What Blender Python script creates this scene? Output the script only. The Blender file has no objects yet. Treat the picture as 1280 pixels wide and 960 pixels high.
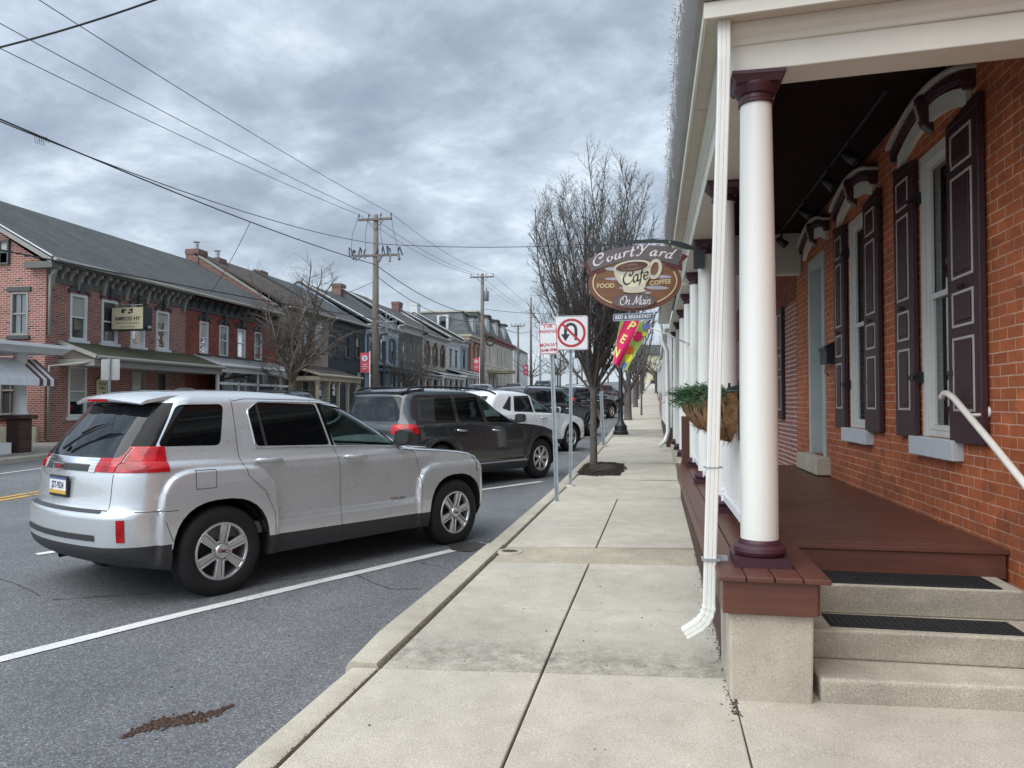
import bpy, bmesh, math, random
from mathutils import Vector, Matrix
random.seed(7)
R_ = math.radians
SC = bpy.context.scene
COL = SC.collection
OFF = {}

# ------------------------------------------------------------------ helpers
def tag(o, label=None, cat=None, group=None, kind=None):
    if label: o['label'] = label
    if cat: o['category'] = cat
    if group: o['group'] = group
    if kind: o['kind'] = kind
    return o

def thing(name, label, cat, loc=(0, 0, 0), rz=0.0, group=None):
    o = bpy.data.objects.new(name, None); COL.objects.link(o)
    o.empty_display_size = .2
    o.location = loc; o.rotation_euler = (0, 0, rz)
    OFF[o.name] = Vector(loc) if abs(rz) < 1e-9 else Vector((0, 0, 0))
    return tag(o, label, cat, group)

def copy_tree(o, parent=None):
    c = o.copy(); COL.objects.link(c)
    if parent: c.parent = parent
    OFF[c.name] = OFF.get(o.name, Vector((0, 0, 0)))
    for ch in list(o.children): copy_tree(ch, c)
    return c

class MB:
    """collects shapes, links them as one mesh"""
    def __init__(s): s.v = []; s.f = []; s.m = []; s.c = 0
    def add(s, vs, fs):
        n = len(s.v); s.v.extend([tuple(p) for p in vs])
        for f in fs: s.f.append(tuple(i + n for i in f)); s.m.append(s.c)
        return s
    def poly(s, pts): return s.add(pts, [tuple(range(len(pts)))])
    def hexa(s, p):   # 8 corners: bottom 4 ccw, top 4 ccw
        return s.add(p, [(3,2,1,0),(4,5,6,7),(0,1,5,4),(1,2,6,5),(2,3,7,6),(3,0,4,7)])
    def box(s, x0, x1, y0, y1, z0, z1):
        if x0 > x1: x0, x1 = x1, x0
        if y0 > y1: y0, y1 = y1, y0
        if z0 > z1: z0, z1 = z1, z0
        return s.hexa([(x0,y0,z0),(x1,y0,z0),(x1,y1,z0),(x0,y1,z0),(x0,y0,z1),(x1,y0,z1),(x1,y1,z1),(x0,y1,z1)])
    def bar(s, p0, p1, w, h, up=(0,0,1)):
        p0 = Vector(p0); p1 = Vector(p1); d = (p1-p0).normalized(); u = Vector(up)
        a = d.cross(u)
        if a.length < 1e-5: a = d.cross(Vector((1,0,0)))
        a.normalize(); b = a.cross(d).normalized(); a *= w/2; b *= h/2
        return s.hexa([p0-a-b, p0+a-b, p1+a-b, p1-a-b, p0-a+b, p0+a+b, p1+a+b, p1-a+b])
    def tube(s, pts, r, n=8, cap=True):
        pts = [Vector(p) for p in pts]
        rs = r if isinstance(r, (list, tuple)) else [r]*len(pts)
        vs = []; fs = []; prev = None
        for i, p in enumerate(pts):
            d = (pts[min(i+1, len(pts)-1)] - pts[max(i-1, 0)])
            if d.length < 1e-9: d = Vector((0,0,1))
            d.normalize()
            if prev is None:
                a = d.cross(Vector((0,0,1)))
                if a.length < .05: a = d.cross(Vector((1,0,0)))
            else:
                a = prev - d*prev.dot(d)
            a.normalize(); prev = a; b = d.cross(a)
            for k in range(n):
                t = 2*math.pi*k/n
                vs.append(p + (a*math.cos(t) + b*math.sin(t))*rs[i])
        for i in range(len(pts)-1):
            for k in range(n):
                q = i*n; k2 = (k+1) % n
                fs.append((q+k, q+k2, q+n+k2, q+n+k))
        if cap:
            fs.append(tuple(range(n-1, -1, -1))); m = (len(pts)-1)*n
            fs.append(tuple(range(m, m+n)))
        return s.add(vs, fs)
    def lathe(s, prof, c=(0,0,0), n=24, axis='z', a0=0, a1=2*math.pi):
        full = abs(a1-a0-2*math.pi) < 1e-6
        vs = []; fs = []; m = n if full else n+1
        for (r, h) in prof:
            for k in range(m):
                t = a0+(a1-a0)*k/n; x = r*math.cos(t); y = r*math.sin(t)
                p = (x, y, h) if axis == 'z' else ((x, h, y) if axis == 'y' else (h, x, y))
                vs.append((p[0]+c[0], p[1]+c[1], p[2]+c[2]))
        for i in range(len(prof)-1):
            for k in range(n):
                k2 = (k+1) % m
                fs.append((i*m+k, i*m+k2, (i+1)*m+k2, (i+1)*m+k))
        return s.add(vs, fs)
    def prism(s, pts, ax, a0, a1):
        """2D polygon extruded along axis ax ('x': pts=(y,z); 'y': pts=(x,z); 'z': pts=(x,y))"""
        def P(p, a): return (a,p[0],p[1]) if ax=='x' else ((p[0],a,p[1]) if ax=='y' else (p[0],p[1],a))
        n = len(pts); vs = [P(p,a0) for p in pts]+[P(p,a1) for p in pts]
        fs = [tuple(range(n-1,-1,-1)), tuple(range(n,2*n))]
        fs += [(i,(i+1)%n,n+(i+1)%n,n+i) for i in range(n)]
        return s.add(vs, fs)
    def build(s, name, mats, parent=None, smooth=False, bevel=0, local=False, segs=2, auto=None):
        me = bpy.data.meshes.new(name)
        off = Vector((0,0,0))
        if parent is not None and not local:
            r = parent
            while r.parent: r = r.parent
            off = OFF.get(r.name, off)
        me.from_pydata([(x-off.x, y-off.y, z-off.z) for x,y,z in s.v], [], s.f)
        if not isinstance(mats, (list, tuple)): mats = [mats]
        for m in mats: me.materials.append(m)
        me.polygons.foreach_set('material_index', s.m)
        bm = bmesh.new(); bm.from_mesh(me); bmesh.ops.recalc_face_normals(bm, faces=bm.faces)
        if auto:
            for e in bm.edges:
                if len(e.link_faces) == 2 and e.calc_face_angle(0) > R_(auto): e.smooth = False
            smooth = True
        bm.to_mesh(me); bm.free()
        if smooth: me.polygons.foreach_set('use_smooth', [True]*len(me.polygons))
        me.update()
        o = bpy.data.objects.new(name, me); COL.objects.link(o)
        if parent is not None: o.parent = parent
        if bevel:
            b = o.modifiers.new('b', 'BEVEL'); b.width = bevel; b.segments = segs; b.limit_method = 'ANGLE'; b.angle_limit = R_(35)
        return o

def struct(o): o['kind'] = 'structure'; return o

def facade(mb, P, u0, u1, z0, z1, ops, depth=.1):
    """flat wall sheet with openings; P(u,z,d) -> point, d = depth into wall"""
    us = sorted(set([u0,u1]+[v for o in ops for v in (o[0],o[1]) if u0 < v < u1]))
    zz = sorted(set([z0,z1]+[v for o in ops for v in (o[2],o[3]) if z0 < v < z1]))
    for a,b in zip(us,us[1:]):
        for c,d in zip(zz,zz[1:]):
            um=(a+b)/2; zm=(c+d)/2
            if any(o[0]<um<o[1] and o[2]<zm<o[3] for o in ops): continue
            mb.poly([P(a,c,0),P(b,c,0),P(b,d,0),P(a,d,0)])
    for a,b,c,d in ops:
        for q in ([(a,c),(b,c)],[(b,c),(b,d)],[(b,d),(a,d)],[(a,d),(a,c)]):
            (p0,p1)=q; mb.poly([P(p0[0],p0[1],0),P(p1[0],p1[1],0),P(p1[0],p1[1],depth),P(p0[0],p0[1],depth)])

# ------------------------------------------------------------------ materials
MATS = {}
def nodes(name):
    m = bpy.data.materials.new(name); m.use_nodes = True
    nt = m.node_tree; bs = nt.nodes['Principled BSDF']
    MATS[name] = m
    return m, nt, bs
def N(nt, t, **kw):
    n = nt.nodes.new(t)
    for k, v in kw.items():
        if hasattr(n, k): setattr(n, k, v)
        elif k in n.inputs: n.inputs[k].default_value = v
    return n
def ramp(nt, fac, stops):
    r = nt.nodes.new('ShaderNodeValToRGB'); nt.links.new(fac, r.inputs[0])
    e = r.color_ramp.elements
    while len(e) < len(stops): e.new(.5)
    for i, (p, c) in enumerate(stops):
        e[i].position = p; e[i].color = (*c, 1) if len(c) == 3 else c
    return r.outputs[0]
def noise(nt, vec, scale, detail=4, rough=.55, dist=0):
    n = N(nt, 'ShaderNodeTexNoise'); n.inputs['Scale'].default_value = scale; n.inputs['Detail'].default_value = detail
    n.inputs['Roughness'].default_value = rough; n.inputs['Distortion'].default_value = dist
    if vec is not None: nt.links.new(vec, n.inputs['Vector'])
    return n.outputs['Fac']
def mixc(nt, fac, a, b, mode='MIX'):
    m = nt.nodes.new('ShaderNodeMix'); m.data_type = 'RGBA'; m.blend_type = mode
    for i, v in ((0, fac), (6, a), (7, b)):
        if hasattr(v, 'is_output'): nt.links.new(v, m.inputs[i])
        elif isinstance(v, (int, float)): m.inputs[i].default_value = v
        else: m.inputs[i].default_value = (*v, 1)
    return m.outputs[2]
def mth(nt, op, a, b=None, c=None):
    m = nt.nodes.new('ShaderNodeMath'); m.operation = op
    for i, v in enumerate((a, b, c)):
        if v is None: continue
        if hasattr(v, 'is_output'): nt.links.new(v, m.inputs[i])
        else: m.inputs[i].default_value = v
    return m.outputs[0]
def bump(nt, bs, h, strength=.3, dist=.01):
    b = nt.nodes.new('ShaderNodeBump'); b.inputs['Strength'].default_value = strength; b.inputs['Distance'].default_value = dist
    nt.links.new(h, b.inputs['Height']); nt.links.new(b.outputs[0], bs.inputs['Normal'])
def coords(nt, world=True):
    if world: return N(nt, 'ShaderNodeNewGeometry').outputs['Position']
    return N(nt, 'ShaderNodeTexCoord').outputs['Object']

def mat(name, col, rough=.6, metal=0, var=.12, vs=3.0, bmp=0, bs_=60, coat=0, spec=.5, world=True, streak=False, marks=0):
    if name in MATS: return MATS[name]
    m, nt, bs = nodes(name)
    P = coords(nt, world)
    if streak:
        mp = N(nt, 'ShaderNodeMapping'); nt.links.new(P, mp.inputs[0]); mp.inputs['Scale'].default_value = (1,1,.12); P2 = mp.outputs[0]
    else: P2 = P
    if var:
        f = noise(nt, P2, vs, 5, .6)
        a = tuple(c*(1-var) for c in col); b = tuple(min(1, c*(1+var)) for c in col)
        nt.links.new(ramp(nt, f, [(.3, a), (.7, b)]), bs.inputs['Base Color'])
        f2 = noise(nt, P, vs*4, 3)
        mr = N(nt, 'ShaderNodeMapRange'); nt.links.new(f2, mr.inputs[0]); mr.inputs[3].default_value = max(.02, rough-.08); mr.inputs[4].default_value = min(1, rough+.1)
        nt.links.new(mr.outputs[0], bs.inputs['Roughness'])
    else:
        bs.inputs['Base Color'].default_value = (*col, 1); bs.inputs['Roughness'].default_value = rough
    bs.inputs['Metallic'].default_value = metal
    bs.inputs['Coat Weight'].default_value = coat; bs.inputs['Coat Roughness'].default_value = .03
    bs.inputs['Specular IOR Level'].default_value = spec
    if marks:   # scuffs, drips and chips with shapes of their own
        l = bs.inputs['Base Color'].links[0].from_socket
        mp2 = N(nt, 'ShaderNodeMapping'); nt.links.new(P, mp2.inputs[0]); mp2.inputs['Scale'].default_value = (1,1,.25)
        f3 = ramp(nt, noise(nt, mp2.outputs[0], 22, 8, .8, 1.0), [(.60,(0,0,0)),(.72,(1,1,1))])
        f4 = ramp(nt, noise(nt, P, 75, 3, .6), [(.70,(0,0,0)),(.74,(1,1,1))])
        c_ = mixc(nt, mth(nt,'MULTIPLY', f3, marks), l, tuple(x*.45 for x in (col[0],col[1]*.95,col[2]*.85)))
        c_ = mixc(nt, mth(nt,'MULTIPLY', f4, min(1,marks*1.5)), c_, tuple(x*.4 for x in col))
        nt.links.new(c_, bs.inputs['Base Color'])
        bump(nt, bs, noise(nt, P, 30, 5), .12, .004)
    if bmp: bump(nt, bs, noise(nt, P, bs_, 4), bmp, .01)
    return m

def wall_uv(nt, sx=1, sz=1):
    g = N(nt, 'ShaderNodeNewGeometry'); sp = N(nt, 'ShaderNodeSeparateXYZ'); nt.links.new(g.outputs['Position'], sp.inputs[0])
    sn = N(nt, 'ShaderNodeSeparateXYZ'); nt.links.new(g.outputs['True Normal'], sn.inputs[0])
    ax = mth(nt, 'GREATER_THAN', mth(nt, 'ABSOLUTE', sn.outputs[0]), .6)
    mx = N(nt, 'ShaderNodeMix'); nt.links.new(ax, mx.inputs[0]); nt.links.new(sp.outputs[0], mx.inputs[2]); nt.links.new(sp.outputs[1], mx.inputs[3])
    cb = N(nt, 'ShaderNodeCombineXYZ'); nt.links.new(mx.outputs[0], cb.inputs[0]); nt.links.new(sp.outputs[2], cb.inputs[1])
    return cb.outputs[0], g.outputs['Position']

def brick(name, c1, c2, mortar, bw=.21, rh=.073, ms=.010, blotch=.25, rough=.85, mfade=0, fleck=None):
    if name in MATS: return MATS[name]
    m, nt, bs = nodes(name)
    uv, P = wall_uv(nt)
    wob = N(nt, 'ShaderNodeTexNoise'); nt.links.new(uv, wob.inputs['Vector']); wob.inputs['Scale'].default_value = 9
    va = N(nt, 'ShaderNodeVectorMath', operation='MULTIPLY_ADD'); nt.links.new(wob.outputs['Color'], va.inputs[0]); va.inputs[1].default_value = (.012,.008,0); nt.links.new(uv, va.inputs[2])
    b = N(nt, 'ShaderNodeTexBrick'); nt.links.new(va.outputs[0], b.inputs['Vector'])
    b.inputs['Color1'].default_value = (*c1,1); b.inputs['Color2'].default_value = (*c2,1); b.inputs['Mortar'].default_value = (*mortar,1)
    b.inputs['Scale'].default_value = 1; b.inputs['Mortar Size'].default_value = ms; b.inputs['Mortar Smooth'].default_value = .25
    b.inputs['Brick Width'].default_value = bw; b.inputs['Row Height'].default_value = rh; b.inputs['Bias'].default_value = -.1
    col = b.outputs['Color']
    if mfade:   # mortar painted over in places
        nf = noise(nt, P, 2.3, 6, .7)
        fd = ramp(nt, nf, [(.42,(0,0,0)),(.58,(1,1,1))])
        solid = mixc(nt, noise(nt, P, 7, 3), c1, c2)
        col = mixc(nt, mth(nt, 'MULTIPLY', fd, mfade), col, solid)
    bl = ramp(nt, noise(nt, P, 1.1, 6, .65), [(.3,(1-blotch,)*3),(.7,(1+blotch*.6,)*3)])
    col = mixc(nt, 1.0, col, bl, 'MULTIPLY')
    if mfade:
        ef = ramp(nt, noise(nt, P, 3.4, 9, .8, .8), [(.62,(0,0,0)),(.70,(1,1,1))]); col = mixc(nt, mth(nt,'MULTIPLY',ef,.35), col, tuple(min(1,x*1.5+.06) for x in c1))
    if mfade:
        vb = N(nt,'ShaderNodeTexVoronoi'); nt.links.new(va.outputs[0], vb.inputs[0]); vb.inputs['Scale'].default_value=7; sc_ = N(nt,'ShaderNodeSeparateColor'); nt.links.new(vb.outputs['Color'], sc_.inputs[0])
        col = mixc(nt, .8, col, ramp(nt, sc_.outputs[0], [(0,(.78,.76,.76)),(.5,(1,1,1)),(1,(1.18,1.16,1.14))]), 'MULTIPLY')
        sz_ = N(nt,'ShaderNodeSeparateXYZ'); nt.links.new(P, sz_.inputs[0]); dz_ = N(nt,'ShaderNodeMapRange'); nt.links.new(sz_.outputs[2], dz_.inputs[0]); dz_.inputs[1].default_value=1.35; dz_.inputs[2].default_value=.75
        col = mixc(nt, mth(nt,'MULTIPLY', mth(nt,'MULTIPLY', dz_.outputs[0], ramp(nt, noise(nt,P,6,8,.8), [(.42,(0,0,0)),(.62,(1,1,1))])), .5), col, (.10,.05,.035))
    fine = ramp(nt, noise(nt, P, 45, 3), [(.3,(.85,)*3),(.7,(1.15,)*3)])
    col = mixc(nt, .8, col, fine, 'MULTIPLY')
    if fleck:
        br = N(nt, 'ShaderNodeTexBrick'); nt.links.new(va.outputs[0], br.inputs['Vector'])
        for k,v in (('Color1',(0,0,0,1)),('Color2',(1,1,1,1)),('Mortar',(0,0,0,1))): br.inputs[k].default_value = v
        for k in ('Scale','Mortar Size','Brick Width','Row Height'): br.inputs[k].default_value = b.inputs[k].default_value
        br.inputs['Bias'].default_value = -.1
        fk = ramp(nt, br.outputs['Color'], [(.84,(0,0,0)),(.90,(1,1,1))])
        col = mixc(nt, fk, col, fleck)
    nt.links.new(col, bs.inputs['Base Color']); bs.inputs['Roughness'].default_value = rough
    h = mth(nt, 'ADD', mth(nt, 'SUBTRACT', 1.0, b.outputs['Fac']), mth(nt, 'MULTIPLY', noise(nt, P, 60, 3), .35))
    bump(nt, bs, h, .7, .008)
    return m

def shingle(name, c1, c2, moss=None):
    m, nt, bs = nodes(name)
    g = N(nt,'ShaderNodeNewGeometry'); sp = N(nt,'ShaderNodeSeparateXYZ'); nt.links.new(g.outputs['Position'], sp.inputs[0])
    cb = N(nt,'ShaderNodeCombineXYZ'); nt.links.new(sp.outputs[1], cb.inputs[0]); nt.links.new(sp.outputs[2], cb.inputs[1])
    b = N(nt,'ShaderNodeTexBrick'); nt.links.new(cb.outputs[0], b.inputs['Vector'])
    b.inputs['Color1'].default_value=(*c1,1); b.inputs['Color2'].default_value=(*c2,1); b.inputs['Mortar'].default_value=(*[c*.55 for c in c1],1)
    b.inputs['Scale'].default_value=1; b.inputs['Mortar Size'].default_value=.006; b.inputs['Brick Width'].default_value=.3; b.inputs['Row Height'].default_value=.085
    P = g.outputs['Position']
    st = N(nt,'ShaderNodeMapping'); nt.links.new(P, st.inputs[0]); st.inputs['Scale'].default_value=(.35,1.2,.35)
    bl = ramp(nt, noise(nt, st.outputs[0], 1.6, 6, .65), [(.3,(.7,.72,.7)),(.7,(1.25,1.25,1.2))])
    col = mixc(nt, 1.0, b.outputs['Color'], bl, 'MULTIPLY')
    if moss:
        col = mixc(nt, ramp(nt, noise(nt, P, 3.2, 8, .75), [(.42,(0,0,0)),(.52,(1,1,1))]), col, moss)
    nt.links.new(col, bs.inputs['Base Color']); bs.inputs['Roughness'].default_value=.9
    bump(nt, bs, mth(nt,'ADD', mth(nt,'SUBTRACT',1.0,b.outputs['Fac']), noise(nt,P,30,4)), .5, .02)
    return m

def glassmat(name, tint, reflect=.5, dark=True, gain=1.0):
    m = bpy.data.materials.new(name); m.use_nodes = True; nt = m.node_tree; nt.nodes.clear(); MATS[name] = m
    out = N(nt,'ShaderNodeOutputMaterial'); mx = N(nt,'ShaderNodeMixShader'); gl = N(nt,'ShaderNodeBsdfGlossy'); gl.inputs['Roughness'].default_value=.02
    fr = N(nt,'ShaderNodeFresnel'); fr.inputs[0].default_value=1.5
    f = mth(nt,'ADD', mth(nt,'MULTIPLY', fr.outputs[0], gain), reflect)
    if dark: bd = N(nt,'ShaderNodeBsdfDiffuse')
    else: bd = N(nt,'ShaderNodeBsdfTransparent')
    bd.inputs[0].default_value=(*tint,1); gl.inputs[0].default_value=(.95,.97,1,1)
    nt.links.new(mth(nt,'MINIMUM',f,1.0), mx.inputs[0]); nt.links.new(bd.outputs[0], mx.inputs[1]); nt.links.new(gl.outputs[0], mx.inputs[2])
    nt.links.new(mx.outputs[0], out.inputs[0])
    return m

def concrete(name, col, agg=.25, stain=.25, rough=.9, green=0):
    m, nt, bs = nodes(name); P = coords(nt)
    big = noise(nt, P, .9, 7, .65); med = noise(nt, P, 5, 5, .6); fine = noise(nt, P, 140, 2, .6)
    vo = N(nt,'ShaderNodeTexVoronoi'); nt.links.new(P, vo.inputs[0]); vo.inputs['Scale'].default_value=120
    c = ramp(nt, big, [(.3,tuple(x*(1-stain) for x in col)),(.65,tuple(min(1,x*(1+stain*.5)) for x in col))])
    c = mixc(nt, 1.0, c, ramp(nt, med, [(.3,(.9,.89,.87)),(.7,(1.07,1.07,1.07))]), 'MULTIPLY')
    c = mixc(nt, 1.0, c, ramp(nt, fine, [(.35,(1-agg,)*3),(.65,(1+agg,)*3)]), 'MULTIPLY')
    sp = ramp(nt, vo.outputs['Distance'], [(.10,(1,1,1)),(.16,(0,0,0))])
    c = mixc(nt, mth(nt,'MULTIPLY', sp, agg), c, tuple(x*.45 for x in col))
    vg = N(nt,'ShaderNodeTexVoronoi'); nt.links.new(P, vg.inputs[0]); vg.inputs['Scale'].default_value=1.9
    gum = ramp(nt, vg.outputs['Distance'], [(.022,(1,1,1)),(.034,(0,0,0))]); c = mixc(nt, mth(nt,'MULTIPLY', gum, .55), c, (.09,.085,.075))
    dr = ramp(nt, noise(nt, P, 2.2, 8, .8, .6), [(.60,(0,0,0)),(.74,(1,1,1))])
    c = mixc(nt, mth(nt,'MULTIPLY', dr, stain*1.2), c, (col[0]*.42,col[1]*.42,col[2]*.38))
    if green:   # dirt gathered in the low seam across the walk
        sp_ = N(nt,'ShaderNodeSeparateXYZ'); nt.links.new(P, sp_.inputs[0])
        dd = mth(nt,'ABSOLUTE', mth(nt,'SUBTRACT', sp_.outputs[1], green)); w_ = N(nt,'ShaderNodeMapRange'); nt.links.new(dd, w_.inputs[0]); w_.inputs[1].default_value=.05; w_.inputs[2].default_value=.42; w_.inputs[3].default_value=1; w_.inputs[4].default_value=0
        g_ = mth(nt,'MULTIPLY', w_.outputs[0], ramp(nt, noise(nt, P, 11, 9, .85), [(.40,(0,0,0)),(.62,(1,1,1))]))
        c = mixc(nt, mth(nt,'MULTIPLY', g_, .75), c, (.11,.098,.08))
    nt.links.new(c, bs.inputs['Base Color']); bs.inputs['Roughness'].default_value=rough; bs.inputs['Specular IOR Level'].default_value=.3
    bump(nt, bs, mth(nt,'ADD', fine, vo.outputs['Distance']), .35, .004)
    return m

def asphalt():
    m, nt, bs = nodes('asphalt'); P = coords(nt)
    vo = N(nt,'ShaderNodeTexVoronoi'); nt.links.new(P, vo.inputs[0]); vo.inputs['Scale'].default_value=135
    sep = N(nt,'ShaderNodeSeparateColor'); nt.links.new(vo.outputs['Color'], sep.inputs[0])
    c = ramp(nt, sep.outputs[0], [(0,(.085,.088,.091)),(.55,(.138,.142,.146)),(.8,(.18,.185,.19)),(.90,(.22,.226,.232)),(.985,(.31,.32,.33))])
    big = ramp(nt, noise(nt, P, .55, 7, .65), [(.3,(.78,.79,.82)),(.7,(1.2,1.2,1.18))])
    c = mixc(nt, 1.0, c, big, 'MULTIPLY')
    st = N(nt,'ShaderNodeMapping'); nt.links.new(P, st.inputs[0]); st.inputs['Scale'].default_value=(1.2,.12,1)
    c = mixc(nt, 1.0, c, ramp(nt, noise(nt, st.outputs[0], 1.1, 4), [(.35,(.88,)*3),(.7,(1.1,)*3)]), 'MULTIPLY')
    c = mixc(nt, mth(nt,'MULTIPLY', ramp(nt, noise(nt, P, 2.6, 9, .75, .8), [(.60,(0,0,0)),(.70,(1,1,1))]), .42), c, (.055,.055,.055))
    c = mixc(nt, mth(nt,'MULTIPLY', ramp(nt, noise(nt, P, 9, 5, .6), [(.68,(0,0,0)),(.73,(1,1,1))]), .5), c, (.05,.047,.043))
    nt.links.new(c, bs.inputs['Base Color']); bs.inputs['Roughness'].default_value=.8; bs.inputs['Specular IOR Level'].default_value=.35
    bump(nt, bs, mth(nt,'ADD', vo.outputs['Distance'], noise(nt,P,300,2)), .5, .006)
    return m

def paintmark(name, col, wear=.5):
    m, nt, bs = nodes(name); P = coords(nt)
    n = noise(nt, P, 38, 6, .8)
    c = mixc(nt, ramp(nt, n, [(.30,(1,1,1)),(.40,(0,0,0))]), tuple(x*.95 for x in col), (.12,.125,.13))
    c = mixc(nt, 1.0, c, ramp(nt, noise(nt,P,4,5), [(.3,(.82,)*3),(.7,(1.05,)*3)]), 'MULTIPLY')
    nt.links.new(c, bs.inputs['Base Color']); bs.inputs['Roughness'].default_value=.75
    # paint worn through to asphalt in flakes
    out = nt.nodes['Material Output']; tr = N(nt,'ShaderNodeBsdfTransparent'); mx = N(nt,'ShaderNodeMixShader')
    a = ramp(nt, noise(nt, P, 26, 7, .85), [(.38,(0,0,0)),(.42,(1,1,1))])
    nt.links.new(mth(nt,'MAXIMUM', a, 1-wear), mx.inputs[0]); nt.links.new(tr.outputs[0], mx.inputs[1]); nt.links.new(bs.outputs[0], mx.inputs[2])
    nt.links.new(mx.outputs[0], out.inputs[0])
    return m

def wood(name, c, rough=.55, along='x', ps=.14, var=.18):
    """planks / painted wood with grain"""
    m, nt, bs = nodes(name); P = coords(nt)
    mp = N(nt,'ShaderNodeMapping'); nt.links.new(P, mp.inputs[0]); mp.inputs['Scale'].default_value = (1.5,22,22) if along=='x' else (22,1.5,22)
    g = noise(nt, mp.outputs[0], 1.2, 6, .65)
    col = ramp(nt, g, [(.3,tuple(x*(1-var) for x in c)),(.7,tuple(x*(1+var) for x in c))])
    col = mixc(nt, 1.0, col, ramp(nt, noise(nt,P,1.7,5), [(.3,(.88,.88,.88)),(.7,(1.12,1.1,1.1))]), 'MULTIPLY')
    nt.links.new(col, bs.inputs['Base Color']); bs.inputs['Roughness'].default_value=rough
    bump(nt, bs, g, .15, .003)
    return m

M = {}
def setup_materials():
    M['cafe_brick'] = brick('cafe_brick', (.44,.120,.038), (.33,.082,.027), (.60,.38,.27), .205, .073, .005, .18, .68, mfade=.4)
    M['red_brick'] = brick('red_brick', (.31,.10,.068), (.19,.058,.043), (.42,.34,.30), .21, .068, .011, .2, .9, fleck=(.035,.022,.025))
    M['pink_brick'] = brick('pink_brick', (.33,.11,.08), (.22,.07,.055), (.55,.45,.42), .21, .07, .012, .2)
    M['paint_red'] = brick('paint_red', (.27,.068,.04), (.17,.042,.028), (.26,.12,.09), .21, .07, .008, .28, mfade=.5)
    M['tan_brick'] = brick('tan_brick', (.34,.27,.20), (.28,.22,.165), (.42,.37,.31), .21, .07, .008, .15)
    M['dark_brick'] = brick('dark_brick', (.035,.042,.05), (.03,.036,.042), (.03,.035,.04), .21, .07, .006, .1)
    M['chimney_brick'] = brick('chimney_brick', (.19,.068,.045), (.11,.042,.03), (.3,.25,.22), .21, .07, .01, .25)
    M['brownstone'] = brick('brownstone', (.085,.042,.035), (.06,.03,.026), (.045,.028,.024), .5, .25, .012, .3)
    M['roof'] = shingle('roof_shingle', (.075,.08,.082), (.055,.06,.062))
    M['roof_brown'] = shingle('roof_brown', (.085,.065,.06), (.06,.05,.048))
    M['roof_moss'] = shingle('roof_moss', (.06,.055,.05), (.045,.042,.04), (.052,.055,.018))
    M['mansard'] = shingle('mansard_slate', (.16,.17,.175), (.11,.12,.125))
    M['asphalt'] = asphalt()
    M['walk'] = concrete('sidewalk_concrete', (.47,.435,.37), .2, .17)
    M['walk2'] = concrete('sidewalk_warm', (.46,.43,.365), .2, .22, green=4.45)
    M['agg'] = concrete('aggregate_strip', (.39,.345,.27), .5, .28)
    M['kerb'] = concrete('kerb_concrete', (.43,.395,.32), .22, .25)
    M['step'] = concrete('step_concrete', (.44,.41,.34), .24, .3)
    M['pier'] = concrete('pier_concrete', (.47,.435,.36), .16, .25)
    M['farwalk'] = concrete('far_walk', (.3,.28,.24), .15, .3)
    M['joint'] = mat('joint_dirt', (.03,.026,.022), .95, bmp=.6)
    M['dirt'] = mat('mulch', (.035,.024,.018), .95, var=.5, vs=30, bmp=1, bs_=80)
    M['white_paint'] = paintmark('white_marking', (.72,.72,.70), .7)
    M['yellow_paint'] = paintmark('yellow_marking', (.62,.36,.04), .5)
    M['cream'] = mat('cream_trim', (.62,.62,.55), .5, var=.07, vs=1.5, streak=True, marks=.35)
    M['column'] = mat('column_white', (.72,.735,.695), .38, var=.045, vs=4, streak=True, marks=.22)
    M['vinyl'] = mat('white_vinyl', (.76,.77,.78), .35, var=.03)
    M['downspout'] = mat('downspout_white', (.74,.755,.72), .35, var=.08, vs=5, streak=True, marks=.4)
    M['purple'] = mat('purple_trim', (.052,.016,.026), .42, var=.2, vs=6, marks=.4)
    M['purple_dark'] = mat('shutter_purple', (.040,.012,.017), .45, var=.15, vs=6)
    M['pinstripe'] = mat('stripe_cream', (.44,.40,.37), .5, var=.05)
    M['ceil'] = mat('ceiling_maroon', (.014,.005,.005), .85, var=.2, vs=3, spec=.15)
    M['deck'] = wood('deck_brown', (.105,.040,.026), .42, 'x')
    M['deck_y'] = wood('deck_brown_side', (.10,.038,.025), .45, 'y')
    M['casing'] = mat('window_casing', (.60,.60,.56), .5, var=.06, vs=5, streak=True)
    M['sill'] = mat('sill_grey', (.50,.54,.56), .55, var=.07, vs=8)
    M['rubber'] = mat('rubber_mat', (.012,.014,.017), .6, var=.2, bmp=.8, bs_=120)
    M['black'] = mat('black_metal', (.012,.013,.015), .4, var=.15)
    M['bracket'] = mat('bracket_black', (.018,.025,.03), .45, var=.15)
    M['galv'] = mat('galvanised', (.36,.40,.42), .45, metal=.55, var=.15, vs=12)
    M['railw'] = mat('rail_white', (.72,.68,.62), .35, var=.08, vs=12)
    M['glass'] = glassmat('window_glass', (.012,.015,.016), .06)
    M['glass_lit'] = glassmat('window_glass_curtain', (.06,.065,.06), .08)
    M['blind'] = mat('blind', (.42,.42,.38), .7, var=.1)
    M['signwhite'] = mat('sign_white', (.70,.71,.72), .4, var=.04)
    M['signred'] = mat('sign_red', (.42,.02,.035), .4, var=.06)
    M['ink'] = mat('sign_black', (.015,.018,.02), .4, var=0)
    M['bark'] = mat('bark', (.10,.088,.078), .9, var=.35, vs=12, bmp=.8, bs_=40)
    M['twig'] = mat('twig', (.088,.076,.069), .9, var=.25, vs=3)
    M['bark_tan'] = mat('bark_tan', (.14,.11,.085), .9, var=.3, vs=10, bmp=.6, bs_=40)
    M['pole'] = mat('pole_wood', (.17,.145,.12), .85, var=.25, vs=8, streak=True, bmp=.4, bs_=50)
    M['wire'] = mat('cable', (.02,.02,.022), .6, var=0)
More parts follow.
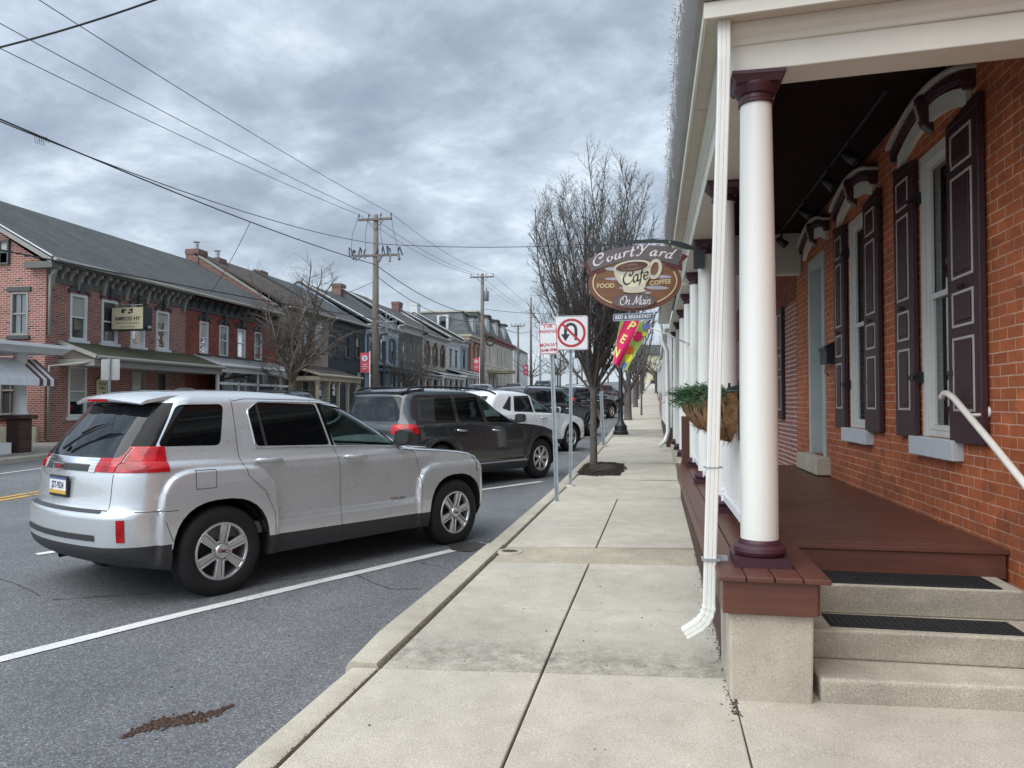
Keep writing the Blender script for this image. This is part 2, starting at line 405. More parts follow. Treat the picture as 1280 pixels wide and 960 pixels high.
    M['insul'] = mat('insulator', (.13,.14,.15), .35, var=.2)
    M['white_wood'] = mat('white_wood', (.62,.63,.63), .55, var=.08, vs=4)
    M['grey_trim'] = mat('grey_trim', (.24,.235,.21), .6, var=.1)
    M['dark_trim'] = mat('dark_trim', (.05,.055,.055), .6, var=.15)
    M['gutter'] = mat('gutter_grey', (.30,.29,.26), .5, var=.12)
    M['banner'] = mat('banner_pink', (.52,.07,.11), .7, var=.08)
    M['ground'] = mat('ground_earth', (.10,.10,.06), .95, var=.4, vs=.4, bmp=.4)
    M['hedge'] = mat('hedge_leaf', (.03,.045,.02), .8, var=.5, vs=9)
    M['ever'] = mat('evergreen', (.035,.085,.032), .65, var=.5, vs=14)
    M['coco'] = mat('cocoa_fibre', (.26,.145,.065), .95, var=.45, vs=26, bmp=1, bs_=90)
setup_materials()
# ------------------------------------------------------------------ terrain
def zs(Y):
    pts=[(-60,-1.2),(0,0),(5,.165),(25,.565),(60,1.7),(150,5.2),(215,7.9),(300,8.0),(500,2.0)]
    if Y<=pts[0][0]: return pts[0][1]
    for (a,b),(c,d) in zip(pts,pts[1:]):
        if Y<=c: return b+(d-b)*(Y-a)/(c-a)
    return pts[-1][1]
KL, KR = -14.9, -1.68
def kerb_x(Y):
    pts=[(-10,-1.98),(3,-1.80),(5,-1.72),(8,-1.66),(12,-1.58),(18,-1.52),(30,-1.5),(400,-1.5)]
    for (a,b),(c,d) in zip(pts,pts[1:]):
        if Y<=c: return b+(d-b)*(max(Y,a)-a)/(c-a)
    return -1.5
def zr(X, Y):
    t=max(0,min(1,(X-KL)/(KR-KL))); return zs(Y)-.13+.13*4*t*(1-t)
YS = [-12]+[i*.5 for i in range(-20,121)]+[60+i*5 for i in range(1,48)]
def sheet(name, xs, m, zf, ys=YS, thick=0):
    mb = MB(); vs=[]; fs=[]
    for Y in ys:
        for x in (xs(Y) if callable(xs) else xs): vs.append((x, Y, zf(x, Y)))
    n = len(xs(ys[0]) if callable(xs) else xs)
    for i in range(len(ys)-1):
        for k in range(n-1): fs.append((i*n+k, i*n+k+1, (i+1)*n+k+1, (i+1)*n+k))
    mb.add(vs, fs); return struct(mb.build(name, m, smooth=True))

yy = [-60,-30,-12,0,5,10,15,25,40,60,100,150,250,500]
sheet('ground', [-420,-200,-80,-40,-19,0,3,40,80,200,420], M['ground'], lambda x,Y: zs(Y)-.35+ (0 if abs(x)<60 else (abs(x)-60)*.012), yy)
sheet('road', lambda Y:[KL+i*(kerb_x(Y)+.02-KL)/24 for i in range(25)], M['asphalt'], zr)
# left and right far footpaths
sheet('left_sidewalk', [-18.6,-16.6,KL-.16], M['farwalk'], lambda x,Y: zs(Y))
def kerb(name, xo, xi, m, seg=None):
    mb = MB(); ys=[y for y in YS if y>-12]
    for a,b in zip(ys,ys[1:]):
        if a<60 and seg: g=.006
        else: g=0
        xa0,xa1,xb0,xb1 = xo(a),xi(a),xo(b),xi(b)
        w = .03*(1 if xo(a)>xi(a) else -1)
        mb.add([(xa0,a,zr(xa0,a)-.1),(xb0,b,zr(xb0,b)-.1),(xb0-w*.3,b,zs(b)-.02),(xa0-w*.3,a,zs(a)-.02),
                (xa0-w,a,zs(a)+.004),(xb0-w,b,zs(b)+.004),(xa1,a,zs(a)+.004),(xb1,b,zs(b)+.004),(xa1,a,zs(a)-.2),(xb1,b,zs(b)-.2)],
               [(0,1,2,3),(3,2,5,4),(4,5,7,6),(6,7,9,8)])
    return struct(mb.build(name, m, smooth=False))
kerb('right_kerb', lambda Y: kerb_x(max(Y,32)), lambda Y: kerb_x(max(Y,32))+.19, M['kerb']) if False else None
def kerb_block(y0,y1,dx0,dx1,dz):
    n=max(2,int((y1-y0)/.5)); vs=[];fs=[]
    for i in range(n+1):
        y=y0+.008+(y1-y0-.016)*i/n; e=.0
        if i==0 and dz>.005: e=.05
        xo=kerb_x(y)+dx0+(dx1-dx0)*i/n+e; xi=kerb_x(y)+.192
        vs+=[(xo-.015-e*.3,y,zr(xo,y)-.12),(xo,y,zs(y)-.035+dz),(xo+.012,y,zs(y)-.012+dz),(xo+.035,y,zs(y)+.003+dz),(xi-.012,y,zs(y)+.004+dz*.7),(xi,y,zs(y)-.008),(xi,y,zs(y)-.15)]
    for i in range(n):
        for k in range(6): fs.append((i*7+k,i*7+k+1,i*7+k+8,i*7+k+7))
    fs+= [tuple(range(6,-1,-1)),tuple(range(n*7,n*7+7))]
    mb=MB(); mb.add(vs,fs); struct(mb.build('kerb_stone',M['kerb'],auto=50))
rk=random.Random(3); ye=-10
for y1_,a_,b_,c_ in ((-6,0,0,0),(-2.2,0,0,0),(1.0,0,-.01,-.004),(4.2,-.012,.012,-.012),(7.6,-.055,-.012,.016),(10.7,0,.01,.004),(13.8,.01,0,0)): kerb_block(ye,y1_,a_,b_,c_); ye=y1_
while ye<200: kerb_block(ye,ye+3.05 if ye<60 else ye+12,rk.uniform(-.008,.008),rk.uniform(-.008,.008),rk.uniform(-.003,.006)); ye+=3.05 if ye<60 else 12
kerb('left_kerb', lambda Y: KL, lambda Y: KL-.15, M['kerb'])
# joint bed under the near sidewalk (dirt shows in the joints)
sheet('sidewalk_joint_bed', lambda Y:[kerb_x(Y)+.15, .6, 3.2], M['joint'], lambda x,Y: zs(Y)-.03)
def slab(x0f, x1f, y0, y1, m, tilt=.1, g=.006, dz=0.0):
    """a slab whose cross joints run slightly askew; bevelled edges"""
    mb = MB(); n = max(1, int((y1-y0)/.6)); nx = 3; vs=[]; fs=[]
    for j in range(n+1):
        for i in range(nx+1):
            t=i/nx; yb = y0+g+(y1-y0-2*g)*j/n
            x = (x0f(yb)+g)*(1-t)+(x1f(yb)-g)*t
            y = yb+tilt*(x+1.5)
            vs.append((x,y,zs(y)+dz))
    w=nx+1
    for j in range(n):
        for i in range(nx): fs.append((j*w+i,j*w+i+1,(j+1)*w+i+1,(j+1)*w+i))
    k=len(vs); ring=[i for i in range(w)]+[j*w+nx for j in range(1,n+1)]+[n*w+i for i in range(nx-1,-1,-1)]+[j*w for j in range(n-1,0,-1)]
    for r in ring: x,y,z=vs[r]; vs.append((x,y,z-.06))
    for a in range(len(ring)):
        b=(a+1)%len(ring); fs.append((ring[a],ring[b],k+b,k+a))
    mb.add(vs,fs); o=mb.build('sidewalk_slab', m, bevel=.008); return struct(o)
KI = lambda Y: kerb_x(Y)+.19+.022
SR = lambda Y: .40+.004*Y
cj = lambda Y: -.40-.035*Y        # centre joint
def cjx(Y): return -.62+.115*(Y-4.2)*.5
rows = [(-4,-1.3,1),(-1.3,1.5,1),(1.5,4.2,1),(4.2,5.42,1),(5.42,6.86,1),(7.56,8.05,1),(8.05,9.6,1),(9.6,11.0,1)]
CJ = lambda Y: -.62+.018*(Y-4)
for a,b,_ in rows:
    mm = M['walk'] if a<4 or a>7 else M['walk2']
    slab(KI, CJ, a, b, mm, .09 if a<7 else .13); slab(CJ, SR, a, b, mm, .09 if a<7 else .13)
slab(KI, SR, 6.86, 7.56, M['agg'], .1, .004, -.004)
for a,b,mm in ((11.0,11.75,'walk2'),(11.75,13.3,'walk2')): slab(KI, SR, a, b, M[mm], .1)
# tree pit opening: slabs around it
PX = lambda Y: -.58
slab(KI,SR,13.3,14.0,M['walk2'],.0)
for a,b in ((14.0,16.4),): slab(PX, SR, a, b, M['walk2'], .0)
slab(KI, SR, 16.4, 19.4, M['walk2'], .1)
for i in range(9): slab(KI, SR, 19.4+i*1.9, 21.3+i*1.9, M['walk2'] if i not in (3,4) else M['farwalk'], .05)
sheet('right_sidewalk', lambda Y:[kerb_x(Y)+.19,-.5,.56], M['walk2'], lambda x,Y: zs(Y)+.001, [36.4+i*4 for i in range(50)])
# apron by the steps
def apron(x0,x1,y0,y1):
    slab(lambda Y:x0, lambda Y:x1, y0, y1, M['walk'], 0.04, .005)
apron(.41,3.0,1.3,4.55); apron(.41,3.0,-1.6,1.3)
# mulch pit
mb=MB(); vs=[];fs=[]
for j in range(25):
    for i in range(9):
        x=-1.40+.90*i/8; y=13.85+2.9*j/24; e=max(0,1-((x+.98)/.46)**2-((y-15.2)/1.2)**2)*1.5
        vs.append((x,y,zs(y)-.02+.055*e+random.uniform(-.012,.012)))
for j in range(24):
    for i in range(8): fs.append((j*9+i,j*9+i+1,(j+1)*9+i+1,(j+1)*9+i))
mb.add(vs,fs); tag(struct(mb.build('mulch_bed', M['dirt'], smooth=False)))
# mulch chips spilling
mb=MB()
for k in range(1500):
    a=random.uniform(0,6.28); r=math.sqrt(random.random()); x=-1.0+.50*r*math.cos(a); y=15.1+1.3*r*math.sin(a)
    if x<-1.38: continue
    z=zs(y)+.03*(1-r)+.015; s=random.uniform(.01,.028); t=random.uniform(0,3.14)
    mb.hexa([(x+dx*s*math.cos(t)-dy*s*.4*math.sin(t), y+dx*s*math.sin(t)+dy*s*.4*math.cos(t), z+dz*.008+dx*random.uniform(-.006,.006)) for dz in (0,1) for dx,dy in ((-1,-1),(1,-1),(1,1),(-1,1))])
tag(mb.build('mulch', M['dirt']), 'dark bark mulch heaped round the foot of the tree', 'mulch', kind='stuff')
# grit and dirt lying in the kerb joint and near the pier
mb=MB()
def grit(n, fx, fy, sz=(.004,.012)):
    for k in range(n):
        x=fx(); y=fy(x) if callable(fy) else fy; s=random.uniform(*sz); z=(zs(y) if x>kerb_x(y) else zr(x,y))+.002
        mb.add([(x-s,y-s*.6,z),(x+s*.8,y-s,z),(x+s,y+s*.7,z),(x-s*.7,y+s,z),(x,y,z+s*.7)],[(0,1,4),(1,2,4),(2,3,4),(3,0,4)])
grit(700, lambda: random.gauss(.402,.012), lambda x: 3.9+3.6*random.random()**1.3, (.002,.006))
grit(60, lambda: random.gauss(.375,.03), lambda x: random.uniform(3.8,6.5), (.002,.006))
grit(90, lambda: random.uniform(-1.4,2.2), lambda x: random.uniform(2.2,9), (.003,.007))
rg=random.Random(8)
for k in range(900):
    y_=rg.uniform(2.2,10)+.1*math.sin(k*1.7); grit(1, lambda: kerb_x(y_)+.202+rg.gauss(0,.006), lambda x: y_, (.0015,.0045))
for k in range(260):
    y_=rg.uniform(2.2,12); grit(1, lambda: kerb_x(y_)-.02-abs(rg.gauss(0,.05)), lambda x: y_, (.002,.006))
grit(60, lambda: random.uniform(-4,-1.8), lambda x: random.uniform(2.5,9), (.003,.008))
tag(mb.build('grit', M['joint']), 'scattered grit and leaf crumbs on the pavement', 'grit', kind='stuff')
# brown debris streak on the road: unproject(160,925)-(285,882)
mb=MB(); 
for k in range(420):
    t=random.random(); w=.035*math.sin(math.pi*min(1,t*1.05))+.008
    x=-2.56+.32*t+random.gauss(0,w*.9); y=3.36+.46*t+.05*math.sin(t*6)+random.gauss(0,w*.7)
    s=random.uniform(.005,.014); z=zr(x,y)+.003; a=random.uniform(0,3)
    mb.add([(x-s,y-s*.5,z),(x+s*math.cos(a),y-s,z),(x+s,y+s*.5*math.sin(a),z),(x-s*.7,y+s,z),(x,y,z+s*.8)],[(0,1,4),(1,2,4),(2,3,4),(3,0,4),(3,2,1,0)])
tag(mb.build('leaf_litter', mat('litter_brown',(.07,.042,.03),.95,var=.5,vs=60)), 'brown crumbled leaf litter in a streak on the asphalt', 'litter', kind='stuff')

# road markings
def mark(name, p0, p1, w, m, n=14, wob=.006):
    mb=MB(); a=Vector((p0[0],p0[1],0)); b=Vector((p1[0],p1[1],0)); d=(b-a).normalized(); s=Vector((-d.y,d.x,0))*w/2; vs=[];fs=[]
    n=max(2,int((b-a).length/.25))
    for i in range(n+1):
        c=a+(b-a)*i/n
        for k in (-1,1):
            q=c+s*k*(1+random.uniform(-wob,wob)*8); vs.append((q.x,q.y,zr(q.x,q.y)+.006))
    for i in range(n): fs.append((2*i,2*i+1,2*i+3,2*i+2))
    mb.add(vs,fs); return struct(mb.build(name, m))
def stall(pe, length=5.9):
    d=Vector((math.sin(R_(29)),math.cos(R_(29)))); mark('parking_line',(pe[0]-d.x*length,pe[1]-d.y*length),pe,.105,M['white_paint'])
d0=Vector((2.08,4.15)).normalized()
mark('parking_line',(-1.84-d0.x*5.0,8.26-d0.y*5.0),(-1.84,8.26),.105,M['white_paint'])
mark('parking_line',(-5.92,6.5),(-2.0,13.86),.105,M['white_paint'])
for k in range(2,9): mark('parking_line',(-5.8,6.5+6.3*(k-.02)-.15),(-1.85,13.9+6.3*(k-1)),.105,M['white_paint'])
mark('edge_line',(-12.7,-5),(-12.7,140),.11,M['white_paint'])
mark('centre_line',(-9.26,-8),(-9.26,140),.11,M['yellow_paint']); mark('centre_line',(-9.5,-8),(-9.5,140),.11,M['yellow_paint'])
# tar-filled cracks in the asphalt
def crack(pts, w=.012):
    mb=MB(); vs=[]; fs=[]
    P=[]
    for a,b in zip(pts,pts[1:]):
        for i in range(8): t=i/8; P.append((a[0]+(b[0]-a[0])*t+random.gauss(0,.012),a[1]+(b[1]-a[1])*t+random.gauss(0,.012)))
    for i,p in enumerate(P):
        d=Vector((P[min(i+1,len(P)-1)][0]-P[max(i-1,0)][0],P[min(i+1,len(P)-1)][1]-P[max(i-1,0)][1])).normalized(); ww=w*random.uniform(.3,1)/2
        for k in (-1,1): x=p[0]-d.y*ww*k; y=p[1]+d.x*ww*k; vs.append((x,y,zr(x,y)+.003))
    for i in range(len(P)-1): fs.append((2*i,2*i+1,2*i+3,2*i+2))
    mb.add(vs,fs); struct(mb.build('road_crack', M['joint']))
crack([(-4.6,5.2),(-3.6,5.75),(-2.9,6.5),(-2.3,7.2),(-1.85,7.0)]); crack([(-7.5,5.6),(-6,5.9),(-4.6,5.2)]); crack([(-3.0,6.8),(-2.2,6.2),(-1.9,6.3)])
crack([(-10,9.0),(-8,9.5),(-6,9.1)]); crack([(-6,2.9),(-4,3.1)],.008)
# damp patch by kerb end of parking line
mb=MB(); pts=[]
for k in range(18):
    a=k/18*6.283; x=-1.98+.2*math.cos(a)*(1+.25*math.sin(3*a)); y=8.02+.30*math.sin(a)*(1+.2*math.cos(2*a)); pts.append((x,y,zr(x,y)+.0085))
mb.poly(pts); struct(mb.build('road_patch', mat('patch_tar',(.045,.042,.038),.55,var=.4,vs=14)))
# water curb-box lid in the sidewalk
g=thing('valve_cover','small round rusty valve cover set in the sidewalk near the kerb','valve cover',(-1.37,7.33,zs(7.33)))
z=zs(7.33)
mb=MB(); mb.lathe([(.0,z+.002),(.075,z+.002),(.078,z-.01)],(-1.37,7.33,0),20); mb.build('lid',mat('rust_iron',(.05,.042,.036),.7,var=.4,vs=40),g)
mb=MB(); mb.lathe([(.082,z+.001),(.082,z+.008),(.125,z+.006),(.135,z-.01)],(-1.37,7.33,0),20); mb.build('collar',M['kerb'],g)

# distant wooded hill, behind everything
def hill(name, x0,x1,y0,base,h,seed,m):
    rnd=random.Random(seed); mb=MB(); n=80; vs=[];fs=[]
    ph=[rnd.uniform(0,6) for _ in range(5)]
    for i in range(n+1):
        t=i/n; x=x0+(x1-x0)*t; e=h*(.55+.25*math.sin(t*5+ph[0])+.12*math.sin(t*13+ph[1])+.05*math.sin(t*41+ph[2]))
        vs += [(x,y0-40,base-3),(x,y0,base+e*.8),(x,y0+30,base+e),(x,y0+120,base-3)]
    for i in range(n):
        for k in range(3): fs.append((i*4+k,i*4+k+1,i*4+k+5,i*4+k+4))
    mb.add(vs,fs); return struct(mb.build(name,m,smooth=True))
hill('wooded_hill',-260,260,480,1,7,3,mat('wood_far',(.10,.09,.085),.95,var=.4,vs=.15))

# ------------------------------------------------------------------ camera, sky, light
cd=bpy.data.cameras.new('camera'); cam=bpy.data.objects.new('camera',cd); COL.objects.link(cam)
cd.sensor_width=36; cd.lens=950/1280*36; cd.clip_start=.05; cd.clip_end=3000
cam.location=(0,0,1.65); cam.rotation_euler=(R_(90)+math.atan(25/950),0,R_(10.44)); SC.camera=cam
W=bpy.data.worlds.new('World'); SC.world=W; W.use_nodes=True; nt=W.node_tree; bg=nt.nodes['Background']
sky=N(nt,'ShaderNodeTexSky'); sky.sky_type='NISHITA'; sky.sun_disc=False; sky.sun_elevation=R_(48); sky.sun_rotation=R_(215); sky.air_density=1.2; sky.dust_density=1.5
tc=N(nt,'ShaderNodeTexCoord'); sp=N(nt,'ShaderNodeSeparateXYZ'); nt.links.new(tc.outputs['Generated'],sp.inputs[0])
den=mth(nt,'ADD',mth(nt,'MAXIMUM',sp.outputs[2],0.0),.30)
cb=N(nt,'ShaderNodeCombineXYZ'); nt.links.new(mth(nt,'DIVIDE',sp.outputs[0],den),cb.inputs[0]); nt.links.new(mth(nt,'DIVIDE',sp.outputs[1],den),cb.inputs[1])
mp=N(nt,'ShaderNodeMapping'); nt.links.new(cb.outputs[0],mp.inputs[0]); mp.inputs['Scale'].default_value=(.9,1.05,1); mp.inputs['Rotation'].default_value=(0,0,R_(20)); mp.inputs['Location'].default_value=(7.9,3.1,0)
n1=noise(nt,mp.outputs[0],2.5,10,.58,.3); n2=noise(nt,mp.outputs[0],8.0,8,.6,.3); n3=noise(nt,mp.outputs[0],1.1,3,.5,.2)
v=mth(nt,'ADD',mth(nt,'MULTIPLY',n1,.62),mth(nt,'ADD',mth(nt,'MULTIPLY',n2,.22),mth(nt,'MULTIPLY',n3,.16)))
SKY_RAMP=[(.38,(1.95,2.30,2.85)),(.46,(2.5,2.95,3.55)),(.53,(3.45,4.0,4.65)),(.61,(5.2,5.8,6.4))]
cl=ramp(nt,v,SKY_RAMP)
# paler toward the horizon
hz=N(nt,'ShaderNodeMapRange'); nt.links.new(sp.outputs[2],hz.inputs[0]); hz.inputs[1].default_value=0; hz.inputs[2].default_value=.22; hz.inputs[3].default_value=.45; hz.inputs[4].default_value=0
cl2=mixc(nt,hz.outputs[0],cl,(5.0,5.7,6.4))
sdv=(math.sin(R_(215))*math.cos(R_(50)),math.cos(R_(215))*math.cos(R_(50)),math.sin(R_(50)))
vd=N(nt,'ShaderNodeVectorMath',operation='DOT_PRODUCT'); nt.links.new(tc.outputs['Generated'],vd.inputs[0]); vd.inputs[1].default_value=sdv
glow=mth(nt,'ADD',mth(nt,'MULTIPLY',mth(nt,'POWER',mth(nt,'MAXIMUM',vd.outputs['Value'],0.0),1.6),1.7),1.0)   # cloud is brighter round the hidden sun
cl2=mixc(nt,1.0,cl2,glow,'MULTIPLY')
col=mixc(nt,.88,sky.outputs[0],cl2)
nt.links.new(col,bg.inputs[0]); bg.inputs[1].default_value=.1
ld=bpy.data.lights.new('sun','SUN'); ld.energy=1.4; ld.angle=R_(60); ld.color=(1,.96,.9)
so=bpy.data.objects.new('sun',ld); COL.objects.link(so)
az=R_(215); el=R_(52)   # from behind-left of the camera
sd=Vector((math.sin(az)*math.cos(el),math.cos(az)*math.cos(el),math.sin(el)))
so.rotation_euler=sd.to_track_quat('Z','Y').to_euler(); so.location=(-10,-10,30)
vs_=SC.view_settings; vs_.view_transform='Standard'; vs_.look='None'; vs_.gamma=1; vs_.exposure=.8; vs_.use_curve_mapping=False
SC.cycles.use_denoising=True
SC.cycles.max_bounces=6; SC.cycles.transparent_max_bounces=12; SC.cycles.sample_clamp_indirect=5
# ------------------------------------------------------------------ cafe house (right)
XW=2.1
cafe=thing('brick_house','orange painted brick cafe house behind the long white columned porch','house',(XW,4,0))
PW=lambda u,z,d:(XW+d,u,z)
ops=[(5.80,6.50,1.40,3.60),(7.95,8.72,1.40,3.60),(9.86,10.80,1.0,3.55)]
mb=MB(); facade(mb,PW,-4,11.76,-.6,7.2,ops,.16)
mb.poly([(XW,-4,-.6),(XW+8,-4,-.6),(XW+8,-4,7.2),(XW,-4,7.2)]); mb.poly([(XW,11.76,-.6),(XW+8,11.76,-.6),(XW+8,11.76,7.2),(XW,11.76,7.2)])
mb.build('wall',M['cafe_brick'],cafe)
mb=MB(); mb.prism([(XW-.35,7.2),(XW+4,9.2),(XW+8.3,7.2)],'y',-4.3,12.0); mb.build('roof',M['roof'],cafe)
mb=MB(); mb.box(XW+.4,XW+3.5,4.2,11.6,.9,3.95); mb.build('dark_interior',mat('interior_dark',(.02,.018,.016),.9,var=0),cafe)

def arch_band(mb, yc, hw, z0, rise, t0, t1, x0, x1, n=16, k0=-1, k1=1):
    """segmental arch band between offsets t0,t1 above the curve, in plane x"""
    def zc(t): return z0+rise*(1-t*t)
    for i in range(n):
        a=k0+(k1-k0)*i/n; b=k0+(k1-k0)*(i+1)/n
        ya,yb=yc+a*hw,yc+b*hw
        mb.hexa([(x0,ya,zc(a)+t0),(x1,ya,zc(a)+t0),(x1,yb,zc(b)+t0),(x0,yb,zc(b)+t0),(x0,ya,zc(a)+t1),(x1,ya,zc(a)+t1),(x1,yb,zc(b)+t1),(x0,yb,zc(b)+t1)])
def hood(parent, yc, hw=.80):
    mb=MB(); arch_band(mb,yc,hw,3.76,.15,.0,.085,XW-.065,XW); arch_band(mb,yc,hw*.97,3.755,.145,.03,.065,XW-.08,XW-.06)
    for s in(-1,1): mb.box(XW-.07,XW,yc+s*(hw-.03)-.025,yc+s*(hw-.03)+.025,3.73,3.79)
    h=mb.build('window_hood',M['purple'],parent,bevel=.006)
    mb=MB(); arch_band(mb,yc,hw+.03,3.76,.15,.085,.118,XW-.10,XW); mb.build('hood_moulding',M['pinstripe'],h,bevel=.008)
    mb=MB(); arch_band(mb,yc,hw-.08,3.61,.15,.02,.145,XW-.035,XW); mb.build('hood_panel',M['cream'],h)
    mb=MB(); mb.prism([(XW,3.70),(XW-.075,3.76),(XW-.115,3.90),(XW-.115,3.985),(XW,3.985)],'y',yc-.042,yc+.042); k=mb.build('keystone',M['purple'],h,bevel=.008)
    mb=MB(); mb.bar((XW-.095,yc,3.80),(XW-.119,yc,3.92),.03,.010,(1,0,0)); mb.build('keystone_inlay',M['pinstripe'],h)
def window(parent, y0,y1,z0,z1, curtain=True):
    w=MB(); 
    for a,b,c,d in((y0,y0+.075,z0,z1),(y1-.075,y1,z0,z1),(y0+.075,y1-.075,z1-.09,z1)): w.box(XW+.004,XW+.055,a,b,c,d)
    for a,b,c,d in((y0+.075,y0+.10,z0+.05,z1-.09),(y1-.10,y1-.075,z0+.05,z1-.09),(y0+.10,y1-.10,z1-.12,z1-.09),(y0+.10,y1-.10,z0+.05,z0+.09)): w.box(XW+.025,XW+.075,a,b,c,d)
    zm=(z0+z1)/2-.02
    w.box(XW+.035,XW+.085,y0+.10,y1-.10,zm-.022,zm+.022)
    # inner sashes
    for (c,d,x) in((z0+.09,zm-.022,.045),(zm+.022,z1-.12,.035)):
        for a,b in((y0+.10,y0+.125),(y1-.125,y1-.10)): w.box(XW+x,XW+x+.03,a,b,c,d)
    w.box(XW+.03,XW+.13,y0,y1,z0,z0+.05)
    o=w.build('window_frame',M['casing'],parent,bevel=.004)
    g=MB(); g.poly([(XW+.068,y0+.10,z0+.08),(XW+.068,y1-.10,z0+.08),(XW+.068,y1-.10,z1-.1),(XW+.068,y0+.10,z1-.1)]); g.build('pane',M['glass_clear'],o)
    c=MB()
    vs=[];fs=[];n=40
    for side in (0,1):
        for i in range(n+1):
            y=(y0+.1+ .30*i/n) if side==0 else (y1-.1-.12*i/n); xx=XW+.2+.02*math.sin(i*.95)
            vs+= [(xx,y,z0),(xx,y,z1)]
    for side in(0,1):
        for i in range(n): q=side*(n+1)*2+2*i; fs.append((q,q+1,q+3,q+2))
    c.add(vs,fs); c.build('curtain',mat('curtain_grey',(.045,.045,.045),.9,var=.15),o,smooth=True)
    s=MB(); s.box(XW-.075,XW+.05,y0-.10,y1+.10,z0-.145,z0-.002); s.build('sill',M['sill'],parent,bevel=.006)
def shutter(parent,y0,y1,hinge):
    s=MB(); xa,xb=XW-.055,XW-.012
    s.box(xa,xb,y0,y1,1.385,3.56)
    if True: s.prism([(y0,3.56),(y1,3.56),(y1,3.60 if hinge>0 else 3.65),(y0,3.65 if hinge>0 else 3.60)],'x',xa,xb)
    pan=[(3.26,3.50),(2.50,3.20),(2.17,2.41),(1.60,2.10)]
    sh=s.build('shutter',M['purple_dark'],parent,bevel=.006)
    p=MB(); q=MB()
    for a,b in pan:
        ya,yb=y0+.09,y1-.09; t=.017
        for r in((ya,ya+t,a,b),(yb-t,yb,a,b),(ya+t,yb-t,a,a+t),(ya+t,yb-t,b-t,b)): p.box(xa-.006,xa+.002,*r)
        q.box(xa-.010,xa+.001,ya+t+.025,yb-t-.025,a+t+.025,b-t-.025)
    p.build('stripe',M['pinstripe'],sh); q.build('raised_panel',M['purple_dark'],sh,bevel=.004)
    yh=y0 if hinge<0 else y1
    for z in(1.86,3.28): h=MB(); h.box(xa-.008,xa+.01,yh-.10 if hinge>0 else yh,yh if hinge>0 else yh+.10,z-.02,z+.02); h.box(XW-.03,XW+.02,yh-.015,yh+.045*(1 if hinge>0 else -1),z-.045,z+.045); h.build('hinge',M['black'],sh)
    h=MB()
    h.tube([(xa-.01,(y0+y1)/2-.04,2.44),(xa-.03,(y0+y1)/2,2.45),(xa-.01,(y0+y1)/2+.05,2.43)],.009,6); h.build('latch',M['black'],sh)
M['glass_clear']=glassmat('window_pane',(.55,.6,.6),.0,dark=False,gain=.30)
window(cafe,5.80,6.50,1.40,3.60); window(cafe,7.95,8.72,1.40,3.60)
hood(cafe,6.20); hood(cafe,8.38,.78); hood(cafe,10.35,.78)
shutter(cafe,5.26,5.79,1); shutter(cafe,6.51,6.98,-1); shutter(cafe,7.46,7.94,1); shutter(cafe,8.73,9.17,-1)
# door with pale casing and stone step
d=MB()
for a,b,c,e in((9.86,9.96,1.0,3.55),(10.70,10.80,1.0,3.55),(9.96,10.70,3.43,3.55)): d.box(XW-.02,XW+.16,a,b,c,e)
d.box(XW+.12,XW+.15,9.96,10.70,1.0,3.43)
door=d.build('door',mat('door_blue_grey',(.42,.46,.45),.5,var=.08),cafe,bevel=.004)
d=MB(); d.tube([(XW+.08,10.05,1.95),(XW+.03,10.05,1.95)],.02,8); d.build('handle',M['black'],door)
d=MB(); d.box(XW-.16,XW+.05,9.68,10.95,.79,1.0); d.build('doorstep',M['step'],cafe,bevel=.012)
d=MB(); d.box(XW+.02,XW+.1,9.97,10.69,3.0,3.42)
# mailbox
g=thing('mailbox','black metal mailbox on the orange brick wall between door and shutter','mailbox',(XW,9.5,2.1))
d=MB(); d.prism([(XW-.12,2.12),(XW-.003,2.12),(XW-.003,2.36),(XW-.12,2.30)],'y',9.28,9.62); d.build('box',M['black'],g,bevel=.008)
d=MB(); d.prism([(XW-.135,2.28),(XW-.125,2.30),(XW-.003,2.37),(XW-.003,2.38),(XW-.13,2.315)],'y',9.27,9.63); d.build('lid',M['black'],g)
d=MB(); d.tube([(XW-.05,9.4,2.11),(XW-.09,9.42,2.03),(XW-.05,9.45,1.98)],.005,5); d.tube([(XW-.05,9.55,2.11),(XW-.09,9.52,2.03),(XW-.05,9.5,1.98)],.005,5); d.build('hook',M['black'],g)

# ------------------------------------------------------------------ porch
porch=thing('porch','long white columned porch with brown deck along the cafe front','porch',(1,4,0))
DZ=.78; ZB=3.455
d=MB(); [d.box(.33+.137*k,.33+.137*k+(.132 if k<3 else .129),4.0,11.45,DZ-.028,DZ) for k in range(4)]; 
d.prism([(4.98,0),(4.98,0)],'x',0,0) if False else None
d.build('deck_edge',M['deck_y'],porch,bevel=.006)
d=MB()
for i in range(47):
    y0=5.02+i*.14;
    if y0>11.45: break
    d.box(.875,2.095,y0,min(y0+.132,11.5),DZ-.03,DZ-.002+.0015*math.sin(i*2.3))
d.build('deck_boards',M['deck'],porch,bevel=.003)
d=MB(); d.box(.35,.81,4.03,4.055,.585,DZ-.03); d.box(.35,.375,4.055,11.3,.585,DZ-.03); d.box(.80,.825,4.055,5.02,.585,DZ-.03); d.box(.826,2.08,5.035,5.06,.60,DZ-.032)
d.build('fascia',M['deck'],porch,bevel=.004)
d=MB(); d.hexa([(.39,4.08,-.1),(.79,4.10,-.1),(.79,4.6,-.1),(.39,4.6,-.1),(.385,4.065,.583),(.80,4.075,.583),(.80,4.6,.583),(.385,4.6,.583)]); d.build('pier',M['pier'],porch,bevel=.012)
d=MB(); d.box(.40,.55,4.6,11.3,-.1,.60); d.build('foundation_wall',M['brownstone'],porch)
d=MB(); d.box(.42,.57,11.25,11.42,.2,1.47); d.build('end_post',M['deck_y'],porch,bevel=.006)
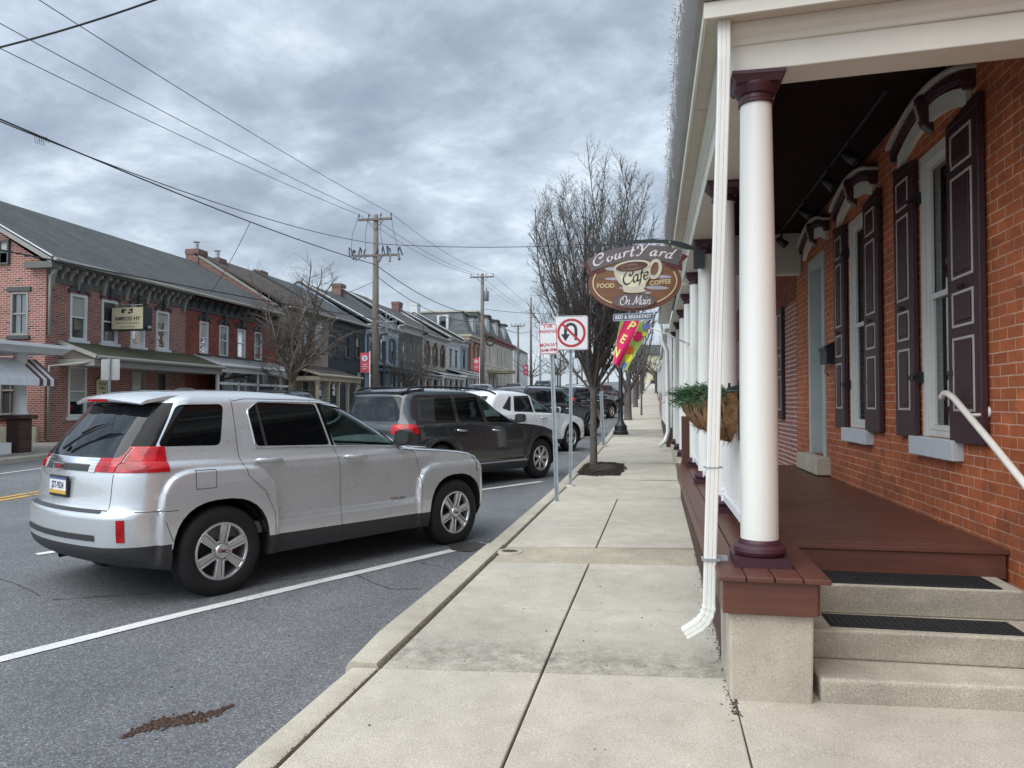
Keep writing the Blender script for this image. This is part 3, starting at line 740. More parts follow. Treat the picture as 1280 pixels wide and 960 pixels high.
# columns
def column(cx,cy,zb,zt,parent,r=.100):
    H=zt-zb; pr=[]
    for i in range(15):
        t=i/14; rr=r*(1-.16*max(0,(t-.25)/.75)**1.6); pr.append((rr, zb+.13+t*(H-.27)))
    c=MB(); c.lathe(pr,(cx,cy,0),40); col=c.build('column',M['column'],parent,smooth=True)
    rt=r*.84
    b=MB(); b.box(cx-.145,cx+.145,cy-.145,cy+.145,zb,zb+.05)
    b.lathe([(.11,zb+.05),(.132,zb+.056),(.14,zb+.075),(.137,zb+.095),(.122,zb+.108),(.112,zb+.112),(.112,zb+.12),(.104,zb+.135),(.09,zb+.14)],(cx,cy,0),40)
    b.build('column_base',M['purple'],col,auto=30)
    b=MB(); b.lathe([(rt-.01,zt-.155),(rt+.012,zt-.15),(rt+.014,zt-.135),(rt+.004,zt-.125),(rt+.004,zt-.105),(rt+.018,zt-.10),(rt+.032,zt-.075),(rt+.04,zt-.06),(rt+.04,zt-.05)],(cx,cy,0),40)
    b.hexa([(cx-.115,cy-.115,zt-.055),(cx+.115,cy-.115,zt-.055),(cx+.115,cy+.115,zt-.055),(cx-.115,cy+.115,zt-.055),(cx-.135,cy-.135,zt-.02),(cx+.135,cy-.135,zt-.02),(cx+.135,cy+.135,zt-.02),(cx-.135,cy+.135,zt-.02)])
    b.box(cx-.14,cx+.14,cy-.14,cy+.14,zt-.02,zt-.001)
    b.build('column_capital',M['purple'],col,auto=30)
    return col
CY=[4.36,6.42,8.66,10.78]
for cy in CY: column(.575+.005*(cy-4.3),cy,DZ,ZB,porch)
# beams, soffit, cornice
b=MB(); b.hexa([(.44,4.25,ZB),(2.095,4.08,ZB),(2.095,4.32,ZB),(.44,4.48,ZB),(.44,4.25,ZB+.17),(2.095,4.08,ZB+.17),(2.095,4.32,ZB+.17),(.44,4.48,ZB+.17)])
b.box(.44,.72,4.48,11.5,ZB,ZB+.17); b.box(.73,2.09,11.3,11.5,3.5,4.08)
b.build('beam',M['cream'],porch,bevel=.006)
def mould(path, prof, m, name, parent):
    """profile (out,z) swept round an open corner path [(x,y,nx,ny)]"""
    k=MB(); vs=[];fs=[];n=len(prof)
    for x,y,nx,ny in path:
        for o,z in prof: vs.append((x+nx*o,y+ny*o,z))
    for i in range(len(path)-1):
        for j in range(n-1): fs.append((i*n+j,i*n+j+1,(i+1)*n+j+1,(i+1)*n+j))
    k.add(vs,fs); return k.build(name,m,parent,auto=25)
path=[(2.095,4.07,0,-1),(.44,4.25,-1,-1),(.44,12.0,-1,0)]
mould(path,[(0,3.595),(.012,3.60),(.018,3.63),(.05,3.66),(.055,3.70),(.0,3.70)],M['cream'],'crown_moulding',porch)
# soffit sheet (front and street side) then fascia
s=MB()
s.poly([(2.095,3.93,3.702),(.30,4.11,3.702),(.44,4.25,3.702),(2.095,4.07,3.702)]); s.poly([(.30,4.11,3.702),(.30,12.0,3.702),(.44,12.0,3.702),(.44,4.25,3.702)])
for yy_ in (5.4,7.0,8.6,10.2): s.box(.295,.437,yy_,yy_+.006,3.698,3.701)
s.build('soffit',mat('soffit_beige',(.50,.46,.39),.6,var=.07,vs=2),porch)
mould([(2.095,3.93,0,-1),(.30,4.11,-1,-1),(.30,12.0,-1,0)],[(0,3.70),(.004,3.69),(.02,3.69),(.02,3.775),(.0,3.78)],M['cream'],'fascia_board',porch)
gm=mat('gutter_zinc',(.30,.29,.275),.45,metal=.2,var=.12,vs=3)
mould([(2.095,3.91,0,-1),(.28,4.09,-1,-1),(.28,12.0,-1,0)],[(0,3.78),(.03,3.79),(.085,3.87),(.105,3.93),(.11,3.965),(.09,3.965),(.0,3.96)],gm,'gutter',porch)
s=MB(); s.add([(.2,4.0,3.97),(2.1,3.83,3.97),(2.1,3.83,4.45),(.2,12.0,3.97),(2.1,12.0,4.55),(.2,4.0,3.97)],[(0,1,2),(0,2,4,3)]); s.build('porch_roof',M['roof'],porch)
# boarded ceiling
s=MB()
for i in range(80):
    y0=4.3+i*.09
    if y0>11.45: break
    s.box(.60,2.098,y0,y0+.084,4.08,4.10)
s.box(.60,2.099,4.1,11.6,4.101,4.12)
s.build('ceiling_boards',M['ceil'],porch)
s=MB(); s.box(.705,.725,4.46,11.3,3.61,4.08); s.build('inner_frieze',M['cream'],porch)
# railing bays
def railing(y0,y1,x,parent):
    r=MB(); r.box(x-.03,x+.03,y0,y1,DZ+.10,DZ+.16); r.box(x-.035,x+.035,y0,y1,DZ+.78,DZ+.84)
    n=int((y1-y0)/.115)
    for i in range(n):
        y=y0+(i+.5)*(y1-y0)/n; r.box(x-.018,x+.018,y-.018,y+.018,DZ+.16,DZ+.78)
    for y in(y0,y1): r.box(x-.045,x+.045,y-.02,y+.02,DZ+.07,DZ+.19)
    r.build('railing',M['vinyl'],parent,bevel=.003)
for a,b_ in zip(CY,CY[1:]): railing(a+.11,b_-.11,.585,porch)
# downspout
d=MB()
def dsp(mb,pts,w=.066,h=.05,n=12):
    """fluted rectangular pipe"""
    sec=[(-.5,-.4),(-.42,-.5),(-.22,-.5),(-.17,-.42),(-.12,-.5),(.12,-.5),(.17,-.42),(.22,-.5),(.42,-.5),(.5,-.4),(.5,.5),(-.5,.5)]
    vs=[];fs=[];m=len(sec)
    for p,ax,ay in pts:
        for a,b in sec: vs.append(Vector(p)+Vector(ax)*a*w+Vector(ay)*b*h)
    for i in range(len(pts)-1):
        for k in range(m): fs.append((i*m+k,i*m+(k+1)%m,(i+1)*m+(k+1)%m,(i+1)*m+k))
    mb.add(vs,fs)
X=(1,0,0);Yv=(0,1,0)
dsp(d,[((.389,4.165,3.70),X,Yv),((.388,4.165,3.50),X,Yv),((.385,4.19,3.30),X,Yv),((.345,4.28,2.0),X,Yv),((.302,4.30,.62),X,Yv),((.30,4.30,.56),X,Yv)])
ds=d.build('downspout',M['downspout'],porch)
e=MB(); pts=[]
for i in range(9):
    a=i/8*R_(58); r=.15; c=Vector((.30-r*math.sin(0),4.30,.56)); p=Vector((.30-r*(1-math.cos(a)),4.30,.56-r*math.sin(a))); ax=(math.cos(a),0,-math.sin(a)); k=1.06 if i%2 else .95
    pts.append((p,Vector(ax)*k,Vector((0,k,0))))
q=pts[-1][0]; pts.append((q+Vector((-.06,0,-.04)),pts[-1][1],pts[-1][2]))
dsp(e,pts,.070,.054); e.build('elbow',M['downspout'],ds)
e=MB(); e.box(.277,.375,4.262,4.335,1.30,1.308); e.box(.262,.356,4.262,4.335,.80,.812); e.box(.345,.40,4.30,4.335,.798,.822); e.build('strap',M['galv'],ds)
# concrete steps
st=thing('concrete_steps','three worn concrete steps leading up to the brown porch deck','steps',(1.5,4.5,.1))
s=MB()
s.hexa([(.84,4.14,-.1),(3.2,4.30,-.1),(3.2,5.2,-.1),(.84,5.2,-.1),(.83,4.10,.262),(3.2,4.24,.262),(3.2,5.2,.262),(.83,5.2,.262)]); s.build('step',M['step'],st,bevel=.022,segs=3)
s=MB(); s.hexa([(.832,4.42,.262),(2.09,4.44,.262),(2.09,5.1,.262),(.832,5.1,.262),(.828,4.37,.432),(2.09,4.40,.432),(2.09,5.1,.432),(.828,5.1,.432)]); s.build('step',M['step'],st,bevel=.012)
s=MB(); s.hexa([(.83,4.72,.432),(2.07,4.75,.432),(2.07,5.1,.432),(.83,5.1,.432),(.83,4.66,.612),(2.03,4.68,.612),(2.03,5.1,.612),(.83,5.1,.612)]); s.build('step',M['step'],st,bevel=.010)
for (zz,y0,y1,x0,x1,lab) in((.612,4.70,5.0,.95,1.92,'black rubber mat on the top concrete step against the deck riser'),(.432,4.44,4.68,.955,1.93,'black rubber mat on the middle concrete step')):
    s=MB(); s.box(x0,x1,y0,y1,zz,zz+.009)
    for i in range(30): xx=x0+.02+i*(x1-x0-.04)/29; s.box(xx-.007,xx+.007,y0+.015,y1-.015,zz+.009,zz+.013)
    tag(s.build('step_mat',M['rubber']),lab,'mat',group='rubber mats on the concrete steps')
# handrail
hr=thing('handrail','white round metal handrail sloping down beside the concrete steps','handrail',(1.95,5,1))
s=MB(); pts=[(1.95,5.655,1.685),(1.95,5.64,1.705),(1.95,5.60,1.722),(1.95,5.54,1.72),(1.95,5.44,1.69),(1.95,4.9,1.43),(1.95,4.3,1.13),(1.95,3.9,.94)]
s.tube(pts,.021,12); s.build('rail',M['railw'],hr,smooth=True)
s=MB(); s.tube([(1.95,5.30,1.61),(1.97,5.28,1.58),(2.04,5.28,1.58),(2.09,5.28,1.60)],.012,8); s.lathe([(0,.0),(.035,.0),(.035,-.012),(0,-.012)],(2.097,5.28,1.60),16,axis='x'); s.build('wall_bracket',M['railw'],hr,smooth=True)
s=MB(); s.tube([(1.95,3.92,.95),(1.95,3.85,.85),(1.95,3.85,.12)],.021,10); s.build('post',M['railw'],hr,smooth=True)
# ceiling track lights
def track(y0,y1,spots):
    for k,y in enumerate(spots):
        t=thing('track_spotlight',['black spotlight under the porch ceiling near the second window hood','black spotlight under the porch ceiling above the second window','black spotlight under the porch ceiling near the doorway','black spotlight at the far end of the porch ceiling'][k],'spotlight',(1.78,y,3.9),group='black spotlights on the porch ceiling track')
        s=MB(); s.tube([(1.78,y,4.06),(1.78,y,3.90)],.012,8); s.build('stem',M['black'],t)
        s=MB(); a=Vector((1.78,y,3.90)); dr=Vector((.8,-.15*(-1)**k,-.6)).normalized(); s.tube([a-dr*.08,a-dr*.06,a+dr*.02,a+dr*.08],[.025,.04,.048,.06],14); h=s.build('lamp_head',M['black'],t,smooth=True)
        s=MB(); s.tube([a+dr*.081,a+dr*.084],[.05,.04],14); s.build('lens',mat('lens_grey',(.05,.05,.055),.15,var=0),h)
    t=MB(); t.box(1.765,1.795,y0,y1,4.055,4.078); tag(t.build('light_track',M['black']),'thin black lighting track along the dark porch ceiling','light track')
track(6.2,11.1,[7.3,8.15,9.35,11.0])
# hanging half basket planter on the railing
def planter(y, zc, lab, seed):
    rnd=random.Random(seed)
    t=thing('hay_rack_planter',lab,'planter',(.5,y,zc),group='cocoa lined planters on the porch railing')
    W_=.36; D=.27; s=MB(); vs=[];fs=[];n=20;m=8
    for j in range(m+1):
        ph=j/m*math.pi/2
        for i in range(n+1):
            th=math.pi*i/n; k=1+.06*math.sin(i*2.1+j)+rnd.uniform(-.03,.03)
            vs.append((.53-D*math.sin(th)*math.cos(ph*.95)*k, y+W_*math.cos(th)*math.cos(ph*.9)*k, zc-.30*math.sin(ph)*k))
    for j in range(m):
        for i in range(n): fs.append((j*(n+1)+i,j*(n+1)+i+1,(j+1)*(n+1)+i+1,(j+1)*(n+1)+i))
    s.add(vs,fs)
    liner=s.build('cocoa_liner',M['coco'],t,smooth=True)
    s=MB()
    for k in range(420):   # loose fibres
        i=rnd.randrange(len(vs)); p=Vector(vs[i]); d_=Vector((rnd.uniform(-1,.2),rnd.uniform(-1,1),rnd.uniform(-1.2,.5))).normalized()*rnd.uniform(.01,.045)
        s.tube([p,p+d_*.6,p+d_+Vector((0,0,-.008))],.0012,3,cap=False)
    s.build('fibre',M['coco'],liner)
    s=MB()
    for i in range(n+1):
        pass
    s.tube([(.53-D*math.sin(math.pi*i/16)*1.03,y+W_*1.03*math.cos(math.pi*i/16),zc+.01) for i in range(17)],.007,6)
    for i in (2,5,8,11,14): s.tube([(.53-D*math.sin(math.pi*i/16)*math.cos(a)*1.04,y+W_*1.04*math.cos(math.pi*i/16)*math.cos(a),zc-.30*math.sin(a)*1.03) for a in (0,.4,.8,1.2,1.5)],.005,5)
    s.box(.535,.55,y-.40,y+.40,zc-.04,zc+.05); s.box(.535,.55,y+.30,y+.34,zc-.3,zc+.08); s.box(.535,.55,y-.34,y-.30,zc-.3,zc+.08)
    s.build('wire_frame',M['black'],t)
    s=MB()
    for k in range(190):   # evergreen sprigs: stem with many needles
        a=rnd.uniform(0,math.pi); r=rnd.uniform(0,1); p=Vector((.50-D*.85*math.sin(a)*r,y+W_*.95*math.cos(a)*r,zc-.01))
        d_=Vector((-.5*math.sin(a)-rnd.uniform(0,.7),math.cos(a)*.8+rnd.uniform(-.4,.4),rnd.uniform(-.1,.75))).normalized()
        L=rnd.uniform(.10,.20); droop=rnd.uniform(.01,.11)
        Q=[p+d_*L*u+Vector((0,0,-droop*u*u)) for u in(0,.25,.5,.75,1)]
        s.tube(Q,.0025,3,cap=False)
        for u in range(22):
            f=u/22; q=p+d_*L*f+Vector((0,0,-droop*f*f)); sd_=d_.cross(Vector((rnd.uniform(-1,1),rnd.uniform(-1,1),rnd.uniform(-1,1)))).normalized()
            e=q+(sd_*.8+d_*.7).normalized()*rnd.uniform(.022,.042); w=d_.cross(sd_)*.0035
            s.add([q-w,q+w,e+w*.5,e-w*.5],[(0,1,2,3)])
    s.build('evergreen_sprigs',M['ever'],t)
planter(5.30,1.72,'cocoa fibre planter of evergreen sprigs on the railing behind the downspout',4)
planter(6.95,1.72,'cocoa fibre planter of evergreen sprigs beyond the second porch column',9)
# icicle lights along the gutter edge
s=MB(); rnd=random.Random(5); b_=MB()
y=4.1
while y<11.9:
    p=Vector((.165,y,3.965)); L=rnd.choice((.07,.14,.22,.10)); q=[p]
    for i in range(int(L/.03)+1):
        p=p+Vector((rnd.uniform(-.014,.010),rnd.uniform(-.02,.02),-.03)); q.append(p)
        if rnd.random()<.9:
            e=p+Vector((rnd.uniform(-.028,.01),rnd.uniform(-.022,.022),rnd.uniform(-.022,.01))); s.tube([p,e],.0019,3); s.tube([e,e+(e-p)*.35],.0036,4)
    s.tube(q,.0024,3); y+=rnd.uniform(.035,.075)
s.tube([(.165+rnd.uniform(-.01,.006),4+i*.2,3.968+rnd.uniform(-.004,.006)) for i in range(40)],.004,4)
il=s.build('icicle_lights',mat('light_wire_white',(.55,.56,.58),.5,var=0)); tag(il,'white unlit icicle light string dangling from the porch gutter edge','string lights')

# small flag pole and banner flag -------------------------------------------------
fl=thing('flag','pink and green polka dot OPEN flag hanging from a white pole','flag',(-.2,10.3,2.4))
s=MB(); s.tube([(.50,10.55,2.46),(.20,10.5,2.60),(-.42,10.35,2.83)],.009,8); s.tube([(-.42,10.35,2.83),(-.44,10.345,2.835)],[.02,.004],8); s.build('flag_pole',M['vinyl'],fl,smooth=True)
s=MB(); s.box(.465,.485,10.53,10.57,2.40,2.50); s.tube([(.50,10.55,2.45),(.45,10.54,2.48)],.014,8); s.build('pole_bracket',M['vinyl'],fl)
FA=Vector((-.42,10.34,2.79)); FB=Vector((.0,10.42,2.72)); FC=Vector((-.34,10.34,2.10)); FD=Vector((-.52,10.30,2.20))
def fpt(u,v,o=0):   # u across pole, v down; ripple in Y
    top=FA.lerp(FB,u); bot=FD.lerp(FC,u); p=top.lerp(bot,v); p.z+=.02*math.sin(u*3.1)*(1-v)
    p.y+=.03*math.sin(u*7+v*3)*(.3+v)-o; return p
def fpatch(mb,poly,o,n=None):
    mb.add([fpt(u,v,o) for u,v in poly],[tuple(range(len(poly)))])
def fgrid(mb,u0f,u1f,o,nu=8,nv=14):
    vs=[];fs=[]
    for j in range(nv+1):
        v=j/nv; a,b=u0f(v),u1f(v)
        for i in range(nu+1): vs.append(fpt(a+(b-a)*i/nu,v,o))
    for j in range(nv):
        for i in range(nu): k=j*(nu+1)+i; fs.append((k,k+1,k+nu+2,k+nu+1))
    mb.add(vs,fs)
s=MB(); fgrid(s,lambda v:0,lambda v:1,0); cloth=s.build('cloth',mat('flag_green',(.30,.42,.10),.8,var=.12,vs=9),fl,smooth=True)
s=MB(); fgrid(s,lambda v:max(0,.14-.3*v),lambda v:.62+.0*v-.12*v*v,.003); s.build('pink_field',mat('flag_pink',(.62,.015,.12),.8,var=.08),cloth,smooth=True)
s=MB(); fgrid(s,lambda v:.62-.12*v*v,lambda v:.645-.12*v*v,.005); fgrid(s,lambda v:max(0,.12-.3*v),lambda v:max(.02,.14-.3*v),.005); s.build('piping',mat('flag_yellow',(.68,.62,.20),.8,var=.05),cloth,smooth=True)
def fdots(name,lst,m,o):
    s=MB()
    for u,v,r in lst:
        vs=[fpt(u,v,o)]+[fpt(u+r*math.cos(k/18*6.283),v+r*.62*math.sin(k/18*6.283),o) for k in range(18)]
        s.add(vs,[(0,1+k,1+(k+1)%18) for k in range(18)])
    s.build(name,m,cloth)
fdots('pink_dot',[(.76,.30,.17)],MATS['flag_pink'],.006)
mat('flag_blue',(.16,.22,.55),.8,var=.05); fdots('blue_dot',[(.88,.07,.12)],MATS['flag_blue'],.007); fdots('blue_dot',[(.72,.93,.13)],MATS['flag_blue'],.007)
mat('flag_orange',(.75,.13,.03),.8,var=.05); fdots('orange_dot',[(.97,.10,.035)],MATS['flag_orange'],.009); fdots('orange_dot',[(.70,.62,.15)],MATS['flag_orange'],.009)
mat('flag_lemon',(.70,.68,.05),.8,var=.05); fdots('yellow_dot',[(.93,.22,.07)],MATS['flag_lemon'],.008); fdots('yellow_dot',[(.78,.76,.17)],MATS['flag_lemon'],.008)
FONTM={}
def text_mesh(txt, size=1, bold=0, shear=0, align='CENTER'):
    c=bpy.data.curves.new('t','FONT'); c.body=txt; c.size=size; c.align_x=align; c.align_y='CENTER'; c.offset=bold; c.shear=shear; c.resolution_u=3
    o=bpy.data.objects.new('t',c); COL.objects.link(o); bpy.context.view_layer.update()
    dg=bpy.context.evaluated_depsgraph_get(); me=o.evaluated_get(dg).to_mesh(); vs=[v.co.copy() for v in me.vertices]; fs=[tuple(p.vertices) for p in me.polygons]
    o.evaluated_get(dg).to_mesh_clear(); bpy.data.objects.remove(o); bpy.data.curves.remove(c)
    return vs,fs
def put_text(mb,txt,fn,size=1,bold=0,shear=0,align='CENTER',sx=1):
    vs,fs=text_mesh(txt,size,bold,shear,align); mb.add([fn(v.x*sx,v.y) for v in vs],fs)
s=MB()
for ch,u,v,rot in(('P',.42,.13,-.35),('E',.26,.43,-.3),('N',.10,.74,-.35)):
    ca,sa=math.cos(rot),math.sin(rot)
    put_text(s,ch,lambda x,y,u=u,v=v,ca=ca,sa=sa: fpt(u+(x*ca-y*sa)*1.15,v-(x*sa+y*ca)*.75,.008),.36,.012)
s.build('letters',MATS['flag_yellow'],cloth)
# ------------------------------------------------------------------ hanging cafe sign
SY=8.5; SX0,SZ0=-.151,3.083; SK=.00111
def SP(zx,zy,o=0.0): return (SX0+(zx-616)*SK, SY-o, SZ0+(440-zy)*SK)
def spoly(mb,pts,o0,o1):
    mb.prism([(SP(a,b)[0],SP(a,b)[2]) for a,b in pts],'y',SY-o0,SY-o1)
def ell(cx,cy,rx,ry,n=48,rot=0):
    c,s_=math.cos(rot),math.sin(rot)
    return [(cx+rx*math.cos(t)*c-ry*math.sin(t)*s_, cy+rx*math.cos(t)*s_+ry*math.sin(t)*c) for t in [2*math.pi*k/n for k in range(n)]]
def ring(mb,cx,cy,rx,ry,w,o0,o1,a0=0,a1=360,n=48,rot=0):
    c,s_=math.cos(rot),math.sin(rot)
    for k in range(n):
        t0=R_(a0+(a1-a0)*k/n); t1=R_(a0+(a1-a0)*(k+1)/n)
        q=[]
        for t,dw in((t0,0),(t1,0),(t1,-w),(t0,-w)):
            x=(rx+dw)*math.cos(t); y=(ry+dw)*math.sin(t); q.append((cx+x*c-y*s_,cy+x*s_+y*c))
        spoly(mb,q,o0,o1)
def crom(pts,n=7,closed=False):
    out=[]; P=pts
    m=len(P)
    for i in range(m if closed else m-1):
        g=lambda k: P[k%m] if closed else P[max(0,min(m-1,k))]
        a,b,c,d=g(i-1),g(i),g(i+1),g(i+2)
        for k in range(n):
            t=k/n; out.append(tuple(.5*((2*b[j])+(-a[j]+c[j])*t+(2*a[j]-5*b[j]+4*c[j]-d[j])*t*t+(-a[j]+3*b[j]-3*c[j]+d[j])*t**3) for j in(0,1)))
    out.append(P[0] if closed else P[-1]); return out
GL={ # strokes in a unit em, baseline 0, cap 1, x-height .5
'C':(.86,[[(.58,.70),(.50,.60),(.60,.52),(.72,.62),(.74,.82),(.58,.98),(.34,.90),(.12,.60),(.08,.28),(.24,.02),(.50,.0),(.80,.25)]]),
'o':(.44,[[(.22,.50),(.06,.34),(.08,.08),(.22,.0),(.37,.14),(.36,.40),(.22,.50),(.40,.44)]]),
'u':(.50,[[(.02,.40),(.12,.50),(.08,.14),(.18,.0),(.34,.12),(.40,.48)],[(.40,.50),(.38,.12),(.44,.0),(.54,.12)]]),
'r':(.40,[[(.02,.38),(.14,.50),(.10,.0)],[(.12,.30),(.24,.48),(.36,.50),(.38,.40)]]),
't':(.36,[[(.18,.92),(.14,.15),(.22,.0),(.36,.12)],[(.02,.52),(.34,.56)]]),
'Y':(.86,[[(.10,.66),(.04,.86),(.20,.99),(.34,.86),(.38,.56),(.46,.48)],[(.88,.92),(.78,1.0),(.60,.70),(.44,.40),(.34,.10),(.20,.0),(.10,.08)]]),
'a':(.50,[[(.36,.44),(.22,.50),(.06,.32),(.08,.06),(.20,.0),(.34,.20),(.38,.50)],[(.40,.50),(.36,.12),(.42,.0),(.52,.12)]]),
'd':(.50,[[(.34,.44),(.20,.50),(.05,.32),(.08,.06),(.20,.0),(.34,.20)],[(.46,1.0),(.38,.5),(.35,.10),(.42,.0),(.52,.12)]]),
'f':(.36,[[(.46,.88),(.36,1.0),(.24,.84),(.18,.3),(.10,-.18),(.0,-.24)],[(.04,.50),(.38,.54)]]),
'e':(.42,[[(.08,.24),(.30,.30),(.34,.44),(.22,.50),(.07,.34),(.08,.08),(.20,.0),(.38,.14)]]),
'O':(.80,[[(.40,.98),(.12,.76),(.08,.28),(.30,.0),(.60,.12),(.70,.56),(.54,.92),(.34,.90),(.26,.66),(.36,.50)]]),
'n':(.50,[[(.02,.38),(.12,.50),(.08,.0)],[(.10,.30),(.24,.50),(.36,.44),(.34,.10),(.40,.0),(.52,.12)]]),
'M':(1.05,[[(.02,.12),(.10,.0),(.22,.16),(.36,.98)],[(.36,.98),(.46,.30),(.50,.06)],[(.50,.06),(.66,.60),(.86,1.0)],[(.86,1.0),(.82,.20),(.90,.0),(1.04,.14)]]),
'i':(.24,[[(.04,.40),(.12,.50),(.10,.12),(.16,.0),(.26,.12)],[(.17,.70),(.18,.76)]]),' ':(.3,[])}
def script(mb,txt,fn,size,o,th=.05,tn=.10,nib=.75,slant=.25,xs=1.0):
    """fn(x) -> (zx,zy,angle) along baseline in sign units"""
    x=0; k=0
    for ch in txt:
        adv,sts=GL[ch]
        for st_ in sts:
            q=crom(st_,8); k+=1; vs=[]; fs=[]
            for i,(a,b) in enumerate(q):
                d=(q[min(i+1,len(q)-1)][0]-q[max(i-1,0)][0], q[min(i+1,len(q)-1)][1]-q[max(i-1,0)][1]); L=math.hypot(*d) or 1; ang=math.atan2(d[1],d[0])
                w=(th+(tn-th)*abs(math.sin(ang-nib)))/2; e=min(1,(i+1)/4,(len(q)-i)/4); w*=.45+.55*e
                nx,ny=-d[1]/L*w,d[0]/L*w
                for s_ in(-1,1):
                    px=x+a+slant*b+s_*nx; py=b+s_*ny
                    bx,by,an=fn(x)
                    lx=(px-x)*size*xs; ly=py*size
                    vs.append(SP(bx+lx*math.cos(an)-ly*math.sin(an), by-(lx*math.sin(an)+ly*math.cos(an)), o+k*.00012))
            for i in range(len(q)-1): fs.append((2*i,2*i+1,2*i+3,2*i+2))
            mb.add(vs,fs)
        x+=adv
def total(txt): return sum(GL[c][0] for c in txt)
br=thing('sign_bracket','black curved iron sign bracket reaching out from the third porch column','bracket',(.44,SY,3.3))
s=MB(); top=crom([(200,128),(400,105),(620,92),(850,98),(1020,125),(1130,165),(1215,215)],6); bot=crom([(200,148),(400,132),(620,125),(850,132),(980,162),(1080,200),(1165,212)],6)
vs=[];n=len(top)
for i in range(n):
    for (a,b),oo in((top[i],.012),(bot[i],.012),(bot[i],-.012),(top[i],-.012)): vs.append(SP(a,b,oo))
fs=[]
for i in range(n-1):
    for k in range(4): fs.append((i*4+k,i*4+(k+1)%4,i*4+4+(k+1)%4,i*4+4+k))
fs+= [(0,1,2,3),((n-1)*4+3,(n-1)*4+2,(n-1)*4+1,(n-1)*4)]
s.add(vs,fs); spoly(s,[(1160,205),(1225,215),(1225,400),(1160,400)],.013,-.013); spoly(s,[(195,118),(240,115),(240,200),(195,200)],.02,-.02)
s.build('arm',M['bracket'],br)
s=MB()
for a,b in((300,112),(930,126)): s.lathe([(0,-.002),(.010,-.002),(.010,.0),(0,.0)],(SP(a,b)[0],SY-.013,SP(a,b)[2]),10,axis='y')
s.build('bolt',M['galv'],br)
s=MB(); s.hexa([SP(1225,230,.03),SP(1262,230,.03),SP(1262,230,-.20),SP(1225,230,-.03),SP(1225,390,.03),SP(1262,390,.03),SP(1262,390,-.20),SP(1225,390,-.03)]); s.build('mounting_plate',M['bracket'],br)
sg=thing('cafe_sign','oval brown hanging sign with a painted cup reading CourtYard Cafe On Main','sign',(SX0,SY,3.0))
mw=wood('sign_wood',(.17,.075,.03),.5,'x'); mcup=mat('cup_cream',(.52,.49,.38),.4,var=.06,vs=8); mcl=mat('cup_light',(.66,.62,.42),.4,var=.05)
s=MB(); spoly(s,ell(585,520,460,285),.020,-.02)
spoly(s,[(110,290)]+crom([(110,290),(250,215),(420,170),(600,150),(800,160),(930,185),(1050,222)],5)[1:]+[(1010,365),(900,500),(300,500),(155,400)],.018,-.018)
bd=s.build('sign_board',mat('sign_brown',(.15,.052,.03),.45,var=.15,vs=20),sg,bevel=.003)
s=MB(); spoly(s,ell(585,520,415,240),.024,.0201); s.build('wood_field',mw,bd)
s=MB(); ring(s,585,515,418,250,12,.027,.0245,-22,58); s.build('rim_line',mat('sign_gold',(.62,.50,.27),.4,var=.05),bd); s=MB(); ring(s,585,515,418,250,12,.027,.0245,122,202); s.build('rim_line',mat('sign_gold',(.62,.50,.27),.4,var=.05),bd)
s=MB(); T=crom([(110,290),(250,215),(420,170),(600,150),(800,160),(930,185),(1050,222)],6); B=crom([(155,400),(330,340),(480,305),(600,293),(720,297),(860,320),(1010,365)],6)
for i in range(len(T)-1): spoly(s,[T[i],T[i+1],B[i+1],B[i]],.030,.0245)
s.build('ribbon',mat('sign_grey',(.105,.09,.092),.45,var=.08),bd)
s=MB(); spoly(s,[(65,318),(112,305),(158,402),(300,372),(300,400),(130,442),(118,372)],.0275,.021); s.build('ribbon_tail',mat('sign_maroon',(.10,.012,.018),.45,var=.1),bd); s=MB(); spoly(s,[(1110,275),(1050,248),(1010,365),(880,340),(880,365),(1052,420),(1048,335)],.0275,.021); s.build('ribbon_tail',mat('sign_maroon',(.10,.012,.018),.45,var=.1),bd)
s=MB()
for a,b,c,e in((290,380,460,18),(290,480,470,14),(700,470,950,18),(690,580,920,18),(430,575,560,12),(600,625,750,14)):
    pts=ell((a+c)/2,b,(c-a)/2,e,24,.06); spoly(s,pts,.0275,.0242)
s.build('steam_streak',mat('sign_silver',(.33,.32,.36),.35,var=.2,vs=30),bd)
s=MB(); cup=crom([(385,372),(392,450),(430,520),(470,560),(480,600),(560,626),(650,610),(690,572),(700,540),(735,470),(748,345)],5)
spoly(s,cup+[(560,310)],.040,.0245); cupo=s.build('cup',mcup,bd,bevel=.003)
s=MB(); spoly(s,ell(562,362,182,62,40,-.10),.043,.0402); s.build('cup_rim',mcup,cupo)
s=MB(); spoly(s,ell(560,366,158,48,40,-.10),.0445,.0432); s.build('coffee',mat('coffee',(.07,.025,.018),.3,var=.1),cupo)
s=MB(); ring(s,560,368,100,30,7,.0455,.0447,0,300,40,-.1); ring(s,575,366,60,18,7,.0457,.0448,40,340,40,-.1); ring(s,540,370,130,40,5,.0453,.0446,100,250,30,-.1); s.build('crema',mat('crema',(.24,.12,.08),.35,var=.1),cupo)
s=MB(); ring(s,785,395,68,102,32,.036,.0246,0,360,40,.22); s.build('cup_handle',mcup,cupo)
s=MB(); spoly(s,crom([(440,450),(560,470),(700,430),(690,520),(620,560),(540,570),(470,520)],4),.0412,.0402); s.build('cup_highlight',mcl,cupo)
s=MB(); spoly(s,ell(585,605,110,22),.0425,.039); s.build('cup_foot',mcup,cupo)
s=MB(); spoly(s,ell(580,705,216,78),.034,.0243); ov=s.build('oval_plaque',MATS['sign_grey'],bd,bevel=.002)
s=MB(); ring(s,580,705,216,78,7,.036,.0342,0,360,60); s.build('plaque_rim',MATS['sign_brown'],ov)
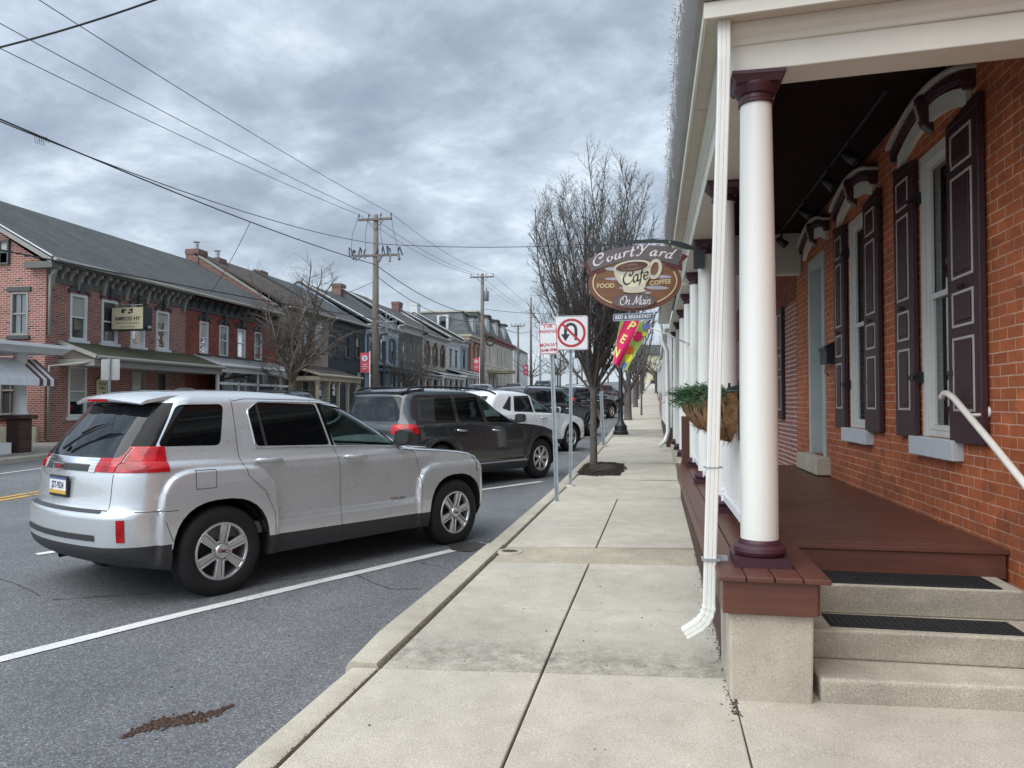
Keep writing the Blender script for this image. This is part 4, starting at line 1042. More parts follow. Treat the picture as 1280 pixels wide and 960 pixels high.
ltr=mat('letter_pale',(.66,.60,.60),.4,var=.04)
s=MB()
def arcf(x,txt='CourtYard',w=790):
    t=x/total(txt); zx=170+w*t; zy=350-96*math.sin(math.pi*.83*t)
    return zx,zy,math.atan(96*math.pi*.83*math.cos(math.pi*.83*t)/w)
script(s,'CourtYard',arcf,102,.031,.06,.15,xs=1.40); s.build('lettering',ltr,bd)
s=MB(); script(s,'Cafe',lambda x:(465+x*118,545-x*26,.2),138,.0435,.05,.13); s.build('cup_lettering',M['ink'],bd)
s=MB(); script(s,'On Main',lambda x:(432+x*78,742,0),90,.0375,.05,.12); s.build('plaque_lettering',ltr,bd)
s=MB()
put_text(s,'FOOD',lambda x,y:SP(300+x*62,548-y*62,.0285),1.0,.02); s.build('gold_lettering',MATS['sign_gold'],bd); s=MB(); put_text(s,'COFFEE',lambda x,y:SP(838+x*60,528-y*62+ -x*4,.0285),1.0,.02)
s.build('gold_lettering',MATS['sign_gold'],bd)
s=MB()
for a in(300,930): s.tube([SP(a,150,0),SP(a,200,0)],.004,6)
s.build('hanger',M['black'],sg)
bb=thing('bed_and_breakfast_sign','small blue grey BED & BREAKFAST plank sign under the oval cafe sign','sign',(SX0,SY,2.6))
s=MB(); spoly(s,[(372,832),(770,820),(770,893),(372,903)],.012,-.012); s.build('board',mat('sign_blue',(.085,.11,.16),.5,var=.1),bb,bevel=.003)
s=MB(); 
for q in([(372,832),(770,820),(770,826),(372,838)],[(372,897),(770,887),(770,893),(372,903)],[(372,832),(378,832),(378,903),(372,903)],[(764,820),(770,820),(770,893),(764,893)]): spoly(s,q,.0135,.0122)
s.build('edge_line',mat('line_pale',(.35,.42,.5),.5,var=0),bb)
s=MB(); put_text(s,'BED & BREAKFAST',lambda x,y:SP(571+x*43.5,863-y*52-x*1.1,.014),1.0,.018); s.build('lettering',M['signwhite'],bb)
s=MB()
for a in(450,690): s.tube([SP(a,795,0),SP(a,830,0)],.003,5)
s.build('hook',M['black'],bb)

# ------------------------------------------------------------------ parking signs
def rrect(x0,x1,z0,z1,r,n=5):
    out=[]
    for cx,cz,a in((x1-r,z1-r,0),(x0+r,z1-r,90),(x0+r,z0+r,180),(x1-r,z0+r,270)):
        for k in range(n+1): t=R_(a+90*k/n); out.append((cx+r*math.cos(t),cz+r*math.sin(t)))
    return out
def frame_ring(mb,x0,x1,z0,z1,r,w,y0,y1):
    A=rrect(x0,x1,z0,z1,r); B=rrect(x0+w,x1-w,z0+w,z1-w,max(.002,r-w)); n=len(A)
    for i in range(n): j=(i+1)%n; mb.prism([A[i],A[j],B[j],B[i]],'y',y0,y1)
def uchan(mb,p0,p1,w=.055):
    p0=Vector(p0);p1=Vector(p1)
    sec=[(-.5,0),(-.5,.12),(-.28,.12),(-.2,.6),(.2,.6),(.28,.12),(.5,.12),(.5,0),(.24,0),(.15,.48),(-.15,.48),(-.24,0)]
    vs=[(p.x+a*w,p.y+b*w*.8,p.z) for p in(p0,p1) for a,b in sec]; n=len(sec)
    mb.add(vs,[(i,(i+1)%n,n+(i+1)%n,n+i) for i in range(n)])
t=thing('parking_sign','small white sign with red 3 HR PARKING text on a leaning steel post','sign',(-1.32,10.66,zs(10.66)))
s=MB(); uchan(s,(-1.32,10.68,.2),(-1.405,10.68,2.72),.06); p=s.build('post',M['galv'],t)
x0,x1,z0,z1=-1.575,-1.308,2.35,2.79; Yp=10.655
def tilt(mb,cx=-1.44,cz=2.57,a=.045):
    mb.v=[((x-cx)*math.cos(a)-(z-cz)*math.sin(a)+cx,y,(x-cx)*math.sin(a)+(z-cz)*math.cos(a)+cz) for x,y,z in mb.v]; return mb
s=MB(); s.prism(rrect(x0,x1,z0,z1,.03),'y',Yp,Yp+.003); b=tilt(s).build('sign_plate',M['signwhite'],t)
s=MB(); frame_ring(s,x0+.008,x1-.008,z0+.008,z1-.008,.025,.010,Yp-.0012,Yp-.0002); tilt(s).build('red_border',M['signred'],b)
s=MB()
for txt,z,sz in(('3 HR',2.745,.066),('PARKING',2.675,.066),('MON-SAT',2.485,.066),('8AM-9PM',2.41,.066)):
    put_text(s,txt,lambda x,y,z=z:(-1.44+x,Yp-.0016,z+y),sz,.0012,sx=.84 if len(txt)>4 else .95)
tilt(s).build('lettering',M['signred'],b)
t=thing('no_u_turn_sign','square white no U-turn sign with red ring on a slim post','sign',(-1.31,12.35,zs(12.35)))
s=MB(); uchan(s,(-1.31,12.37,.2),(-1.30,12.37,3.05),.055); s.build('post',M['galv'],t)
s=MB(); s.lathe([(.0,.03),(.07,.03),(.085,0)],(-1.31,12.38,zs(12.35)-.005),16); s.build('footing',M['walk'],t)
x0,x1,z0,z1=-1.563,-1.018,2.53,3.09; cx=(x0+x1)/2; cz=(z0+z1)/2; Yp=12.34
s=MB(); s.prism(rrect(x0,x1,z0,z1,.04),'y',Yp,Yp+.003); b=s.build('sign_plate',M['signwhite'],t)
s=MB(); frame_ring(s,x0+.008,x1-.008,z0+.008,z1-.008,.035,.006,Yp-.0010,Yp-.0002); s.build('black_border',M['ink'],b)
s=MB()
# black U arrow
def strip(mb,pts,w,y0,y1):
    for i in range(len(pts)-1):
        a=Vector((pts[i][0],pts[i][1]));c=Vector((pts[i+1][0],pts[i+1][1]));d=(c-a).normalized();n=Vector((-d.y,d.x))*w/2
        mb.prism([tuple(a+n),tuple(c+n),tuple(c-n),tuple(a-n)],'y',y0,y1)
r=.085; U=[(cx+.075,cz-.12)]+[(cx-.01+r*math.cos(R_(k*18)),cz+.06+r*math.sin(R_(k*18))) for k in range(0,11)]+[(cx-.095,cz-.02)]
strip(s,U,.048,Yp-.0014,Yp-.0004); s.prism([(cx-.17,cz-.02),(cx-.02,cz-.02),(cx-.095,cz-.135)],'y',Yp-.0015,Yp-.0005); s.build('arrow',M['ink'],b)
s=MB()
for k in range(48):
    a0=R_(k*7.5);a1=R_(k*7.5+7.5); s.prism([(cx+.235*math.cos(a0),cz+.235*math.sin(a0)),(cx+.235*math.cos(a1),cz+.235*math.sin(a1)),(cx+.195*math.cos(a1),cz+.195*math.sin(a1)),(cx+.195*math.cos(a0),cz+.195*math.sin(a0))],'y',Yp-.003,Yp-.0016)
strip(s,[(cx-.15,cz+.15),(cx+.15,cz-.15)],.038,Yp-.0034,Yp-.0019); s.build('prohibition_ring',M['signred'],b)
s=MB()
for z in(z0+.05,z1-.05): s.lathe([(0,0),(.010,0),(.010,.004)],(cx,Yp-.004,z),8,axis='y')
s.build('bolt',M['galv'],b)
t=thing('meter_post','short grey steel post leaning at the kerb beyond the first tree','post',(-1.3,21.0,zs(21)))
s=MB(); uchan(s,(-1.3,21.0,.3),(-1.38,21.0,2.0),.09); s.build('post',M['galv'],t)
s=MB(); s.lathe([(.0,.03),(.08,.03),(.09,0)],(-1.3,21.0,zs(21)),14); s.build('footing',M['walk'],t)

# ------------------------------------------------------------------ street lamps
def lamp(x,y,lab,h=4.1,wreath=False,grp='black lantern lamp posts along the street'):
    z=zs(y); t=thing('street_lamp',lab,'street lamp',(x,y,z),group=grp)
    s=MB()
    s.lathe([(.0,0),(.26,0),(.26,.10),(.22,.13),(.21,.30),(.15,.36),(.12,.42),(.085,.5),(.075,1.2),(.085,1.22),(.085,1.26),(.07,1.3),(.055,h-.3),(.08,h-.28),(.06,h-.2),(.09,h-.12)],(x,y,z),16); s.build('post',M['black'],t,auto=35)
    s=MB(); s.lathe([(.09,0),(.13,.06),(.20,.42)],(x,y,z+h-.12),6); s.build('lantern',mat('lantern_glass',(.35,.36,.35),.25,var=.1),t)
    s=MB(); s.lathe([(.23,.40),(.23,.44),(.12,.56),(.05,.60),(.03,.70),(0,.74)],(x,y,z+h-.12),12)
    for k in range(6): a=k*math.pi/3; s.bar((x+.13*math.cos(a),y+.13*math.sin(a),z+h-.06),(x+.205*math.cos(a),y+.205*math.sin(a),z+h+.30),.015,.015)
    s.build('lantern_cap',M['black'],t)
    return t
lamp(-1.06,26.3,'black lamp post standing on the right pavement behind the flag',4.0)
# ------------------------------------------------------------------ bare trees
def rot_dir(d,ang,rnd):
    a=d.cross(Vector((0,0,1)));
    if a.length<.1: a=Vector((1,0,0))
    a.normalize(); a.rotate(Matrix.Rotation(rnd.uniform(0,6.283),3,d)); v=d.copy(); v.rotate(Matrix.Rotation(ang,3,a)); return v.normalized()
ENV=[None]
def limb(mb,p,d,L,r,rnd,up,wob,seg,n,pts_out=None):
    q=[p.copy()]; rs=[r]; m=max(2,int(L/seg))
    for i in range(m):
        d=(d+Vector((rnd.gauss(0,wob),rnd.gauss(0,wob),rnd.gauss(0,wob*.6)))+Vector((0,0,up*seg))).normalized()
        p=p+d*(L/m); q.append(p.copy()); rs.append(r*(1-.82*(i+1)/m))
        if ENV[0]:
            c,a_,b_=ENV[0]; e_=p-c
            if (e_.x**2+e_.y**2)/a_**2+e_.z**2/b_**2>1.0+rnd.uniform(-.15,.15): break
    mb.tube(q,rs,n,cap=False); return q,rs
def branchy(mb,tw,q,rs,rnd,lvl,P,L0):
    if lvl>=len(P): return
    sp_,l0,l1,ang,up,wob,start=P[lvl]; tot=sum((q[i+1]-q[i]).length for i in range(len(q)-1)); s_=tot*start; acc=0; i=0
    while s_<tot*.985:
        while i<len(q)-2 and acc+(q[i+1]-q[i]).length<s_: acc+=(q[i+1]-q[i]).length; i+=1
        sl=(q[i+1]-q[i]).length or .001; t=min(1,(s_-acc)/sl); p=q[i].lerp(q[i+1],t); d=(q[i+1]-q[i]).normalized(); r=(rs[i]*(1-t)+rs[i+1]*t)
        f=s_/tot; L=rnd.uniform(l0,l1)*(1.15-.65*f); nd=rot_dir(d,R_(ang*rnd.uniform(.6,1.3)),rnd); rr=min(r*.62,.016 if lvl else .05); rr=max(rr,.0031)
        last=lvl==len(P)-1
        q2,r2=limb(tw if lvl>=1 else mb,p,nd,L,rr,rnd,up,wob,.12 if last else .2,3 if lvl>=1 else 5)
        if not last: branchy(mb,tw,q2,r2,rnd,lvl+1,P,L)
        s_+=sp_*rnd.uniform(.6,1.5)
def bare_tree(x,y,lab,h,seed,kind='pear',tr=.08,lean=0,grp='bare winter trees along the street',fork=1.7,mb_='bark',scale=1,dens=1,nl=12,cat='tree'):
    rnd=random.Random(seed); z=zs(y); t=thing('bare_tree',lab,cat,(x,y,z),group=grp)
    tk=MB(); tw=MB(); base=Vector((x,y,z-.05))
    q=[base,base+Vector((0,0,.12)),base+Vector((lean*.3,0,fork*.5)),base+Vector((lean,0,fork)),base+Vector((lean*1.1,0,fork*1.35))]
    tk.tube(q,[tr*1.5,tr*1.08,tr*.95,tr*.9,tr*.75],12,cap=False)
    H=h-fork; ENV[0]=(Vector((x+lean,y,z+fork*.75+(h-fork*.75)*.44)),h*.19,(h-fork*.75)*.58) if kind=='pear' else None
    for k in range(nl):
        if kind=='pear':
            a=k*2.4+rnd.uniform(-.3,.3); tilt=R_(3+42*((k+.5)/nl)**.75); z0=fork*.85+rnd.uniform(0,.5)
            d=Vector((math.sin(tilt)*math.cos(a),math.sin(tilt)*math.sin(a),math.cos(tilt))); L=H*(1.04-.40*(tilt/R_(45)))*rnd.uniform(.85,1.05)
            p=base+Vector((lean,0,z0)); rr=tr*rnd.uniform(.26,.42)
            qq,rs=limb(tk,p,d,L,rr,rnd,.22,.07,.25,6)
            branchy(tk,tw,qq,rs,rnd,0,[(.19/dens,.45,1.15,38,.9,.10,.24),(.12/dens,.14,.42,40,.9,.13,.1),(.10/dens,.05,.15,42,.5,.1,.2)],L)
        else:
            a=k*2.4+rnd.uniform(-.4,.4); tilt=R_(rnd.uniform(25,70)); z0=fork*rnd.uniform(.9,1.25)
            d=Vector((math.sin(tilt)*math.cos(a),math.sin(tilt)*math.sin(a),math.cos(tilt))); L=H*rnd.uniform(.7,1.0)*(.75 if tilt>R_(50) else 1)
            p=base+Vector((lean,0,z0)); qq,rs=limb(tk,p,d,L,tr*rnd.uniform(.35,.5),rnd,.12,.16,.3,6)
            branchy(tk,tw,qq,rs,rnd,0,[(.34/dens,.9,2.0,48,.1,.16,.15),(.22/dens,.4,1.1,45,.0,.16,.1),(.17/dens,.12,.4,45,0,.15,.1)],L)
    tk.build('trunk',M[mb_],t,smooth=True); tw.build('crown',M['twig'],t); return t
bare_tree(-1.19,15.76,'tall upright bare pear tree in the mulch pit behind the cafe sign',7.0,31,'pear',.072,.0,fork=1.75,nl=46,dens=1.6)
bare_tree(-1.1,35.6,'thick trunked bare tree on the right pavement beyond the lamp post',7.2,12,'pear',.17,0,fork=1.4,nl=9,dens=.75)
bare_tree(-.55,40.5,'small slender bare tree in a far pavement pit left of the porch',4.2,13,'pear',.05,0,fork=1.0,nl=6,dens=.7)
bare_tree(-1.1,52,'bare tree far up the right pavement',7.5,14,'pear',.16,0,fork=1.6,nl=8,dens=.55)
bare_tree(-1.3,70,'farthest bare tree on the right pavement before the cream house',7.5,15,'pear',.16,0,fork=1.6,nl=7,dens=.45)
bare_tree(-15.6,31.0,'gnarled bare tree with hanging twigs in front of the red shop',7.6,21,'wide',.17,.1,fork=1.9,mb_='bark_tan',nl=15,dens=1.1,grp='bare trees on the left pavement')
bare_tree(-15.6,47.5,'round bare tree in front of the grey row house',6.6,22,'wide',.13,0,fork=1.5,mb_='bark',nl=12,dens=.95,grp='bare trees on the left pavement')
# ------------------------------------------------------------------ cars
def lerp_tab(tab,z):
    if z<=tab[0][0]: return tab[0][1]
    for (a,b),(c,d) in zip(tab,tab[1:]):
        if z<=c:
            t=(z-a)/(c-a); return b+(d-b)*t
    return tab[-1][1]
def smooth_tab(tab,z):
    n=len(tab)
    if z<=tab[0][0]: return tab[0][1]
    for i in range(n-1):
        if z<=tab[i+1][0]:
            x0,y0=tab[i];x1,y1=tab[i+1];h=x1-x0;t=(z-x0)/h
            def sl(k):
                if k<=0 or k>=n-1:
                    k2=min(max(k,0),n-2); return (tab[k2+1][1]-tab[k2][1])/(tab[k2+1][0]-tab[k2][0])
                a=(tab[k][1]-tab[k-1][1])/(tab[k][0]-tab[k-1][0]); b=(tab[k+1][1]-tab[k][1])/(tab[k+1][0]-tab[k][0])
                return 0 if a*b<=0 else 2*a*b/(a+b)
            m0,m1=sl(i)*h,sl(i+1)*h
            return (2*t**3-3*t*t+1)*y0+(t**3-2*t*t+t)*m0+(-2*t**3+3*t*t)*y1+(t**3-t*t)*m1
    return tab[-1][1]
def ccut(bm,faces,poly,ax):
    """convex polygon cut (ccw in (x,z) or (y,z)); returns faces inside"""
    n=len(poly); ar=sum(poly[i][0]*poly[(i+1)%n][1]-poly[(i+1)%n][0]*poly[i][1] for i in range(n))
    if ar<0: poly=poly[::-1]
    cur=[f for f in faces if f.is_valid]
    for i in range(n):
        a=poly[i];b=poly[(i+1)%n]; dx,dz=b[0]-a[0],b[1]-a[1]; L=math.hypot(dx,dz)
        if L<1e-6: continue
        nx,nz=dz/L,-dx/L   # outward
        if ax=='y': co=Vector((a[0],0,a[1])); no=Vector((nx,0,nz))
        elif ax=='x': co=Vector((0,a[0],a[1])); no=Vector((0,nx,nz))
        else: co=Vector((a[0],a[1],0)); no=Vector((nx,nz,0))
        es=set(e for f in cur for e in f.edges); vs=set(v for f in cur for v in f.verts)
        r=bmesh.ops.bisect_plane(bm,geom=list(cur)+list(es)+list(vs),dist=6e-4,plane_co=co,plane_no=no)
        fs=[g for g in r['geom'] if isinstance(g,bmesh.types.BMFace)]
        cur=[f for f in fs if (f.calc_center_median()-co).dot(no)<1e-5]
    return cur
def circ(cx,cz,r,n=28,sq=0):
    if not sq: return [(cx+r*math.cos(2*math.pi*k/n),cz+r*math.sin(2*math.pi*k/n)) for k in range(n)]
    out=[]
    for k in range(n):
        t=2*math.pi*(k+.5)/n; c,s_=math.cos(t),math.sin(t); out.append((cx+r*math.copysign(abs(c)**sq,c),cz+r*math.copysign(abs(s_)**sq,s_)))
    return out
def rpoly(pts,r=.03,n=4):
    """round the corners of a convex polygon"""
    out=[];m=len(pts)
    for i in range(m):
        p=Vector(pts[i]);a=Vector(pts[i-1]);b=Vector(pts[(i+1)%m]); da=(a-p);db=(b-p); ra=min(r,da.length*.4,db.length*.4)
        A=p+da.normalized()*ra;B=p+db.normalized()*ra
        for k in range(n+1): t=k/n; q=A*(1-t)**2+p*2*t*(1-t)+B*t*t; out.append((q.x,q.y))
    return out
def take(bm,faces,off,name,m,parent,keep=False,smooth=True):
    """lift faces out as their own mesh, moved by off along the normal"""
    faces=[f for f in faces if f.is_valid]
    if not faces: return None
    idx={};vs=[];fs=[];nr={}
    for f in faces:
        for v in f.verts: nr.setdefault(v,Vector((0,0,0))); nr[v]+=f.normal*f.calc_area()
    for f in faces:
        q=[]
        for v in f.verts:
            if v not in idx: idx[v]=len(vs); vs.append(tuple(v.co+nr[v].normalized()*off))
            q.append(idx[v])
        fs.append(tuple(q))
    mb=MB(); mb.add(vs,fs)
    if not keep: bmesh.ops.delete(bm,geom=faces,context='FACES_KEEP_BOUNDARY')
    me=bpy.data.meshes.new(name); me.from_pydata(vs,[],fs); me.materials.append(m); me.polygons.foreach_set('use_smooth',[smooth]*len(fs)); me.update()
    o=bpy.data.objects.new(name,me); COL.objects.link(o); o.parent=parent; return o

def paint(name,col,metal=.6,rough=.3,coat=.8):
    m,nt,bs=nodes(name); P=N(nt,'ShaderNodeTexCoord').outputs['Object']
    bs.inputs['Base Color'].default_value=(*col,1); bs.inputs['Metallic'].default_value=metal
    # road film: slightly duller towards patches
    f=noise(nt,P,2.5,6,.6); mr=N(nt,'ShaderNodeMapRange'); nt.links.new(f,mr.inputs[0]); mr.inputs[3].default_value=rough-.06; mr.inputs[4].default_value=rough+.12; nt.links.new(mr.outputs[0],bs.inputs['Roughness'])
    bs.inputs['Coat Weight'].default_value=coat; bs.inputs['Coat Roughness'].default_value=.05
    return m
def wheel_meshes(R,rim_r,W,style,rimmat,cap=None):
    T=MB(); w=W/2
    pr=[(rim_r-.005,-w*.80),(rim_r+.012,-w*.90),(rim_r+.03,-w*.97),((R+rim_r)/2,-w),(R-.035,-w*.93),(R-.012,-w*.80),(R,-w*.62)]
    pr+= [(R,-w*.45),(R-.008,-w*.44),(R-.008,-w*.40),(R,-w*.39),(R,-w*.1),(R-.008,-w*.09),(R-.008,-w*.04),(R,-w*.03)]
    pr=pr+[(a,-b) for a,b in pr[::-1]]
    T.lathe(pr,(0,0,0),56,axis='y')
    S=MB()
    # rim: outer lip, barrel, back disc (outer face at -y)
    S.lathe([(rim_r+.004,-w*.86),(rim_r-.002,-w*.93),(rim_r-.016,-w*.92),(rim_r-.026,-w*.80),(rim_r-.03,w*.1),(rim_r-.04,w*.5)],(0,0,0),56,axis='y')
    D=MB(); D.lathe([(rim_r-.03,w*.2),(.0,w*.2)],(0,0,0),32,axis='y'); D.lathe([(.15,-w*.0),(.15,w*.15)],(0,0,0),28,axis='y'); D.lathe([(.0,-w*.02),(.15,-w*.02)],(0,0,0),28,axis='y')
    yo=-w*.78
    def spoke(a,w0,w1,r0,r1,y0,y1,th):
        c,s_=math.cos(a),math.sin(a)
        def q(r,t,y): return (r*c-t*s_,y,r*s_+t*c)
        S.hexa([q(r0,-w0,y0),q(r1,-w1,y1),q(r1,w1,y1),q(r0,w0,y0),q(r0,-w0*.8,y0+th),q(r1,-w1*.8,y1+th),q(r1,w1*.8,y1+th),q(r0,w0*.8,y0+th)])
    rr=rim_r-.018
    if style=='six':
        for k in range(6):
            a=math.pi/6+k*math.pi/3
            spoke(a,.030,.040,.05,rr,yo+.005,yo-.006,.045)
            for sgn in(-1,1):   # raised edges give the twin look
                c,s_=math.cos(a),math.sin(a); t0,t1=sgn*.024,sgn*.033
                S.bar((.06*c-t0*s_,yo-.006,.06*s_+t0*c),(rr*c-t1*s_,yo-.018,rr*s_+t1*c),.016,.012,(0,1,0))
    elif style=='five':
        for k in range(5):
            a=math.pi/2+k*2*math.pi/5
            for sg in(-1,1): spoke(a+sg*.16,.018,.020,.05,rr,yo,yo-.004,.04)
            spoke(a,.012,.045,.05,.11,yo,yo,.03)
    else:
        for k in range(7):
            a=math.pi/2+k*2*math.pi/7; spoke(a,.024,.036,.05,rr,yo,yo-.004,.04)
    S.lathe([(.0,yo-.022),(.052,yo-.022),(.060,yo-.014),(.066,yo+.01),(.07,yo+.04)],(0,0,0),28,axis='y')
    for k in range(6): a=k*math.pi/3; S.lathe([(0,yo-.012),(.009,yo-.012),(.010,yo+.005)],(.082*math.cos(a),0,.082*math.sin(a)),8,axis='y')
    return T,S,D,cap,yo

M['rubber_tyre']=mat('tyre_rubber',(.009,.009,.010),.75,var=.25,vs=25,bmp=.3,bs_=60,world=False)
M['cladding']=mat('black_cladding',(.028,.030,.032),.55,var=.15,vs=20,world=False,bmp=.15,bs_=200)
M['rimmat']=mat('alloy',(.55,.56,.57),.25,metal=.8,var=0,world=False)
M['alloy_dark']=mat('brake_dark',(.05,.048,.045),.6,metal=.4,var=.2,world=False)
M['arch']=mat('wheel_well',(.006,.006,.006),.95,var=0)
M['seam']=mat('panel_gap',(.008,.008,.009),.8,var=0)
M['chrome']=mat('chrome',(.75,.77,.8),.12,metal=1,var=0)
M['privacy']=glassmat('privacy_glass',(.004,.005,.006),-.015)
M['rearglass']=glassmat('rear_glass',(.008,.010,.012),.0,gain=.8)
M['frontglass']=glassmat('green_glass',(.80,.93,.88),.0,dark=False)
def lampmat(name,col,rough=.12):
    m,nt,bs=nodes(name); P=N(nt,'ShaderNodeTexCoord').outputs['Object']
    w=N(nt,'ShaderNodeTexWave'); nt.links.new(P,w.inputs[0]); w.inputs['Scale'].default_value=14; w.bands_direction='Z'
    c=mixc(nt,w.outputs['Fac'],tuple(x*.75 for x in col),col); c=mixc(nt,1.0,c,ramp(nt,noise(nt,P,9,2),[(.35,(.6,)*3),(.65,(1.2,)*3)]),'MULTIPLY')
    nt.links.new(c,bs.inputs['Base Color']); bs.inputs['Roughness'].default_value=rough; bs.inputs['Coat Weight'].default_value=.25; bs.inputs['Coat Roughness'].default_value=.05; bs.inputs['Specular IOR Level'].default_value=.4; return m
M['tail_red']=lampmat('tail_lamp_red',(.50,.007,.012)); M['lamp_clear']=lampmat('lamp_clear',(.55,.56,.56),.1); M['lamp_dark']=lampmat('lamp_smoked',(.12,.12,.12),.1)
M['seat']=mat('seat_grey',(.24,.26,.25),.8,var=.15,world=False)

def make_car(sp_, label, cat, loc, heading, group):
    """heading: degrees clockwise from +Y. local: x forward from rear bumper, y left, z up"""
    g=sp_
    root=thing(g['name'],label,cat,loc,R_(90-heading),group)
    OFF[root.name]=Vector((0,0,0))
    zb,zf,zw=g['back'],g['front'],g['width']
    Zs=g['levels']; bowr,bowf=g.get('bow',(.07,.16)); rr,rf=g.get('rad',(.22,.34))
    ax_r,ax_f,wz,wr=g['axles'][0],g['axles'][1],g['wheel_r'],g['arch_r']
    NS,NC,NE=g.get('ns',96),7,16
    def flare(x,z):
        f=0
        for ax in(ax_r,ax_f):
            p=g.get('flare_pow',2.4); a,b=(g.get('flare_rear') or g.get('flare_size',(.54,.52))) if ax==ax_r else g.get('flare_size',(.54,.52)); d=((abs(x-ax)/a)**p+(abs(z-wz*.9)/b)**p)**(1/p)
            fs_=g.get('flare_soft',.13); t=max(0,min(1,(1.06-d)/fs_)); f=max(f,t*t*(3-2*t))
        return f
    def halfw(x,z):
        w=smooth_tab(zw,z); xb,xf=smooth_tab(zb,.6),smooth_tab(zf,.6); u=(x-(xb+xf)/2)/((xf-xb)/2); w*=1-g.get('taper',.045)*abs(u)**3.2
        if z>g['belt']-.02:
            w*=1-g.get('gtaper',.05)*max(0,(abs((x-g['gmid'])/g['glen'])))**3
        # door concavity
        fl=flare(x,z)
        if z<g['belt']:
            door=max(0,1-fl)*math.sin(max(0,min(1,(z-.30)/(g['belt']-.30)))*math.pi)
            w-=g.get('scoop',.012)*door*(1 if ax_r+.3<x<ax_f-.3 else .4)
            w+=g.get('flare',.028)*fl
            if g.get('ledge'):
                t_=max(0,min(1,(.585-z)/.05)); w+=g['ledge']*t_*t_*(3-2*t_)*(1-fl)*(1 if ax_r+.25<x<ax_f-.25 else 0)
        return w
    verts=[];ringn=0
    for z in Zs:
        xb,xf=smooth_tab(zb,z),smooth_tab(zf,z); w0=smooth_tab(zw,z); r1=min(rr,w0*.6,(xf-xb)*.3); r2=min(g.get('radtop',rf) if z>g['belt']-.04 else rf,w0*.8,(xf-xb)*.45)
        ring=[]
        for i in range(NS+1): ring.append((xb+r1+(xf-r2-xb-r1)*i/NS,-w0))
        for i in range(1,NC+1): t=i/NC*math.pi/2; ring.append((xf-r2+r2*math.sin(t),-w0+r2*(1-math.cos(t))))
        for i in range(1,NE): ring.append((xf,-w0+r2+(2*w0-2*r2)*i/NE))
        for i in range(0,NC+1): t=(1-i/NC)*math.pi/2; ring.append((xf-r2+r2*math.sin(t),w0-r2*(1-math.cos(t))))
        for i in range(1,NS+1): ring.append((xf-r2-(xf-r2-xb-r1)*i/NS,w0))
        for i in range(1,NC+1): t=i/NC*math.pi/2; ring.append((xb+r1-r1*math.sin(t),w0-r1*(1-math.cos(t))))
        for i in range(1,NE): ring.append((xb,w0-r1-(2*w0-2*r1)*i/NE))
        for i in range(0,NC): t=(1-i/NC)*math.pi/2; ring.append((xb+r1-r1*math.sin(t),-w0+r1*(1-math.cos(t))))
        ringn=len(ring)
        for (x,y) in ring:
            t=(x-xb)/(xf-xb); k=(abs(y)/w0)**2 if w0>0 else 0
            x2=x+bowr*k*max(0,1-t*3)**2-bowf*k*max(0,1-(1-t)*2.6)**2
            hw=halfw(x2,z); y2=y*hw/w0 if w0>.001 else y
            crown=g.get('crown',.02)*(1-k)*(1 if z>Zs[-1]-.12 else 0)
            z2=z
            if g.get('rear_lift') and z<.45 and x2<.62: z2=.45-(.45-z)*(.42+.58*max(0,x2)/.62)
            verts.append((x2,y2,z2))
    fs=[]
    for j in range(len(Zs)-1):
        for i in range(ringn): i2=(i+1)%ringn; fs.append((j*ringn+i,j*ringn+i2,(j+1)*ringn+i2,(j+1)*ringn+i))
    fs.append(tuple(range((len(Zs)-1)*ringn,len(Zs)*ringn)))
    me=bpy.data.meshes.new('body'); me.from_pydata(verts,[],fs); bm=bmesh.new(); bm.from_mesh(me)
    bmesh.ops.recalc_face_normals(bm,faces=bm.faces)
    side=lambda: [f for f in bm.faces if abs(f.normal.y)>.35]
    def sidef(x0,x1,z0,z1,s_=None): return [f for f in bm.faces if abs(f.normal.y)>.25 and x0-.15<f.calc_center_median().x<x1+.15 and z0-.15<f.calc_center_median().z<z1+.15 and abs(f.calc_center_median().y)>.3]
    def endf(front): return [f for f in bm.faces if (f.normal.x>.12 if front else f.normal.x<-.08) and abs(f.calc_center_median().y)<1.1]
    # wheel arches
    for ax in(ax_r,ax_f):
        ins=ccut(bm,sidef(ax-.5,ax+.5,0,.9),circ(ax,wz,wr,32,g.get('arch_sq',0)),'y'); bmesh.ops.delete(bm,geom=ins,context='FACES_KEEP_BOUNDARY')
    bm.faces.ensure_lookup_table()
    # inward lips on the arch
    be=[e for e in bm.edges if len(e.link_faces)==1 and abs(e.verts[0].co.y)>.5 and any(math.hypot(e.verts[0].co.x-ax,e.verts[0].co.z-wz)<wr*1.25 for ax in(ax_r,ax_f)) and e.verts[0].co.z>Zs[0]+.003]
    r=bmesh.ops.extrude_edge_only(bm,edges=be)
    for v in [v for v in r['geom'] if isinstance(v,bmesh.types.BMVert)]: v.co.y-=math.copysign(.05,v.co.y)
    lip=[f for f in r['geom'] if isinstance(f,bmesh.types.BMFace)]
    for f in lip: f.material_index=2; f.smooth=False
    for f in bm.faces:
        if f.material_index!=2: f.smooth=True
    bmesh.ops.recalc_face_normals(bm,faces=[f for f in bm.faces if f not in set(lip)])
    # dark lower cladding
    for (x0,x1,z0,z1) in g['clad']:
        ins=ccut(bm,[f for f in bm.faces if f.calc_center_median().z<z1+.2 and f.material_index==0],[(x0,-.2),(x1,-.2),(x1,z1),(x0,z0)],'y')
        for f in ins: f.material_index=1
    parts={}
